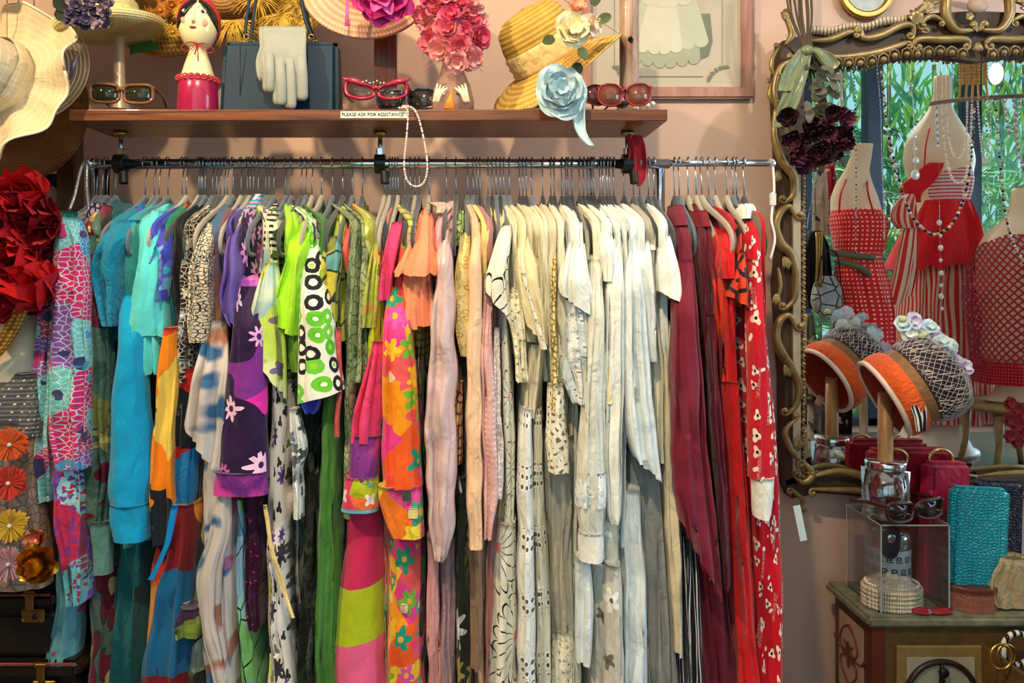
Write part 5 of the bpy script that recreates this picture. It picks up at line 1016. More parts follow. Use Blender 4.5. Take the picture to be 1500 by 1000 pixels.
for k in range(7): MB().ball(T(-.030+k*.008, -.006, .020+.003*math.sin(k*2)), .0022, 8, 6).build('pearl', pearl, e)
pth = spline([P(585, 158, 1.66), P(597, 161, 1.655), P(596, 195, 1.66), P(592, 240, 1.66), P(597, 265, 1.66), P(610, 273, 1.66), P(622, 265, 1.66), P(626, 240, 1.66), P(620, 200, 1.66), P(612, 170, 1.66), P(604, 158, 1.66), P(590, 155, 1.67)], 14)
L = 0; e = empty('pearl_necklace', P(597, 158, 1.66), 'white bead necklace looped over the shelf edge at the notice', 'necklace'); bme = None
MB().tube(pth, .0006, 4).build('thread', pearl, e); nx = 0; seg = []
mb = MB().ball((0, 0, 0), .0026, 8, 6); bm0 = mb.build('bead', pearl, e); bmesh0 = bm0.data; bm0.location = pth[0]
for i in range(1, len(pth)):
    L += (pth[i]-pth[i-1]).length
    while L > nx+.0054:
        nx += .0054; o = bm0.copy(); COL.objects.link(o); o.location = pth[i]; 
# glass lady vase with pink rose toque
pk = [M('petal_pink', (240, 120, 140), .6, var=.2, nscale=50), M('petal_rose', (226, 84, 124), .6, var=.25, nscale=50), M('petal_pale_pink', (250, 170, 170), .6, var=.15, nscale=50)]
c = P(663, 160, 1.74); e = empty('glass_head_vase', (c.x, c.y, ZT), 'clear glass head-shaped stand painted with pale figures under the rose toque', 'vase')
gm = M('vase_glass', (232, 196, 184), .06, trans=.75, ior=1.3, var=.1)
MB().lathe([(.0, ZT+.002), (.050, ZT+.003), (.051, z(150)), (.044, z(128)), (.030, z(108)), (.024, z(95)), (.028, z(80)), (.045, z(60)), (.052, z(35)), (.045, z(10)), (.02, z(-5)), (0, z(-8))], Matrix.Translation((c.x, c.y, 0)), 40).build('body', gm, e)
orange = M('painted_orange', (240, 140, 50), .5); bone = M('painted_bone', (232, 222, 196), .5); brn = M('painted_brown', (110, 60, 44), .5)
mb = MB(); MB().tube([P(662, 128, 1.69), P(660, 145, 1.69), P(658, 160, 1.685)], [.001, .007, .015], 10, flat=.3).build('painted_skirt', orange, e)
for sg in (-1, 1):
    q = P(661+sg*16, 132, 1.695); [MB().tube(spline([P(661+sg*(26-j*2), 150, 1.685), P(661+sg*(23-j*3), 136, 1.68), P(661+sg*(20-j*5), 122+j*2, 1.685)], 4), [.003]*6+[.0025, .002, .001], 8, flat=.4).build('painted_finger', bone, e) for j in range(4)]
    for k in range(4): MB().tube(spline([P(661+sg*(6+k*3), 122+k, 1.688), P(661+sg*(14+k*3), 126+k*2, 1.688), P(661+sg*(18+k*3), 140+k*2, 1.69)], 4), .0008, 5).build('painted_line', ink if k % 2 else brn, e)
for k in range(4): MB().box((P(668+k*5, 0, 1.69).x, -.11, z(146)), (P(671+k*5, 0, 1.69).x, -.108, z(144-k % 2*2))).build('painted_mark', ink, e, False)
e = empty('rose_toque', P(658, 50, 1.74), 'pink toque hat covered with silk roses and fine veiling', 'hat')
rnd = random.Random(12)
for k, (px, py) in enumerate([(640, 15), (672, 8), (628, 40), (655, 42), (688, 30), (645, 72), (672, 66), (700, 55), (690, 85), (622, 25), (660, 22), (702, 32), (632, 60), (678, 45), (690, 8), (655, -5), (633, 0), (668, 90)]):
    MB().flower(P(px, py, 1.665+abs(px-662)*.0012+rnd.uniform(0, .01)), ((px-660)/60, -1, (40-py)/90), rnd.uniform(.026, .034), ((6, 1, .35, 1.1), (5, .75, .8, 1), (4, .45, 1.4, .8)), k).build('silk_rose', pk[k % 3], e)
MB().ball(P(661, 42, 1.745), (.062, .055, .062), 24, 14).build('cap', pk[1], e)
mb = MB()
for i in range(13):
    for sg in (-1, 1):
        pts = []
        for j in range(12):
            a = PI*(.1+.8*j/11)+sg*0; zz = z(100-i*7)+sg*.018*math.cos(a*1.0)*(1)+.004*math.sin(j*1.7+i); pts.append((c.x+.075*math.cos(a), c.y-.078*math.sin(a), zz))
        mb.tube(pts, .00045, 3, False)
tag(mb.build('veil', M('veil_rust', (200, 100, 90), .8), e), kind='stuff')
# tilted straw hat with roses
c = P(800, 60, 1.72); e = empty('straw_hat_with_roses', c, 'natural straw hat with pleated cream ribbon and silk roses, tipped on its side', 'hat')
axis = Vector((-.50, -.30, .80)); mw = axis_mat(P(806, 92, 1.83), axis) @ Matrix.Scale(1.1, 4)
MB().lathe([(.082, .0), (.080, .03), (.079, .07), (.072, .105), (.050, .125), (0, .132)], mw, 60, lambda u, r, a: (.0, .004*math.sin(2*a))).build('crown', sty, e)
MB().lathe([(.083, .004), (.088, .012), (.085, .02), (.089, .03), (.0855, .038), (.088, .048), (.083, .056)], mw, 60).build('ribbon', FB('ribbon_cream_silk', (236, 206, 140), rough=.45, sheen=0), e)
MB().lathe([(.081, .004), (.10, -.004), (.13, -.014), (.16, -.03), (.162, -.031)], mw, 90, lambda u, r, a: (.016*u*math.sin(2*a+1), .004*u*math.sin(3*a))).build('brim', straw('straw_natural', (236, 196, 104), (180, 130, 50), 70), e, solid=.004)
yr = M('petal_cream_rose', (248, 232, 190), .6, var=.1); yr2 = M('petal_apricot', (250, 180, 150), .6, var=.15); gl = M('leaf_olive', (70, 84, 50), .6)
MB().flower(P(838, 45, 1.655), (.1, -1, .1), .045, ((7, 1, .3, 1.2), (6, .75, .7, 1), (5, .45, 1.2, .8)), 2).build('rose', yr, e)
MB().flower(P(842, 14, 1.66), (.3, -1, .5), .022, ((5, 1, .8, 1.1), (4, .6, 1.4, .9)), 5).build('rose', yr2, e)
MB().flower(P(864, 38, 1.66), (.5, -1, .2), .028, ((6, 1, .5, 1.1), (5, .6, 1.2, .9)), 7).build('rose', M('petal_blush', (250, 212, 190), .6), e)
for (px, py, dx, dz) in ((812, 55, -1, -.5), (868, 8, .5, 1), (850, 70, .4, -1), (876, 30, 1, .3)): MB().petal(P(px, py, 1.65), Vector((dx, -.1, dz)).normalized(), Vector((0, -1, 0)), .03, .012, .2, .2).build('leaf', gl, e)
hp = empty('hat_pin', P(870, 25, 1.62), 'long gold hat pin with dark beaded end beside the cream roses', 'hat pin')
MB().tube([P(826, 0, 1.66), P(921, 57, 1.60)], .0008, 6).build('needle', gold, hp); MB().flower(P(923, 59, 1.597), (.4, -1, 0), .008, ((6, 1, .4, 1), (4, .5, 1, 1)), 1).build('head', M('dark_bead', (60, 54, 54), .2, .5), hp)
c = P(792, 158, 1.76); e = empty('hat_stand', (c.x, c.y, ZT), 'low black and gold stand under the tipped straw hat', 'hat stand')
MB().lathe([(0, ZT+.001), (.075, ZT+.001), (.074, ZT+.008), (.03, ZT+.014), (.016, ZT+.02), (.014, ZT+.06), (0, ZT+.062)], Matrix.Translation((c.x, c.y, 0)), 40).build('base', M('black_gold_paint', (66, 50, 24), .4, var=.7, nscale=30), e)
# blue white fabric rose with trailing ribbon
bw = M('petal_ice_blue', (190, 214, 224), .6, var=.08)
e = empty('fabric_rose', P(822, 138, 1.65), 'large ice blue fabric rose with trailing ribbon, resting on the shelf edge', 'fabric flower')
MB().flower(P(822, 136, 1.63), (-.05, -1, .1), .064, ((7, 1, .25, 1.2), (6, .78, .6, 1.1), (5, .52, 1.0, 1)), 9, .5, 7).build('petals', bw, e); MB().flower(P(822, 132, 1.61), (0, -1, .1), .028, ((5, 1, .8, 1), (4, .6, 1.5, .9)), 4, .5).build('heart', bw, e)
cloth('ribbon_tail', [(832, 856, 150), (836, 856, 170), (842, 858, 190), (850, 864, 203), (862, 872, 213)], 1.625, bw, e, dep=.008, folds=1, amp=.002, step=.004)
MB().petal(P(838, 106, 1.64), Vector((.7, -.1, .4)), Vector((0, -1, 0)), .03, .014).build('leaf', M('leaf_dark', (24, 34, 26), .7), e)
# oval brown sunglasses, red round sunglasses, shell trinket, column
glasses('sunglasses', 'large oval dark brown sunglasses between the ice blue rose and red frames', P(892, 141, 1.72), .13, M('frame_dark_red', (66, 16, 18), .2, coat=.6), brown_l, .35, 0, .047, 0, .002, power=2.1)
glasses('sunglasses', 'round sunglasses with thin red frames and pinkish brown lenses at shelf end', P(915, 139, 1.70), .13, M('frame_red', (140, 22, 28), .2, coat=.6), M('lens_rose_brown', (110, 62, 50), .05, coat=.6, var=.3), -.05, 0, .05, .003, .0026, power=2.2)
e = empty('shell_trinket', P(940, 148, 1.76), 'cluster of white shells and crystals behind the red round sunglasses', 'trinket')
shm = M('shell_white', (226, 218, 206), .35, var=.2); rnd = random.Random(5)
for k in range(14):
    q = Vector((P(905+rnd.uniform(0, 55), 0, 1.77).x, 1.77-D0+rnd.uniform(-.015, .015), ZT+.008+rnd.uniform(0, .035)*(1-k/20))); MB().ball(q, (.007, .007, .006+.004*rnd.random()), 8, 5).build('shell', shm, e)
c = P(918, 60, 1.86); e = empty('wooden_column', (c.x, c.y, ZT), 'round worn wooden column stand at right end of the shelf', 'column')
MB().lathe([(.024, ZT), (.024, z(60)), (.024, z(-60))], Matrix.Translation((c.x, 1.83-D0, 0)), 24).build('shaft', wood('wood_worn', (120, 66, 40), (200, 176, 160), (12, 12, 4), .35), e)
# ---------------------------------------------------------------- pictures on the wall
dw = D0+YW-.012
e = empty('framed_print', P(980, 60, dw), 'mauve wooden frame around a faded print of a ruffled dress', 'picture')
frm = wood('frame_mauve_wood', (150, 104, 92), (178, 132, 118), (20, 20, 4), .45)
q0, q1 = P(850, 145, dw), P(1103, 145, dw); zt = P(0, -160, dw).z; fw = .034
for n, a, b in (('rail', (q0.x, zt, 0), (q1.x, zt, 0)), ('rail', (q0.x, q0.z, 0), (q1.x, q0.z, 0))): rbox('frame_rail', ((q0.x+q1.x)/2, YW-.012, a[1]+(fw/2 if a[1] == q0.z else -fw/2)), (q1.x-q0.x, .022, fw), frm, e, .005)
for x in (q0.x+fw/2, q1.x-fw/2): rbox('frame_stile', (x, YW-.0125, (zt+q0.z)/2), (fw, .023, zt-q0.z), frm, e, .005)
prm = M('print_paper', (184, 172, 158), .5, nscale=9, var=.1); pap = MB().box((q0.x+.02, YW-.006, q0.z+.02), (q1.x-.02, YW-.003, zt-.02)).build('print', prm, e, False)
fl = lambda px, py, k: P(px, py, dw+.004-k*.0006)
def flat(pts, k, mat, nm='print_shape'):
    mb = MB(); mb.add([fl(x, y, k) for x, y in pts], [tuple(range(len(pts)))[::-1]]); mb.build(nm, mat, pap, False)
gA, gB, gC, gD = M('print_sage', (158, 162, 142), .6, nscale=22, var=.16), M('print_sage_pale', (184, 186, 166), .6, nscale=22, var=.1), M('print_grey_green', (112, 116, 104), .6), M('print_white', (202, 198, 180), .6)
def scal(x0, x1, y0, yt, xt0, xt1, n, k, mat, r=9):
    pts = [(xt0, yt), (xt1, yt)]
    for i in range(n):
        for j in range(7):
            a = PI*j/6; xx = x1-(x1-x0)*(i+.5)/n+(x1-x0)/n/2*math.cos(a); pts.append((xx, y0+r*math.sin(a)-abs(xx-(x0+x1)/2)*.15))
    flat(pts, k, mat)
flat([(x, y) for x, y in ((955, 20), (1040, 20), (1044, 60), (1038, 82), (1020, 90), (960, 95), (925, 70), (930, 30))], 0, gC)
scal(922, 1026, 92, 40, 930, 1022, 6, 1, gA, 9); scal(920, 1038, 68, -20, 945, 1015, 6, 2, gB, 9); scal(932, 1000, 74, 0, 950, 990, 4, 3, gD, 7); scal(940, 1012, 6, -60, 955, 1000, 4, 4, gD, 6)
for sx, px in ((1, 900), (-1, 1058)):
    flat([(px-.4, -40), (px+.4, -40), (px+.4, 100), (px-.4, 100)], 0, gC); mb = MB()
    for k in range(7): a = k*.7; mb.petal(fl(px+sx*(-3+k*3.5), 98+k*2.6, 1), Vector((math.cos(a), 0, math.sin(a))), Vector((0, -1, 0)), .014, .005, .02, .02, 4)
    mb.build('print_corner_leaves', gC, pap)
flat([(925, 111.6), (1030, 111.6), (1030, 112.6), (925, 112.6)], 0, gC)
c = P(1268, -12, dw); e = empty('oval_gilt_frame', c, 'small round gilt picture frame above the big mirror', 'picture')
mw = axis_mat(c, (0, -1, 0)); MB().lathe([(.058, 0), (.060, .012), (.068, .016), (.074, .012), (.078, .014), (.080, .004), (.079, 0)], mw, 48).build('frame', M('gilt', (190, 150, 84), .35, .9, var=.25, nscale=60), e)
MB().lathe([(0, .004), (.06, .004)], mw, 40).build('print', M('print_grey_marbled', (160, 170, 170), .4, var=.5, nscale=55), e)
# ---------------------------------------------------------------- the big gilt mirror
t = NT('antique_gold'); co = t.n('ShaderNodeTexCoord', out=None).outputs['Object']
nz = t.n('ShaderNodeTexNoise', {'Vector': co, 'Scale': 28.0, 'Detail': 5.0}); geo = t.n('ShaderNodeNewGeometry', out=None)
f1 = t.n('ShaderNodeMapRange', {0: geo.outputs['Pointiness'], 1: .47, 2: .56})
cc = t.mix(nz, lin((88, 66, 34)), lin((178, 152, 100)))
agold = finish(t, cc, .38, .5, bump=nz, bstr=.3)
dkgold = M('frame_shadow_brown', (64, 44, 28), .6, var=.3); ribm = M('frame_silver_ribs', (186, 170, 146), .4, .4, var=.25)  # backing boards under the scrolls are dark brown-gold
MX = 1432                                                 # centre line of the mirror in px
dm = 2.07
em = empty('wall_mirror', P(MX, 735, 2.12), 'huge wall mirror in an ornate antique gold scrollwork frame', 'mirror')
silver = M('mirror_silver', (236, 240, 238), .0, 1, var=0, bstr=0)
def mirx(pts): return [(2*MX-x, y) for x, y in pts]
gp = [(1176, 704), (1174, 110), (1200, 100), (1300, 92), (1330, 86), (1380, 85), (1432, 92)]
poly = gp+mirx(gp)[::-1][1:]
MB().add([Vector((P(x, y, 2.1).x, YM, P(x, y, 2.1).z)) for x, y in poly], [tuple(range(len(poly)))[::-1]]).build('mirror_glass', silver, em, False)
def board(pts, nm, mat, d0=2.085, d1=2.14):
    a = [P(x, y, d0) for x, y in pts]; n = len(a); b = [Vector((v.x, d1-D0, v.z)) for v in a]; mb = MB()
    mb.add(a+b, [tuple(range(n))]+[tuple(range(n, 2*n))[::-1]]+[(i, (i+1) % n, (i+1) % n+n, i+n) for i in range(n)]); return mb.build(nm, mat, em, False)
for s in (0, 1):
    f = (lambda p: p) if not s else mirx
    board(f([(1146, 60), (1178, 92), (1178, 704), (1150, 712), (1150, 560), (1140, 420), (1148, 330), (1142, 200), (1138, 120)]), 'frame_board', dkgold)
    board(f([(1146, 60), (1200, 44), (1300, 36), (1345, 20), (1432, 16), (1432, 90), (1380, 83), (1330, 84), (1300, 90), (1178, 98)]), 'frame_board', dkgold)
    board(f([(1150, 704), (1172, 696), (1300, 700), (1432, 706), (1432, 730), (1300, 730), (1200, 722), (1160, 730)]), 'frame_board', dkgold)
    board(f([(1162, 240), (1173, 240), (1173, 700), (1162, 700)]), 'inner_panel', ribm, 2.075, 2.1)
def scroll(pts, r=.006, curl0=0, curl1=0, s=0, d=dm, ball=True, cr=.011):
    """a moulded S or C scroll: a swelling tube whose ends roll into volutes with a bead in the eye"""
    if s: pts = mirx(pts)
    v = spline([P(x, y, d) for x, y in pts], 6); sg = -1 if s else 1
    def vol(p, t, sgn):
        o = []; a0 = math.atan2(t.z, t.x); c = p+Vector((-math.sin(a0), 0, math.cos(a0)))*cr*sgn; a1 = math.atan2(p.z-c.z, p.x-c.x)
        for i in range(1, 15): a = a1+sgn*i*.42; q = cr*(1-i*.055); o.append(c+Vector((math.cos(a)*q, -.002*i/4, math.sin(a)*q)))
        return o, c
    n = len(v); rr = [r*(.55+.75*math.sin(PI*min(1, max(0, i/(n-1))))) for i in range(n)]; beads = []
    if curl1: o, c = vol(v[-1], (v[-1]-v[-2]).normalized(), curl1*sg); v += o; rr += [rr[-1]*(1-i*.02) for i in range(len(o))]; beads.append(c)
    if curl0: o, c = vol(v[0], (v[0]-v[1]).normalized(), curl0*sg); v = o[::-1]+v; rr = [rr[0]]*len(o)+rr; beads.append(c)
    ob = MB().tube(v, rr, 8).build('scroll', agold, em)
    if ball:
        for c in beads: MB().ball(c+Vector((0, -.006, 0)), cr*.52, 12, 8).build('boss', agold, ob)
def leafs(x, y, ang, n, L, s=0, d=2.065, spread=.35):
    for k in range(n):
        a = ang+(k-(n-1)/2)*spread; px = x if not s else 2*MX-x; aa = a if not s else PI-a
        mb = MB(); mb.petal(P(px, y, d), Vector((math.cos(aa), 0, math.sin(aa))), Vector((0, -1, 0)), L*(1-.12*abs(k-(n-1)/2)), L*.16, .25, .5); mb.build('acanthus_leaf', agold, em, solid=.002)
for s in (0, 1):
    for pts, c0, c1, r in (([(1158, 88), (1142, 100), (1134, 130), (1140, 160), (1152, 178)], 1, 1, .007), ([(1150, 66), (1160, 52), (1156, 34), (1148, 22)], 0, -1, .008),
        ([(1140, 70), (1132, 84), (1130, 100), (1136, 112)], 1, 1, .005), ([(1130, 120), (1127, 140), (1134, 152)], 1, 1, .005),
        ([(1136, 160), (1134, 200), (1146, 236), (1162, 258), (1162, 284), (1150, 296)], 0, -1, .010), ([(1166, 318), (1156, 302), (1142, 312), (1136, 332), (1144, 356), (1158, 372), (1166, 400), (1164, 436), (1150, 452)], 1, -1, .010),
        ([(1140, 392), (1143, 420), (1136, 446)], 0, 0, .005), ([(1166, 480), (1156, 462), (1142, 470), (1137, 494), (1146, 518), (1160, 540), (1170, 566), (1166, 592), (1154, 606)], 1, -1, .010),
        ([(1168, 612), (1150, 632), (1160, 660), (1172, 676)], 1, 0, .007), ([(1176, 676), (1190, 694), (1178, 706), (1166, 700)], 1, -1, .009), ([(1190, 698), (1230, 690), (1280, 704), (1310, 712)], -1, 1, .008), ([(1190, 716), (1250, 718), (1300, 722), (1432, 724)], 1, 0, .008),
        ([(1310, 700), (1350, 692), (1400, 694), (1432, 698)], 1, 0, .006), ([(1160, 716), (1168, 724), (1176, 732), (1172, 744)], 1, 1, .006),
        ([(1186, 60), (1215, 58), (1240, 48), (1252, 46)], 0, -1, .008), ([(1262, 44), (1266, 56), (1290, 52), (1318, 38), (1336, 38), (1338, 52)], 1, -1, .009),
        ([(1186, 80), (1230, 84), (1280, 78), (1318, 66), (1328, 62)], 0, -1, .009), ([(1338, 68), (1344, 58), (1380, 58), (1414, 58), (1420, 66)], 1, -1, .009),
        ([(1345, 40), (1342, 22), (1356, 8), (1376, 2)], 1, 0, .008), ([(1350, 44), (1352, 30), (1366, 24), (1380, 30)], 1, -1, .007),
        ([(1424, 44), (1400, 44), (1386, 24), (1386, 0), (1396, -20), (1432, -30)], 1, 0, .011)):
        scroll(pts, r, c0, c1, s, cr=.006+r*.6)
    for x, y, a, n, L in ((1345, 36, 1.9, 4, .05), (1352, 18, .9, 4, .045), (1148, 376, -1.2, 3, .04), (1150, 534, -1.2, 3, .04), (1150, 30, 1.7, 3, .03), (1150, 204, -1.3, 3, .035), (1432, 62, -1.9, 2, .03), (1432, 46, 2.2, 2, .03), (1140, 250, -1.8, 3, .035), (1138, 430, -1.7, 3, .035), (1170, 640, -1.6, 3, .04)):
        leafs(x, y, a, n, L, s)
    for k in range(40):                                    # bead and arch down the inner edge
        y = 238+k*11.8; x = 1177 if not s else 2*MX-1177
        MB().ball(P(x, y, 2.078), .0062, 8, 6).build('bead', agold, em)
        if k < 39: MB().tube([P(x+(-5 if not s else 5), y, 2.08), P(x+(2 if not s else -2), y+5.9, 2.075), P(x+(-5 if not s else 5), y+11.8, 2.08)], .0022, 5).build('bead_arch', agold, em)
    top = [(1190, 95), (1208, 95), (1226, 93), (1243, 93), (1260, 92), (1277, 90), (1294, 87), (1310, 81), (1328, 79), (1344, 79), (1360, 77), (1377, 76), (1394, 77), (1410, 80)]
    for x, y in (top if not s else mirx(top)):
        MB().ball(P(x, y, 2.068), .0088, 10, 7).build('bead', agold, em)
        MB().tube([P(x-8, y+5, 2.07), P(x-6, y-6, 2.065), P(x, y-9, 2.062), P(x+6, y-6, 2.065), P(x+8, y+5, 2.07)], .0026, 5).build('bead_arch', agold, em)
    for k in range(26):                                    # silvery fluting along the crest
        x = 1192+k*5.4; y = 45-((x-1192)/140)**1.4*20+2*math.sin(x*.12); X = x if not s else 2*MX-x
        MB().tube([P(X, y+7, 2.08), P(X, y-5, 2.072)], .0046, 6).build('flute', ribm, em)
MB().ball(P(1432, 8, 2.05), (.03, .012, .022), 16, 10).build('crest_shell', M('crest_blush', (170, 140, 120), .5, var=.3), em)
for k in range(5): a = k*1.257; MB().petal(P(1420, 24, 2.05), Vector((math.cos(a), 0, math.sin(a))), Vector((0, -1, 0)), .012, .006, .3, .3).build('crest_petal', agold, em, solid=.001)
# ---------------------------------------------------------------- dried roses with ribbon
e = empty('dried_rose_bouquet', P(1185, 80, 1.98), 'upside-down bunch of dried dark purple roses with sage satin ribbon on the mirror corner', 'bouquet')
stem = M('stem_dry', (74, 60, 44), .8, var=.3); rnd = random.Random(3)
for k in range(13):
    x = 1156+k*3.0; MB().tube(spline([P(x-6+rnd.uniform(-6, 6), -60, 2.0), P(x+rnd.uniform(-3, 3), 20, 1.99), P(1176+k*1.2, 70, 1.98), P(1165+k*6, 120, 1.98)], 4), .0028, 6).build('stem', stem, e)
rib = FB('ribbon_sage_satin', (112, 122, 88), rough=.3, sheen=0, spec=.6, bstr=.6, wr=12)
for nm, rows in (('ribbon_loop', [(1172, 1190, 70), (1152, 1180, 95), (1141, 1166, 120), (1140, 1160, 133)]), ('ribbon_tail', [(1176, 1190, 72), (1170, 1184, 110), (1152, 1172, 150), (1150, 1156, 180), (1156, 1160, 198)]), ('ribbon_tail', [(1150, 1166, 135), (1138, 1152, 160), (1133, 1146, 186)]), ('ribbon_loop', [(1178, 1196, 68), (1196, 1222, 78), (1206, 1230, 94), (1212, 1226, 100)])):
    cloth(nm, rows, 1.95, rib, e, dep=.012, folds=1, amp=.003, step=.005)
MB().ball(P(1182, 74, 1.955), (.018, .012, .014), 12, 8).build('ribbon_knot', rib, e)
dl = [M('dry_leaf_grey', (92, 86, 74), .7, var=.4, nscale=40), M('dry_leaf_green', (54, 56, 40), .7, var=.4, nscale=40)]
for k in range(26):
    a = rnd.uniform(-3.0, -.1); q = P(rnd.uniform(1165, 1218), rnd.uniform(95, 165), rnd.uniform(1.94, 1.99))
    MB().petal(q, Vector((math.cos(a), -.4, math.sin(a))).normalized(), Vector((rnd.uniform(-.5, .5), -1, rnd.uniform(-.5, .5))).normalized(), rnd.uniform(.03, .05), .012, .5, .8).build('leaf', dl[k % 2], e)
dr = [M('rose_dried_plum', (70, 22, 42), .75, var=.5, nscale=60), M('rose_dried_black', (48, 18, 28), .75, var=.5, nscale=60), M('rose_dried_violet', (96, 40, 70), .75, var=.4, nscale=60)]
for k in range(30):
    px, py = rnd.uniform(1150, 1242), rnd.uniform(162, 240); px += (py-200)*.25 if k % 2 else 0
    MB().flower(P(px, py, rnd.uniform(1.91, 1.99)), (rnd.uniform(-.6, .6), -1, rnd.uniform(-.9, -.1)), rnd.uniform(.020, .028), ((6, 1, .9, 1.1), (5, .8, 1.4, 1), (4, .5, 1.8, .8)), k).build('dried_rose', dr[(0, 1, 0, 1, 2)[k % 5]], e)
e = empty('red_ribbon', P(932, 205, 1.78), 'dark red velvet ribbon knotted at the right end clamp of the rail', 'ribbon')
rv = FB('ribbon_dark_red', (150, 12, 34), rough=.7)
cloth('ribbon_loop', [(928, 942, 198), (922, 946, 212), (924, 948, 240), (930, 946, 262), (936, 940, 272)], 1.78, rv, e, dep=.012, folds=1, amp=.003, step=.005)
cloth('ribbon_tail', [(918, 926, 198), (922, 930, 215), (918, 928, 238)], 1.775, rv, e, dep=.01, folds=1, amp=.002, step=.005)
# spare hangers with clips at the right end of the rail
for px, lb in ((1132, 'clear plastic clip hanger hooked by the right end of the rail'),):
    e = empty('clip_hanger', P(px, 240, 1.8), lb, 'hanger'); clr = M('plastic_frosted', (214, 216, 214), .3)
    MB().tube(spline([P(px, 240, 1.8), P(px+2, 280, 1.78), P(px-2, 320, 1.74), P(px+3, 350, 1.7), P(px-4, 380, 1.68)], 5), .003, 8).build('arm', clr, e); rbox('clip', P(px, 292, 1.76), (.014, .012, .034), clr, e, .003)
rbox('price_tag', P(1172, 766, 1.64), (.016, .0015, .08), M('tag_pale_blue', (200, 214, 216), .5), None, .0005, 0, 0, -.2); tag(bpy.data.objects['price_tag'], 'pale blue card tag poking out behind the red printed pyjamas', 'tag')
# ---------------------------------------------------------------- painted cabinet
TZ = .532; xl = 1.0; yfr, ybk = 1.856-D0, .285; xr = 1.72
ptop = M('cabinet_top_verdigris', (120, 118, 96), .45, var=.8, nscale=40); folive = M('cabinet_olive_gilt', (92, 68, 34), .5, var=.6, nscale=34); pinkp = M('cabinet_pink_cream', (176, 148, 128), .6, var=.2, nscale=22); orn = M('ornament_brown', (106, 50, 30), .6, var=.3); redbr = M('cabinet_red_brown', (94, 38, 24), .5, var=.3)
e = empty('painted_cabinet', ((xl+xr)/2, .15, 0), 'antique painted side cabinet in olive and cream with worn top and open drawer', 'cabinet')
rbox('top', ((xl+xr)/2, (yfr+ybk)/2, TZ-.013), (xr-xl, ybk-yfr, .026), ptop, e, .008)
x0 = xl+.025; y0 = yfr+.018
MB().box((x0, y0, .12), (xr-.02, ybk-.01, TZ-.026)).build('body', folive, e, False)
MB().box((x0-.004, y0+.05, .2), (x0, ybk-.04, TZ-.06)).build('side_panel', pinkp, e, False)
MB().box((x0-.006, y0-.003, .12), (x0+.028, y0+.03, TZ-.026)).build('corner_post', redbr, e, False, bevel=.004)
sx = x0-.006; cy, cz = (y0+ybk)/2+.01, TZ-.16          # painted scroll ornament on the side
for sg in (-1, 1):
    for pts in ([(0, .08), (.03, .06), (.045, .02), (.02, 0), (.01, .02), (.025, .03)], [(0, -.08), (.035, -.05), (.04, -.02), (.015, -.01)], [(.0, .0), (.06, .0), (.08, .02)]):
        MB().tube(spline([(sx, cy+sg*a, cz+b) for a, b in pts], 5), .0035, 6, flat=.4).build('painted_scroll', orn, e)
for a in (0, PI/2, PI, 1.5*PI): MB().petal(Vector((sx-.001, cy, cz)), Vector((0, math.cos(a), math.sin(a))), Vector((-1, 0, 0)), .035, .010, .05, .05).build('painted_leaf', orn, e)
px = P(1312, 0, 1.87).x; px2 = P(1436, 0, 1.87).x; gfr = M('panel_gilt_edge', (150, 124, 74), .5, .3, var=.35, nscale=50)
dr_ = MB().box((px, y0-.012, .2), (px2, y0-.002, P(0, 944, 1.87).z)).build('drawer_front', gfr, e, False, bevel=.003)
MB().box((px+.022, y0-.016, .2), (px2-.022, y0-.008, P(0, 960, 1.87).z)).build('drawer_panel', M('panel_grey_cream', (160, 154, 136), .6, var=.25, nscale=30), dr_, False)
for a, b in ((-.0, .0),): MB().tube(arc(((px+px2)/2, y0-.018, P(0, 1022, 1.85).z), .088, 0, 2*PI, 40), .0075, 10, False).build('hand_wheel', M('wheel_dark_wood', (48, 26, 20), .35), dr_); 
hubc = Vector(((px+px2)/2, y0-.02, P(0, 1022, 1.85).z))
for k in range(5): a = PI/2+k*2*PI/5; MB().tube([hubc, hubc+Vector((math.cos(a)*.085, 0, math.sin(a)*.085))], [.009, .004], 8).build('spoke', M('iron_dark', (40, 38, 40), .4, .6), dr_)
MB().ball(hubc+Vector((0, -.008, .065)), (.013, .008, .013), 14, 8).build('knob', M('iron_dark', (40, 38, 40), .4, .6), dr_)
a, b = P(1440, 0, 1.86).x, 1.66                         # the open drawer and its side
od = MB(); zt_ = P(0, 946, 1.86).z; yo = y0-.16
for bx in (((a, yo, .26), (a+.012, y0, zt_)), ((b-.012, yo, .26), (b, y0, zt_)), ((a, yo, .26), (b, y0, .275))): od.box(*bx)
o = od.build('open_drawer', folive, e, False); MB().box((a-.004, yo-.014, .25), (b+.004, yo, zt_)).build('drawer_front', gfr, o, False, bevel=.003); MB().box((a+.02, yo-.018, .25), (b-.02, yo-.012, zt_-.02)).build('drawer_panel', M('panel_grey_cream', (160, 154, 136), .6), o, False)
for lx in (x0+.02, xr-.05):
    for ly in (y0+.02, ybk-.04): MB().lathe([(.012, 0), (.018, .02), (.012, .05), (.022, .10), (.022, .14)], Matrix.Translation((lx, ly, 0)), 16).build('leg', folive, e)
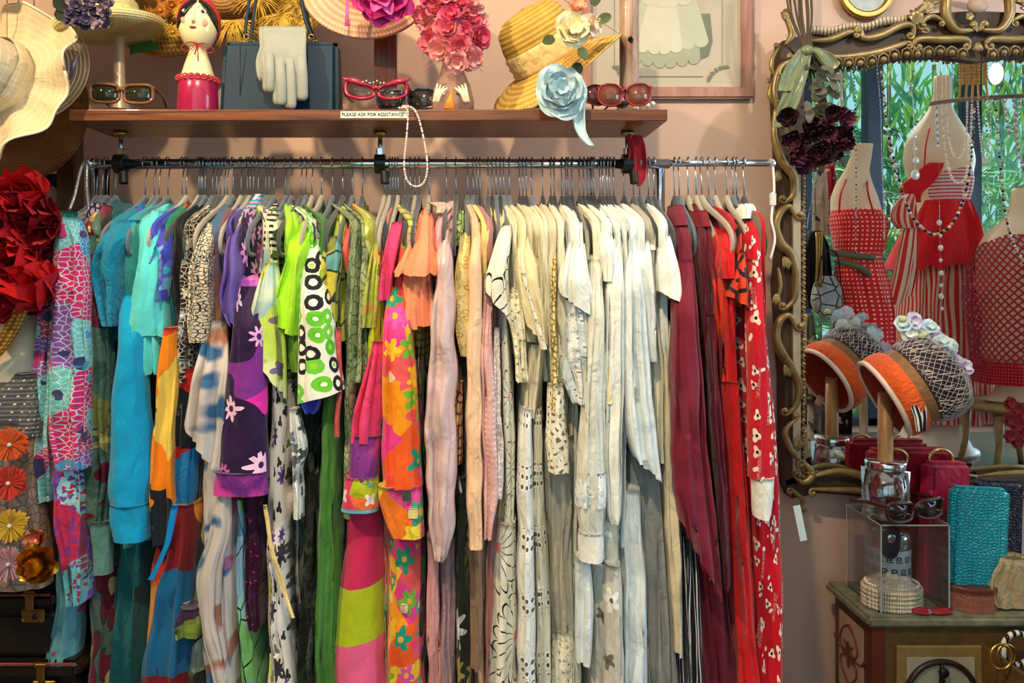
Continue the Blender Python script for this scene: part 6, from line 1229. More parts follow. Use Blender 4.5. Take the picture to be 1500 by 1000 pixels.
# jewellery in the open drawer
for k, (x, c_, r) in enumerate(((1466, 'gold', .026), (1474, 'gold', .022), (1490, 'zebra', .034))):
    mt = gold if c_ == 'gold' else FB('bangle_zebra', (230, 226, 220), ('stripe', 0, 60, .5, (20, 20, 22)), rough=.3)
    q = P(x, 962-k*6, 1.76+.03*k); 
    if k == 1: q.z -= .005
    tag(MB().tube(arc(q, r, 0, 2*PI, 28, 'xz', r*1.15), .0035 if c_ == 'gold' else .007, 8, False).build('bangle', mt), ['thin gold bangle leaning at the left of the open drawer', 'small gold ring bangle in the middle of the open drawer', 'zebra striped bangle standing in the open drawer'][k], 'bangle')
# ---------------------------------------------------------------- on the cabinet
acr = clearm('acrylic_clear', (250, 252, 252))
xa_, xb_ = P(1290, 0, 1.88).x, P(1391, 0, 1.88).x; ya_, yb_ = 1.88-D0, 2.05-D0; zt_ = .759
e = empty('acrylic_riser', ((xa_+xb_)/2, (ya_+yb_)/2, TZ), 'clear acrylic box riser on the cabinet carrying the hat stand', 'display riser')
for n, a, b in (('top_panel', (xa_, ya_, zt_-.004), (xb_, yb_, zt_)), ('side_panel', (xa_, ya_, TZ), (xa_+.004, yb_, zt_-.004)), ('side_panel', (xb_-.004, ya_, TZ), (xb_, yb_, zt_-.004)), ('back_panel', (xa_+.004, yb_-.004, TZ), (xb_-.004, yb_, zt_-.004)), ('front_panel', (xa_+.004, ya_, TZ), (xb_-.004, ya_+.004, zt_-.004))): MB().box(a, b).build(n, acr, e, False)
edg = M('acrylic_edge', (196, 206, 206), .2, trans=.3)
for x in (xa_+.001, xb_-.001): MB().box((x-.0015, ya_-.001, TZ), (x+.0015, ya_+.001, zt_)).build('edge', edg, e, False)
MB().box((xa_, ya_-.001, zt_-.003), (xb_, ya_+.001, zt_)).build('edge', edg, e, False)
for a, b in (((xa_-.001, ya_, zt_-.003), (xa_+.001, yb_, zt_)), ((xa_, yb_-.001, zt_-.003), (xb_, yb_+.001, zt_)), ((xa_-.001, yb_-.001, TZ), (xa_+.001, yb_+.001, zt_)), ((xb_-.001, ya_, zt_-.003), (xb_+.001, yb_, zt_))): MB().box(a, b).build('edge', edg, e, False)
def hstand(px, d, zb, lb, top_z):
    c = P(px, 0, d); e = empty('hat_stand', (c.x, c.y, zb), lb, 'hat stand'); mw = Matrix.Translation((c.x, c.y, 0))
    MB().lathe([(0, zb+.0005), (.058, zb+.0005), (.058, zb+.125), (0, zb+.125)], mw, 40).build('acrylic_base', clearm('acrylic_block', (226, 236, 238), 1), e)
    MB().lathe([(.050, zb+.004), (.052, zb+.006), (.052, zb+.010), (.050, zb+.012)], mw, 40).build('base_ring', chrome, e); MB().lathe([(0, zb+.112), (.047, zb+.113), (.047, zb+.125)], mw, 40).build('collar_seat', chrome, e)
    MB().lathe([(0, zb+.126), (.049, zb+.126), (.050, zb+.131), (.050, zb+.142), (.047, zb+.146), (0, zb+.146)], mw, 40).build('collar', chrome, e)
    MB().lathe([(.0185, zb+.146), (.0185, top_z), (0, top_z)], mw, 24).build('dowel', wood('dowel_birch', (190, 150, 104), (150, 108, 66), (20, 20, 3), .4), e)
    return c
sc_ = hstand(1297, 1.955, zt_, 'birch dowel hat stand on clear cylinder base holding the orange hat', P(0, 575, 1.955).z)
# orange hat with netted crown
d_ = 1.955; oc = P(1296, 583, d_-.02); ax = Vector((.86, -.16, .47)).normalized()
e = empty('orange_netted_hat', oc, 'orange banded hat with dark netted crown and pale blue silk flowers on dowel stand', 'hat')
mw = axis_mat(oc, ax); orf = FB('orange_felt', (222, 92, 34), rough=.8, wr=80); 
MB().lathe([(.106, -.002), (.112, .012), (.113, .03), (.110, .048), (.104, .054)], mw, 56).build('orange_band', orf, e)
MB().lathe([(.098, -.006), (.104, -.010), (.110, -.006), (.109, .002), (.104, .004)], mw, 56).build('white_binding', M('binding_white', (224, 208, 194), .6), e)
MB().lathe([(.101, .0), (.098, .04), (.085, .10), (.05, .13), (0, .135)], mw, 48).build('lining', FB('lining_red_pink', (176, 70, 56), rough=.6), e)
MB().lathe([(.101, .052), (.102, .064), (.103, .078)], mw, 48).build('tan_ribbon', FB('ribbon_tan', (132, 96, 62), rough=.5), e)
crs = FB('braid_dark_brown', (42, 30, 28), rough=.5)
MB().lathe([(.102, .076), (.109, .10), (.108, .13), (.098, .158), (.07, .178), (.03, .186), (0, .187)], mw, 56).build('crown', crs, e)
def dome(u, a, k=1.03):                                    # u 0..1 up the crown
    pr = [(.102, .076), (.109, .10), (.108, .13), (.098, .158), (.07, .178), (.03, .186), (0.004, .187)]; t_ = u*6; i = min(5, int(t_)); f_ = t_-i
    r_ = (pr[i][0]*(1-f_)+pr[i+1][0]*f_)*k; h_ = pr[i][1]*(1-f_)+pr[i+1][1]*f_+(k-1)*.1; return mw @ Vector((r_*math.cos(a), r_*math.sin(a), h_))
crw = M('braid_cream', (214, 200, 178), .6); mb = MB(); rnd = random.Random(6)
for k in range(170):
    a = k*2*PI/170; u0 = rnd.uniform(0, .6); mb.tube([dome(u0+j*.06, a+j*.03+rnd.uniform(-.01, .01), 1.01) for j in range(3)], .0014, 4)
tag(mb.build('straw_stitches', crw, e), kind='stuff')
mb = MB()
for k in range(44):
    for sg in (-1, 1): mb.tube([dome(j/14*.97+.01, k*2*PI/44+sg*j*.10, 1.045+.012*math.sin(k*3+j)) for j in range(15)], .0007, 3, False)
tag(mb.build('net_veil', M('veil_grey_lilac', (186, 178, 196), .7), e), kind='stuff')
fb_ = [M('silk_ice_blue', (192, 214, 222), .6, var=.08), M('silk_lilac', (206, 196, 222), .6, var=.08), M('silk_white', (226, 230, 228), .6)]
for k in range(14):
    u = rnd.uniform(.45, .95); a = rnd.uniform(1.0, 4.2); q = dome(u, a, 1.08)
    if k < 9: q = P([1322, 1338, 1350, 1362, 1376, 1342, 1390, 1400, 1330][k], [476, 470, 488, 480, 496, 500, 508, 530, 490][k], 1.93)
    MB().flower(q, (rnd.uniform(-.6, .6), -1, rnd.uniform(0, 1)), .023, ((5, 1, .35, 1.3), (4, .5, .9, 1)), k).build('silk_flower', fb_[k % 3], e)
for k, (px, py) in enumerate(((1350, 492), (1368, 500), (1322, 468))): MB().ball(P(px, py, 1.90), (.010, .008, .008), 10, 7).build('flower_bud', M('bud_green', (170, 190, 120), .5), e)
for sg in (0, 1):
    cloth('striped_bow', [(1334+sg*10, 1346+sg*12, 594), (1340+sg*8, 1352+sg*6, 612), (1344+sg*4, 1352+sg*4, 632)], 1.81+.01*sg, FB('bow_black_white', (20, 20, 24), ('stripe', 0, 130, .35, (230, 230, 230))), e, dep=.006, folds=1, amp=.002, step=.004)
rbox('label', P(1326, 632, 1.87), (.022, .002, .03), M('binding_white', (224, 208, 194), .6), e, .0008, 0, 0, .5)
# sunglasses on the riser
glasses('sunglasses', 'dark tortoise wraparound sunglasses with orange brow on the acrylic riser', P(1343, 748, 1.89), .195, M('frame_tortoise', (64, 30, 26), .15, coat=.6, var=.5, nscale=60), M('lens_plum', (36, 22, 30), .05, coat=.6), .30, 0, .048, .006, .005, power=2.8)
# tin with repeated emblem, dark case in front
c = P(1300, 0, 1.99); e = empty('patterned_tin', (c.x, c.y, TZ), 'pale blue tin with repeated dark monograms and chrome shoulders inside the riser', 'tin')
mw = Matrix.Translation((c.x, c.y, 0)); tinm = M('tin_pale_blue', (166, 176, 186), .4, var=.05); R_ = .056
MB().lathe([(0, TZ+.001), (R_, TZ+.001), (R_, TZ+.135), (R_-.002, TZ+.137)], mw, 48).build('body', tinm, e)
MB().lathe([(R_, TZ+.138), (R_+.001, TZ+.148), (R_, TZ+.170), (R_-.008, TZ+.184), (0, TZ+.190)], mw, 40).build('chrome_shoulder', chrome, e)
for r in range(4):
    for k in range(12):
        a = -PI/2+(k-5.5)*.42+(.21 if r % 2 else 0); zc = TZ+.018+r*.032; mt = M('monogram_navy', (22, 24, 44), .4)
        mb = MB(); 
        for (u, v, w1, h1) in ((-.006, 0, .003, .016), (0, .0065, .012, .003), (.0045, .003, .003, .008), (.001, -.001, .008, .003), (.003, -.0065, .012, .003)):
            aa = a+u/R_; ww = w1/R_/2; q = []
            for (da, dz) in ((-ww, -h1/2), (ww, -h1/2), (ww, h1/2), (-ww, h1/2)): q.append((c.x+(R_+.0006)*math.cos(aa+da), c.y+(R_+.0006)*math.sin(aa+da), zc+v+dz))
            mb.add(q, [(0, 1, 2, 3)])
        tag(mb.build('monogram', mt, e, False), kind='stuff')
navl = M('case_navy', (24, 34, 56), .35, coat=.3); q = P(1305, 800, 1.93)
pts = [(-.026, .04), (.026, .04), (.026, -.005), (.016, -.028), (0, -.036), (-.016, -.028), (-.026, -.005)]
mb = MB(); mb.add([(q.x+a, q.y, q.z+b) for a, b in pts]+[(q.x+a, q.y+.006, q.z+b) for a, b in pts], [tuple(range(7))[::-1], tuple(range(7, 14))]+[(i, (i+1) % 7, (i+1) % 7+7, i+7) for i in range(7)])
o = mb.build('flap', navl, e, False, bevel=.001); MB().ball(q+Vector((0, -.003, .022)), (.012, .004, .012), 14, 8).build('snap', chrome, o)
# rope and shell box
c = P(1306, 0, 1.93); ct = (c.x, c.y); e = empty('rope_shell_box', (*ct, TZ), 'oval cream rope trinket box with shells and pearls on its lid', 'trinket box')
ropm = FB('rope_cream', (222, 208, 184), ('stripe', 0, 180, .35, (170, 150, 124)), rough=.7); shl = [M('shell_cream', (232, 220, 196), .35, var=.1), M('shell_blush', (222, 196, 176), .35, var=.2)]
mwo = Matrix.Translation((*ct, 0)) @ Matrix.Diagonal((1, .72, 1, 1))
for k in range(5):
    zz = TZ+.006+k*.0098+(.003 if k > 2 else 0); mb = MB()
    for j in range(64):
        a = 2*PI*j/64; q = mwo @ Vector((.072*math.cos(a), .072*math.sin(a), zz)); mb.ball(q, (.0052, .0052, .0058), 6, 4)
    tag(mb.build('rope_coil', ropm, e), kind='stuff')
MB().lathe([(0, TZ+.001), (.068, TZ+.001), (.069, TZ+.05), (.05, TZ+.062), (0, TZ+.066)], mwo, 40).build('box_body', shl[0], e)
rnd = random.Random(9)
for k in range(30):
    r_ = .06*math.sqrt(rnd.random()); a = rnd.random()*6.28; q = mwo @ Vector((r_*math.cos(a), r_*math.sin(a), TZ+.070-.3*r_*r_/.06)); MB().ball(q, (rnd.uniform(.010, .018), .010, rnd.uniform(.008, .012)), 9, 6, Matrix.Rotation(rnd.random()*3, 3, 'Y')).build('shell', shl[k % 2], e)
mb = MB()
for j in range(44): a = 2*PI*j/44; q = mwo @ Vector((.066*math.cos(a), .066*math.sin(a), TZ+.060)); MB().ball(q, .0038, 7, 5).build('pearl', pearl, e)
# octagonal copper box
c = P(1420, 0, 1.93); e = empty('octagonal_box', (c.x, c.y, TZ), 'octagonal copper-pink embossed trinket box with darker leafy lid', 'trinket box')
cop = M('copper_pink', (178, 112, 92), .35, .5, var=.4, nscale=120, bstr=.6); cop2 = M('copper_dark_lid', (118, 66, 56), .35, .5, var=.7, nscale=90, bstr=.6)
mw = Matrix.Translation((c.x, c.y, 0)) @ Matrix.Diagonal((1, .75, 1, 1)); MB().lathe([(0, TZ+.001), (.072, TZ+.001), (.072, TZ+.046), (.070, TZ+.048), (0, TZ+.048)], mw, 8, rot=PI/8).build('box_body', cop, e, False); MB().lathe([(.074, TZ+.046), (.074, TZ+.058), (.070, TZ+.061), (0, TZ+.063)], mw, 8, rot=PI/8).build('lid', cop2, e, False)
# red hair clip
q = P(1365, 909, 1.875); q.z = TZ+.008; e = empty('hair_clip', q, 'small red and dark hair clip on the front edge of the cabinet top', 'hair clip'); rc = M('clip_red', (150, 20, 30), .3, coat=.4)
for sg in (-1, 1): MB().petal(q, Vector((sg, 0, .0)), Vector((0, -.5, 1)).normalized(), .052, .011, .12, .1).build('wing', rc, e, solid=.004)
MB().tube([q+Vector((-.05, 0, -.005)), q+Vector((.05, 0, -.005))], .0022, 6).build('clasp', chrome, e)
# clutches and bags, standing on the cabinet
pinkr = FB('wallet_ribbed_pink', (186, 26, 70), ('stripe', 1, 210, .30, (140, 14, 50)), rough=.35, sheen=0, spec=.6); tealc = None
t = NT('croc_teal'); uvv = t.n('ShaderNodeTexCoord', out=None).outputs['UV']
def croc(name, col, dark):
    t = NT(name); uvv = t.n('ShaderNodeTexCoord', out=None).outputs['UV']; v = t.n('ShaderNodeVectorMath', {0: uvv, 1: (85, 120, 1)}, operation='MULTIPLY')
    ed = t.n('ShaderNodeTexVoronoi', {'Vector': v, 'Scale': 1.0, 'Randomness': .7}, voronoi_dimensions='2D', feature='DISTANCE_TO_EDGE'); mr = t.n('ShaderNodeMapRange', {0: ed, 1: 0.0, 2: .28})
    return finish(t, t.mix(mr, lin(dark), lin(col)), .3, bump=mr, bstr=.8, bdist=.003, coat=.3)
crt = croc('croc_turquoise', (18, 172, 196), (10, 124, 146)); crn = croc('croc_navy', (28, 34, 62), (10, 14, 30))
def clutch(name, label, cat, l, r, y0, y1, d, th, mat, tilt=0, flap=None, rz=.1):
    a, b = P(l, y0, d), P(r, y1, d); h = a.z-TZ; w_ = b.x-a.x; c = Vector(((a.x+b.x)/2, a.y, TZ+h/2)); e = empty(name, (c.x, c.y, TZ), label, cat)
    rbox('body', c, (w_, th, h-.002), mat, e, min(.012, th*.3), rz, 0, tilt)
    if flap: rbox('flap', c+Vector((-w_*.08, -th/2-.001, h*.0)), (w_*.74, .006, h*.98), mat, e, .0025, rz, 0, tilt)
    return e, c, w_, h
clutch('ribbed_wallet', 'tall raspberry ribbed leather wallet standing behind the acrylic riser', 'wallet', 1347, 1415, 675, 868, 1.99, .05, pinkr, .05, None, .15)
clutch('turquoise_clutch', 'turquoise crocodile-embossed clutch bag standing upright on the cabinet', 'clutch bag', 1390, 1471, 712, 862, 1.93, .04, crt, .04, True, -.08)
clutch('navy_clutch', 'navy crocodile-embossed clutch bag behind the turquoise one', 'clutch bag', 1430, 1492, 702, 830, 2.01, .045, crn, .02, None, -.05)
a = P(1330, 0, 2.045); zb = P(0, 720, 2.045).z; rh = FB('red_bag_leather', (132, 14, 34), rough=.35, sheen=0)
e = empty('red_handbag', (a.x, a.y, TZ), 'dark red handbag with gold ring handle behind the riser before the mirror', 'handbag')
rbox('body', (a.x, a.y, (TZ+P(0, 655, 2.045).z)/2), (px2m(118, 2.045), .05, P(0, 655, 2.045).z-TZ-.002), rh, e, .012)
for px in (1378, 1312): MB().tube(arc(P(px, 672, 2.01), .032, 0, 2*PI, 28, 'xz', .026), .0042, 8, False).build('ring_handle', M('ring_pale_gold', (206, 176, 130), .25, .9), e)
c = P(1490, 0, 1.90); e = empty('beige_pouch', (c.x, c.y, TZ), 'soft beige leather coin pouch with gathered top at the right edge', 'pouch')
bgm = FB('pouch_beige', (178, 160, 126), rough=.45, sheen=0, bstr=1, wr=30)
cloth('body', [(1474, 1508, 818), (1462, 1520, 832), (1453, 1528, 855), (1452, 1530, 878), (1460, 1524, 892)], 1.89, bgm, e, dep=.05, folds=4, amp=.003, step=.005)
MB().tube(spline([P(1470, 822, 1.885), P(1458, 836, 1.885), P(1453, 860, 1.885), P(1460, 888, 1.885)], 5), .003, 8).build('piping', bgm, e); MB().tube([P(1474, 818, 1.9), P(1508, 816, 1.9)], .004, 8).build('clasp', brass, e)
# ---------------------------------------------------------------- the room opposite, seen in the mirror
TBL = ZC-(660-CY)*2.9/F
wt = wood('table_dark_oak', (60, 40, 30), (96, 66, 46))
a, b = PR(1196, 0, 2.66), PR(1560, 0, 3.25); e = empty('display_table', ((a.x+b.x)/2, (a.y+b.y)/2, 0), 'dark oak display table carrying the dress forms, reflected in the mirror', 'table')
MB().box((a.x, b.y, TBL-.03), (b.x, a.y, TBL)).build('table_top', wt, e, False, bevel=.004)
for x in (a.x+.05, b.x-.05):
    for y in (a.y-.05, b.y+.05): MB().tube([(x, y, 0), (x, y, TBL-.03)], .02, 10).build('leg', wt, e)
fk = dict(fn=PR, folds=0, amp=0, wr=0, N=32, wide=1.0)
def form(label, rows, d, base, rowsb=None):
    m = PR((rows[0][0]+rows[0][1])/2, 0, d); e = empty('dress_form', (m.x, m.y, TBL), label, 'dress form'); o = cloth('torso', rows, d, cream_body, e, dep=-.62, **fk)
    x = (rows[-1][0]+rows[-1][1])/2; q = PR(x, rows[-1][2]-4, d); MB().tube([(q.x, q.y, TBL+.02), q], .014, 12).build('pole', standm, e)
    MB().lathe([(0, TBL), (base, TBL), (base*.98, TBL+.014), (.02, TBL+.03)], Matrix.Translation((q.x, q.y, 0)), 32).build('base', M('form_base_white', (220, 212, 204), .4), e)
    return e
redd = FB('print_red_white_dots', (214, 30, 40), ('dots', 62, .2, (250, 210, 200)), rough=.6); st = FB('stripe_red_cream', (226, 196, 180), ('stripe', 0, 60, .5, (206, 52, 52)), rough=.7, bstr=.2); redc = FB('red_cotton', (206, 14, 34), rough=.7, bstr=.4)
form('cream dress form in a red dotted dress, leftmost of three reflected in the mirror', [(1250, 1278, 211), (1247, 1276, 228), (1238, 1272, 250), (1226, 1276, 268), (1218, 1284, 290), (1219, 1292, 320), (1224, 1290, 345), (1230, 1284, 370), (1224, 1296, 410), (1230, 1300, 450)], 2.8, .10)
e = empty('red_dotted_dress', PR(1255, 330, 2.8), 'strappy red dress with tiny white dots on the leftmost reflected dress form', 'dress')
cloth('bodice', [(1222, 1286, 308), (1219, 1296, 322), (1222, 1295, 342), (1228, 1288, 374)], 2.78, redd, e, fn=PR, dep=-.85, folds=3, amp=.003)
cloth('skirt', [(1228, 1286, 370), (1224, 1298, 410), (1236, 1306, 460), (1240, 1312, 560)], 2.74, redd, e, fn=PR, dep=-.7, folds=4, amp=.006)
for x0_, x1_ in ((1229, 1240), (1280, 1270)): MB().tube(spline([PR(x0_, 312, 2.70), PR((x0_+x1_)/2-3, 285, 2.71), PR(x1_, 262, 2.78)], 5), .004, 6).build('strap', redc, e)
form('cream dress form in a striped sundress, centre of three reflected in the mirror', [(1370, 1394, 112), (1369, 1394, 135), (1362, 1394, 160), (1346, 1406, 182), (1330, 1418, 205), (1326, 1424, 235), (1334, 1420, 262), (1344, 1414, 290), (1330, 1426, 340), (1326, 1430, 400)], 2.9, .13)
e = empty('striped_sundress', PR(1375, 300, 2.9), 'red and cream striped sundress with red peplum and big sash bow', 'dress')
cloth('bodice', [(1350, 1418, 248), (1346, 1422, 262), (1350, 1418, 285), (1354, 1414, 300)], 2.89, FB('stripe_blush', (222, 200, 206), ('stripe', 1, 75, .4, (196, 60, 84)), rough=.7), e, fn=PR, dep=-.72, folds=2, amp=.002)
cloth('red_bust', [(1388, 1416, 214), (1384, 1420, 232), (1384, 1420, 258)], 2.86, redc, e, fn=PR, dep=-.5, folds=1, amp=.002); cloth('wide_collar', [(1362, 1384, 238), (1342, 1380, 254), (1320, 1366, 272), (1314, 1350, 282), (1340, 1350, 296)], 2.80, redc, e, fn=PR, dep=.012, folds=1, amp=.003)
cloth('skirt', [(1350, 1416, 298), (1336, 1426, 360), (1318, 1434, 430), (1304, 1442, 520), (1298, 1448, 612)], 2.9, st, e, fn=PR, dep=-.7, folds=7, amp=.012)
cloth('peplum', [(1350, 1416, 294), (1336, 1426, 325), (1318, 1432, 362), (1302, 1436, 392)], 2.885, redc, e, fn=PR, dep=-.78, folds=5, amp=.014, hem=.012)
cloth('sash_bow', [(1328, 1342, 284), (1312, 1346, 300), (1308, 1346, 322), (1318, 1344, 334)], 2.70, st, e, fn=PR, dep=.03, folds=3, amp=.005); cloth('sash_tail', [(1326, 1342, 330), (1316, 1340, 370), (1308, 1334, 410), (1300, 1324, 446)], 2.71, st, e, fn=PR, dep=.012, folds=2, amp=.004); cloth('sash_tail', [(1332, 1346, 330), (1328, 1346, 390), (1318, 1338, 434)], 2.73, st, e, fn=PR, dep=.012, folds=2, amp=.004)
MB().tube(spline([PR(1362, 186, 2.84), PR(1356, 215, 2.80), PR(1354, 250, 2.80)], 5), .003, 6).build('twisted_strap', redc, e)
cloth('petticoat_stand', [(1342, 1396, 608), (1330, 1408, 634), (1318, 1418, 658)], 2.88, M('form_base_white', (220, 212, 204), .4), e, fn=PR, dep=-.9, folds=0, amp=0, wr=0)
# right form on an antique stool
sz = ZC-(590-CY)*2.6/F; q = PR(1478, 0, 2.62); gw = wood('stool_worn_gilt', (120, 104, 70), (170, 150, 108))
e = empty('antique_stool', (q.x, q.y, TBL), 'small worn gilt wooden stool under the red crochet form, seen in the mirror', 'stool')
MB().lathe([(0, sz-.022), (.158, sz-.022), (.165, sz-.012), (.16, sz), (0, sz)], Matrix.Translation((q.x, q.y, 0)), 36).build('seat', gw, e)
for k in range(4): a = PI/4+k*PI/2; MB().tube([(q.x+.16*math.cos(a), q.y+.13*math.sin(a), TBL), (q.x+.135*math.cos(a), q.y+.12*math.sin(a), TBL+.1), (q.x+.14*math.cos(a), q.y+.12*math.sin(a), sz-.02)], [.010, .011, .018], 10).build('leg', gw, e)
e = empty('dress_form', (q.x, q.y, sz), 'cream dress form wearing red crochet, rightmost of three reflected in the mirror', 'dress form')
cloth('torso', [(1484, 1514, 276), (1482, 1514, 298), (1476, 1518, 318), (1448, 1540, 340), (1434, 1552, 370), (1436, 1550, 420), (1444, 1542, 470), (1440, 1546, 520), (1462, 1500, 556), (1456, 1502, 578), (1446, 1512, 586)], 2.62, cream_body, e, dep=-.6, **fk)
t = NT('crochet_red_net'); uvv = t.n('ShaderNodeTexCoord', out=None).outputs['UV']; sx_ = t.n('ShaderNodeSeparateXYZ', {0: uvv}, out=None)
d1 = t.m_('ABSOLUTE', t.m_('SUBTRACT', t.m_('FRACT', t.m_('MULTIPLY', t.m_('ADD', sx_.outputs[0], sx_.outputs[1]), 36.0)), .5)); d2 = t.m_('ABSOLUTE', t.m_('SUBTRACT', t.m_('FRACT', t.m_('MULTIPLY', t.m_('SUBTRACT', sx_.outputs[0], sx_.outputs[1]), 36.0)), .5))
al = t.m_('GREATER_THAN', t.m_('MAXIMUM', d1, d2), .33); redn = finish(t, lin((156, 12, 40)), .8, alpha=al)
e = empty('red_crochet_top', PR(1478, 440, 2.62), 'dark red crochet net top on the rightmost reflected dress form', 'top')
cloth('net_body', [(1460, 1528, 344), (1438, 1548, 360), (1424, 1562, 390), (1418, 1568, 430), (1424, 1562, 480), (1430, 1556, 520), (1428, 1558, 540)], 2.60, redn, e, fn=PR, dep=-.66, folds=2, amp=.003)
cloth('beaded_hem', [(1428, 1558, 530), (1432, 1556, 560)], 2.60, FB('red_sequin', (150, 10, 36), ('dots', 90, .2, (230, 90, 90))), e, fn=PR, dep=-.67, folds=5, amp=.004)
# hanging bags and scarves at the left of the reflection
e = empty('black_tassel_bag', PR(1197, 380, 2.75), 'black bag with chain tassels hanging, reflected beside the mirror frame', 'bag')
cloth('body', [(1190, 1206, 338), (1182, 1218, 360), (1180, 1224, 420), (1184, 1222, 452)], 2.75, blackf, e, fn=PR, dep=.06, folds=2)
for k in range(3): MB().tube(spline([PR(1196+k*4, 340, 2.66), PR(1197+k*3, 380, 2.65), PR(1195+k*4, 420, 2.66)], 4), .004, 6).build('chain', brass, e)
e = empty('silver_purse', PR(1212, 430, 2.66), 'round silver grey purse with black outlines, reflected beside the mirror frame', 'purse')
cloth('body', [(1204, 1226, 404), (1196, 1236, 420), (1192, 1238, 440), (1198, 1234, 458), (1208, 1222, 464)], 2.66, FB('purse_silver_print', (150, 160, 168), ('edge', 26, .06, (24, 24, 30), 2), rough=.4), e, fn=PR, dep=.05, folds=1, amp=.002)
MB().tube(spline([PR(1198, 412, 2.64), PR(1206, 372, 2.64), PR(1226, 372, 2.64), PR(1232, 416, 2.64)], 6), .003, 6).build('strap', blackf, e)
for k, (pts, lb) in enumerate((([(1216, 370), (1250, 374), (1284, 378)], 'upper dark olive strap handle crossing before the leftmost reflected form'), ([(1222, 382), (1256, 390), (1276, 404)], 'lower dark olive strap handle crossing before the leftmost reflected form'))):
    tag(MB().tube(spline([PR(x, y, 2.66) for x, y in pts], 6), [.004]+[.012]*11+[.006], 10, flat=.4).build('strap_handle', M('strap_olive', (86, 84, 62), .4)), lb, 'strap')
for k, (l, r, y0, y1, col, lb) in enumerate(((1182, 1196, 460, 590, (110, 116, 88), 'sage green silky tassel beside the gilt frame in the reflection'), (1196, 1216, 250, 345, (190, 180, 170), 'pale lace shawl hanging in the left of the reflection'), (1212, 1226, 240, 330, (170, 30, 50), 'red scarf hanging at the left in the reflection'), (1190, 1212, 560, 660, (140, 134, 126), 'grey feathery boa low at the left in the reflection'), (1224, 1250, 470, 660, (30, 30, 34), 'black cape hanging behind the netted hat in the reflection'), (1196, 1226, 150, 250, (120, 96, 70), 'tan patterned scarf hanging in the upper left of the reflection'))):
    q = PR((l+r)/2, y0, 3.0); o = cloth('scarf', [(l+3, r-3, y0), (l, r, y0+20), (l, r, y1)], 2.7 if k in (0, 3) else 3.0+.05*k, FB('scarf_%d' % k if False else 'scarf_cloth_'+'abcdef'[k], col, ('blob', 30, .58, [(60, 50, 50), (210, 200, 190)], k)), None, fn=PR, dep=.05, folds=3, amp=.01); tag(o, lb, 'scarf')
q0 = PR(1190, 146, 3.0); q1 = PR(1262, 146, 3.0)
# lamp bulb and its cord
q = PR(1459, 108, 4.2); e = empty('pendant_lamp', (q.x, q.y, q.z), 'warm glowing pendant bulb before the window, seen in the mirror', 'lamp')
t = NT('bulb_warm'); bm_ = finish(t, lin((255, 226, 160)), .5, emit=6); MB().ball(q, (.035, .035, .06), 16, 12).build('bulb', bm_, e); MB().tube([q+Vector((0, 0, .06)), (q.x, q.y, H)], .004, 6).build('cord', blackp, e)
# necklaces on a branch, and long strands
rodc = wood('branch_grey', (110, 92, 78), (150, 132, 116)); DN = 2.36
q = PR(1450, 143, DN); e = empty('necklace_branch', q, 'grey driftwood branch holding many bead necklaces, seen in the mirror', 'display branch')
MB().tube(spline([PR(1362, 152, DN), PR(1400, 147, DN), PR(1450, 143, DN), PR(1510, 140, DN), PR(1570, 142, DN)], 5), .007, 8).build('branch', rodc, e)
for px in (1395, 1540): MB().tube([PR(px, 146, DN), (PR(px, 0, DN).x, PR(px, 0, DN).y, H)], .0012, 5).build('hanging_wire', steel, e)
crys = M('crystal_clear', (232, 240, 244), .05, trans=.35, ior=1.5); blkb = M('bead_black', (24, 22, 26), .15, coat=.5); amb = M('bead_amber', (206, 160, 90), .2, coat=.4); slv = M('bead_silver', (190, 192, 198), .2, .9); BM = {}
def beadm(mt, r):
    k = (mt.name, r)
    if k not in BM:
        mb = MB().ball((0, 0, 0), r, 7, 5); me = bpy.data.meshes.new('bead'); me.from_pydata(mb.v, [], mb.f); me.materials.append(mt); me.polygons.foreach_set('use_smooth', [True]*len(me.polygons)); BM[k] = me
    return BM[k]
def strand(label, pts, mats, r=.0035, gap=1.9, fn=PR, d=DN, group='bead necklaces by the mirror', drops=()):
    v = spline([fn(*p) if len(p) == 3 else fn(p[0], p[1], d) for p in pts], 12); e = empty('bead_necklace', v[0], label, 'necklace', group)
    MB().tube(v[::3]+[v[-1]], .0005, 3, False).build('thread', slv, e)
    if fn is PR: MB().tube([v[0], (v[0].x, v[0].y, H)], .0005, 3, False).build('hanging_thread', slv, e)
    nx = r; L = 0; k = 0
    for i in range(1, len(v)):
        L += (v[i]-v[i-1]).length
        while L > nx and k < 160:
            mt = mats[k % len(mats)]; o = bpy.data.objects.new('bead', beadm(mt, r)); COL.objects.link(o); o.parent = e; o.location = v[i]-v[0]; nx += r*gap; k += 1
    for px, py, rr in drops:
        q = fn(px, py, d); o = bpy.data.objects.new('crystal_drop', beadm(crys, rr)); COL.objects.link(o); o.parent = e; o.location = q-v[0]; o.scale = (1, .7, 1.2)
strand('swag of black, silver and gold beads draped across the striped sundress reflection', [(1302, 200), (1314, 250), (1330, 305), (1352, 335), (1372, 343), (1394, 328), (1412, 290), (1422, 235), (1426, 160)], [blkb, slv, blkb, crys, amb], .0056, 2.0, d=2.46)
strand('long white pearl strand falling to the waist of the striped sundress reflection', [(1380, 150), (1384, 210), (1392, 255), (1404, 268), (1416, 255), (1422, 200), (1424, 148)], [pearl], .0042, 1.95)
strand('short double-looped pearl strand nested inside the longer pearl strand', [(1386, 150), (1390, 200), (1396, 225), (1404, 232), (1412, 222), (1416, 190), (1417, 148)], [pearl], .0036, 1.95)
strand('crystal chandelier strand hanging straight at the left of the branch', [(1372, 150), (1373, 190), (1374, 215)], [crys, slv], .005, 2.2)
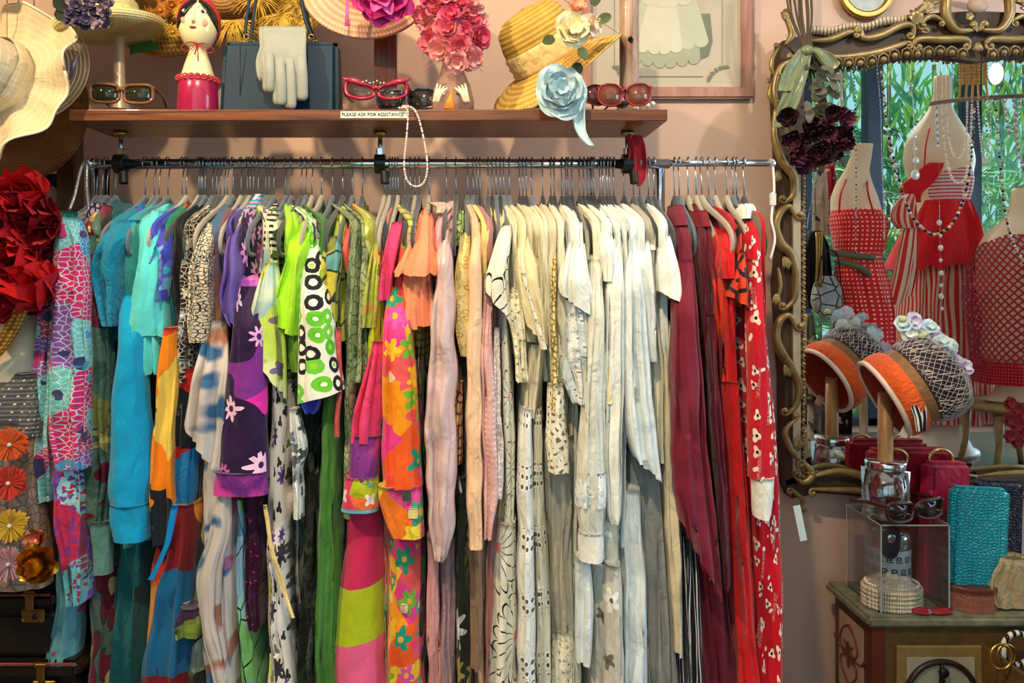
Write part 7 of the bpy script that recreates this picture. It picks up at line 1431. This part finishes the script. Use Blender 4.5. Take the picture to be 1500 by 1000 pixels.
strand('string of widely spaced crystal drops over the cream form shoulder', [(1334, 118), (1338, 160), (1340, 250)], [slv], .0012, 14, drops=((1335, 124, .007), (1334, 138, .006), (1340, 200, .007), (1341, 218, .006), (1342, 235, .010), (1341, 256, .014)))
strand('string of crystal drops down the front of the striped skirt', [(1376, 300), (1378, 400), (1379, 460)], [slv], .0012, 14, drops=((1376, 326, .009), (1378, 345, .006), (1378, 363, .009), (1378, 381, .006), (1379, 400, .008), (1379, 418, .006), (1379, 434, .009), (1380, 452, .006)), d=2.5)
strand('thin dark and silver bead strand hanging over the leftmost dress form', [(1250, 100), (1253, 160), (1254, 240), (1254, 310), (1253, 370)], [slv, blkb, pearl], .0032, 2.1, d=2.56)
strand('pale bead strand ending in a small drop right of the leftmost form', [(1284, 90), (1290, 160), (1292, 240), (1295, 300), (1295, 350)], [pearl, slv], .003, 2.6, d=2.5)
strand('speckled silver strand between the dark window bars and the cream form', [(1290, 96), (1296, 150), (1302, 210), (1312, 260)], [blkb, crys, amb], .0045, 2.4, d=2.5)
strand('grey pearl strand hanging before the right dark window bar', [(1444, 144), (1446, 220), (1447, 300)], [slv, pearl], .0036, 2.0)
strand('pair of tall pearl loops hanging from the branch right of the bulb', [(1432, 146), (1436, 200), (1442, 240), (1450, 200), (1452, 143)], [pearl], .0034, 2.0)
strand('black and amber bead strand falling toward the red crochet top', [(1458, 142), (1462, 200), (1468, 270), (1474, 320), (1486, 360), (1500, 385)], [blkb, crys, slv, amb], .0045, 2.0)
strand('large pearl graduated strand at the right edge of the reflection', [(1484, 141), (1488, 180), (1494, 230), (1504, 245), (1514, 200), (1516, 140)], [pearl, slv], .005, 1.95)
strand('crystal and silver multi-loop strand near the right edge of the branch', [(1470, 142), (1474, 170), (1480, 195), (1490, 170), (1494, 141)], [crys, slv], .005, 2.0)
strand('clear crystal fringe strand beside the leftmost window bar', [(1230, 100), (1232, 140), (1236, 190)], [crys, pearl], .006, 2.0, d=2.62)
strand('tiny silver bead strand over the red scarf in the reflection', [(1200, 215), (1196, 260), (1186, 310), (1182, 335)], [slv], .003, 2.2, d=2.72)
# wheat-like gold tassels
for k, px in enumerate((1408, 1416, 1424, 1432, 1444)):
    e = empty('gold_tassel', PR(px, 90, 2.3), '%s gold braided tassel hanging at the top of the mirror reflection' % ['leftmost', 'second', 'middle', 'fourth', 'rightmost'][k], 'tassel', 'gold tassels at the mirror top')
    mb = MB(); MB().tube(spline([PR(px, 70, 2.3), PR(px+math.sin(k)*2, 105, 2.3), PR(px+(k-2)*1.5, 145, 2.3)], 5), .0035, 6).build('cord', amb, e)
    for j in range(7): MB().ball(PR(px+math.sin(k)*1.5, 92+j*5, 2.3), (.009, .007, .007), 8, 5).build('ear', amb, e)
rf = M('rose_crochet', (170, 60, 70), .8, var=.3); e = empty('pink_flower_cluster', PR(1490, 620, 2.5), 'dusty pink crochet flowers hanging at the right edge of the reflection', 'flowers')
for k in range(8): MB().flower(PR(1478+(k % 3)*10, 590+k*8, 2.45), (0, 1, 0), .025, ((6, 1, .4, 1), (5, .6, .9, 1)), k).build('flower', rf, e)
# ---------------------------------------------------------------- left edge: dress form, red tulle, suitcases
d = 1.60; e = empty('dress_form', P(-10, 870, 1.6), 'headless cream dress form at the left edge in a grey crochet top', 'dress form')
cloth('torso', [(-60, 10, 300, 1.72), (-70, 18, 330, 1.7), (-90, 30, 380, 1.68), (-100, 46, 430, 1.66), (-100, 56, 500, 1.66), (-95, 54, 560, 1.66), (-85, 40, 640, 1.66), (-90, 46, 740, 1.66), (-95, 52, 860, 1.66)], 1.68, cream_body, e, dep=.16, folds=0, amp=0, wr=0, wide=1)
cloth('bare_shoulder', [(-60, 6, 400, 1.6), (-70, 20, 440, 1.57), (-80, 34, 480, 1.56), (-80, 44, 560, 1.56)], 1.58, cream_body, e, dep=.1, folds=0, amp=0, wr=0, wide=1)
sq = FB('gold_sequins', (150, 104, 42), ('dots', 120, .35, (220, 176, 96)), rough=.3, metal=.6, sheen=0)
e = empty('crochet_flower_top', P(10, 600, 1.58), 'grey crochet top with big tulle flowers and gold sequin strap on left dress form', 'top')
knit = FB('grey_crochet_beaded', (78, 80, 86), ('stripe', 1, 110, .4, (120, 120, 124)), ('dots', 60, .12, (230, 226, 216)), rough=.7)
t = NT('cream_net'); uvv = t.n('ShaderNodeTexCoord', out=None).outputs['UV']; ed = t.n('ShaderNodeTexVoronoi', {'Vector': uvv, 'Scale': 55.0}, voronoi_dimensions='2D', feature='DISTANCE_TO_EDGE')
netm = finish(t, t.mix(t.m_('LESS_THAN', ed, .09), lin((150, 120, 100)), lin((96, 92, 92))), .8)
cloth('yoke', [(20, 44, 548), (0, 46, 570), (-40, 50, 600), (-60, 50, 640)], 1.545, knit, e, dep=.04, folds=1, amp=.002); cloth('net_body', [(-60, 52, 620), (-60, 46, 700), (-60, 52, 780), (-60, 60, 866)], 1.545, netm, e, dep=.08, folds=2, amp=.004)
cloth('sequin_strap', [(34, 50, 424), (24, 44, 445), (8, 32, 475), (-14, 14, 505), (-40, -10, 530)], 1.53, sq, e, dep=.01, folds=1, amp=.001)
def tulle(px, py, col, nm):
    q = P(px, py, 1.525); mb = MB(); rr = random.Random(px+py)
    for k in range(110):
        a = 2*PI*k/110; L = .034*rr.uniform(.85, 1.05); tt_ = Vector((math.cos(a), 0, math.sin(a))); sd = Vector((-math.sin(a), 0, math.cos(a)))*.0022; q2 = q+tt_*L+Vector((0, rr.uniform(-.016, .006), 0)); mb.add([q+Vector((0, -.006, 0)), q2+sd, q2-sd], [(0, 1, 2)])
    o = mb.build('tulle_flower', M(nm, col, .8, var=.25), e); o['kind'] = 'stuff'; MB().ball(q+Vector((0, -.010, 0)), .0045, 8, 6).build('rhinestone', crys, o)
for a in ((18, 650, (210, 84, 34), 'tulle_orange'), (16, 706, (196, 50, 34), 'tulle_red'), (18, 768, (206, 164, 50), 'tulle_yellow'), (16, 824, (186, 136, 150), 'tulle_mauve')): tulle(*a)
e = empty('gold_foil_flower', P(56, 830, 1.54), 'crumpled metallic gold flower beside the tulle flowers above the black suitcase', 'flower')
MB().flower(P(57, 826, 1.50), (.2, -1, .2), .040, ((7, 1, .5, 1), (6, .75, 1, 1), (5, .45, 1.5, 1)), 3).build('petals', M('gold_foil', (214, 150, 50), .25, .9, var=.3), e); MB().flower(P(54, 790, 1.51), (0, -1, .4), .022, ((6, 1, .6, 1), (5, .6, 1, 1)), 4).build('copper_petals', M('copper_foil', (200, 120, 80), .3, .9), e)
e = empty('red_tulle_ruff', P(40, 350, 1.56), 'huge ruffled red tulle flower on the shoulder of the left dress form', 'flower')
rt = [M('tulle_scarlet', (196, 8, 24), .8, var=.25), M('tulle_crimson', (150, 6, 22), .8, var=.25)]; rnd = random.Random(2)
for k in range(46):
    u = rnd.random(); px = rnd.uniform(0, 74)-(u*20); py = 292+u*140; px += max(0, py-380)*.35
    q = P(px, py, rnd.uniform(1.52, 1.60)); MB().flower(q, (rnd.uniform(-.5, .5), -1, rnd.uniform(-.5, .6)), rnd.uniform(.034, .05), ((7, 1, .8, 1.2), (6, .7, 1.4, 1.1)), k, .9, 6).build('ruffle', rt[k % 2], e)
leath = M('suitcase_black_leather', (24, 20, 18), .4, var=.3, nscale=60, bstr=.5, coat=.2); piping = M('piping_red', (130, 40, 34), .5)
def suitcase(label, x0, x1, z0, z1, yf, pxlock, lz=None):
    e = empty('suitcase', ((x0+x1)/2, yf+.1, z0), label, 'suitcase'); h = z1-z0
    rbox('lower_shell', ((x0+x1)/2, yf+.14, z0+h*.36), (x1-x0, .28, h*.72-.002), leath, e, .012); rbox('lid', ((x0+x1)/2, yf+.14, z0+h*.86), (x1-x0, .284, h*.27), leath, e, .012)
    MB().tube([(x0+.01, yf-.002, z1-.004), (x1-.01, yf-.002, z1-.004)], .003, 6).build('piping', piping, e)
    for px in pxlock:
        q = Vector((px, yf-.003, z0+h*.66)); lk = rbox('lock', q, (.05, .008, .028), brass, e, .003); rbox('hasp', q+Vector((-.006, -.003, .03)), (.018, .008, .034), brass, lk, .003); rbox('hasp_top', q+Vector((-.006, -.004, .048)), (.032, .008, .014), brass, lk, .005)
        MB().tube([q+Vector((.006, -.006, 0)), q+Vector((.006, -.002, 0))], .006, 12).build('keyhole', ink, lk)
        for sx2 in (-.02, .02): MB().ball(q+Vector((sx2, -.005, -.008)), .002, 8, 5).build('rivet', gold, lk)
    hx = px-.18; MB().tube(spline([(hx-.06, yf-.004, z0+h*.6), (hx-.04, yf-.03, z0+h*.5), (hx+.04, yf-.03, z0+h*.5), (hx+.06, yf-.004, z0+h*.6)], 5), .008, 8).build('handle', leath, e)
    for s2 in (-.06, .06): rbox('handle_mount', (hx+s2, yf-.004, z0+h*.6), (.03, .01, .022), brass, e, .003)
z1 = P(0, 868, 1.60).z; z0 = P(0, 964, 1.60).z; X1 = P(81, 0, 1.60).x
suitcase('upper black leather suitcase with brass locks under the left dress form', X1-.52, X1, z0, z1, 1.60-D0, (P(50, 0, 1.6).x,))
suitcase('lower black leather suitcase with red piping under the other suitcase', X1-.5, X1+.055, z0-.155, z0-.002, 1.59-D0, (P(66, 0, 1.59).x,))
e = empty('storage_chest', (X1-.25, 0, 0), 'plain wooden chest on the floor beneath the two black suitcases', 'chest')
rbox('body', (X1-.25, -.04, (z0-.157)/2-.01), (.56, .32, z0-.157-.02), wt, e, .006); rbox('lid', (X1-.25, -.04, z0-.157-.011), (.575, .33, .02), wt, e, .004); rbox('hasp', (X1-.25, -.212, z0-.2), (.04, .012, .06), brass, e, .003)
# post and printed cloths behind the left end of the rack
rbox('wooden_post', (P(103, 0, 2.0).x, .2, 1.0), (.05, .05, 2.0), wood('post_brown', (62, 36, 24), (96, 58, 38), (20, 20, 3)), None, .004); tag(bpy.data.objects['wooden_post'], 'dark brown wooden post behind the left end of the clothes rack', 'post')
tag(cloth('hanging_scarf', [(8, 92, 254), (4, 98, 290), (10, 98, 420), (10, 98, 640)], 2.0, FB('scarf_blue_zigzag', (40, 46, 70), ('cells', 24, [(30, 36, 60), (150, 140, 130), (60, 90, 110), (20, 20, 24)], 3, 1.5)), None, dep=.05, folds=3, amp=.012), 'blue and grey zigzag scarf hanging behind the red tulle flower', 'scarf')
e = empty('chain_necklace', P(122, 240, 1.8), 'silver bead chain looped over the left end of the rail', 'necklace')
v = spline([P(124, 236, 1.78), P(118, 250, 1.76), P(110, 285, 1.74), P(103, 305, 1.73)], 12)+spline([P(128, 240, 1.78), P(127, 270, 1.76), P(130, 306, 1.75)], 12)
for i, q in enumerate(v): o = bpy.data.objects.new('link', beadm(slv, .0042)); COL.objects.link(o); o.parent = e; o.location = q-P(122, 240, 1.8)
tag(cloth('silver_lace_collar', [(134, 144, 296), (122, 146, 306), (116, 146, 324), (118, 140, 336)], 1.68, FB('lace_lilac_grey', (170, 150, 180), ('edge', 70, .16, (40, 30, 60), 2), bstr=1), None, dep=.05, folds=3, amp=.006), 'lilac and black lacy collar bunched at the left rack post', 'collar')
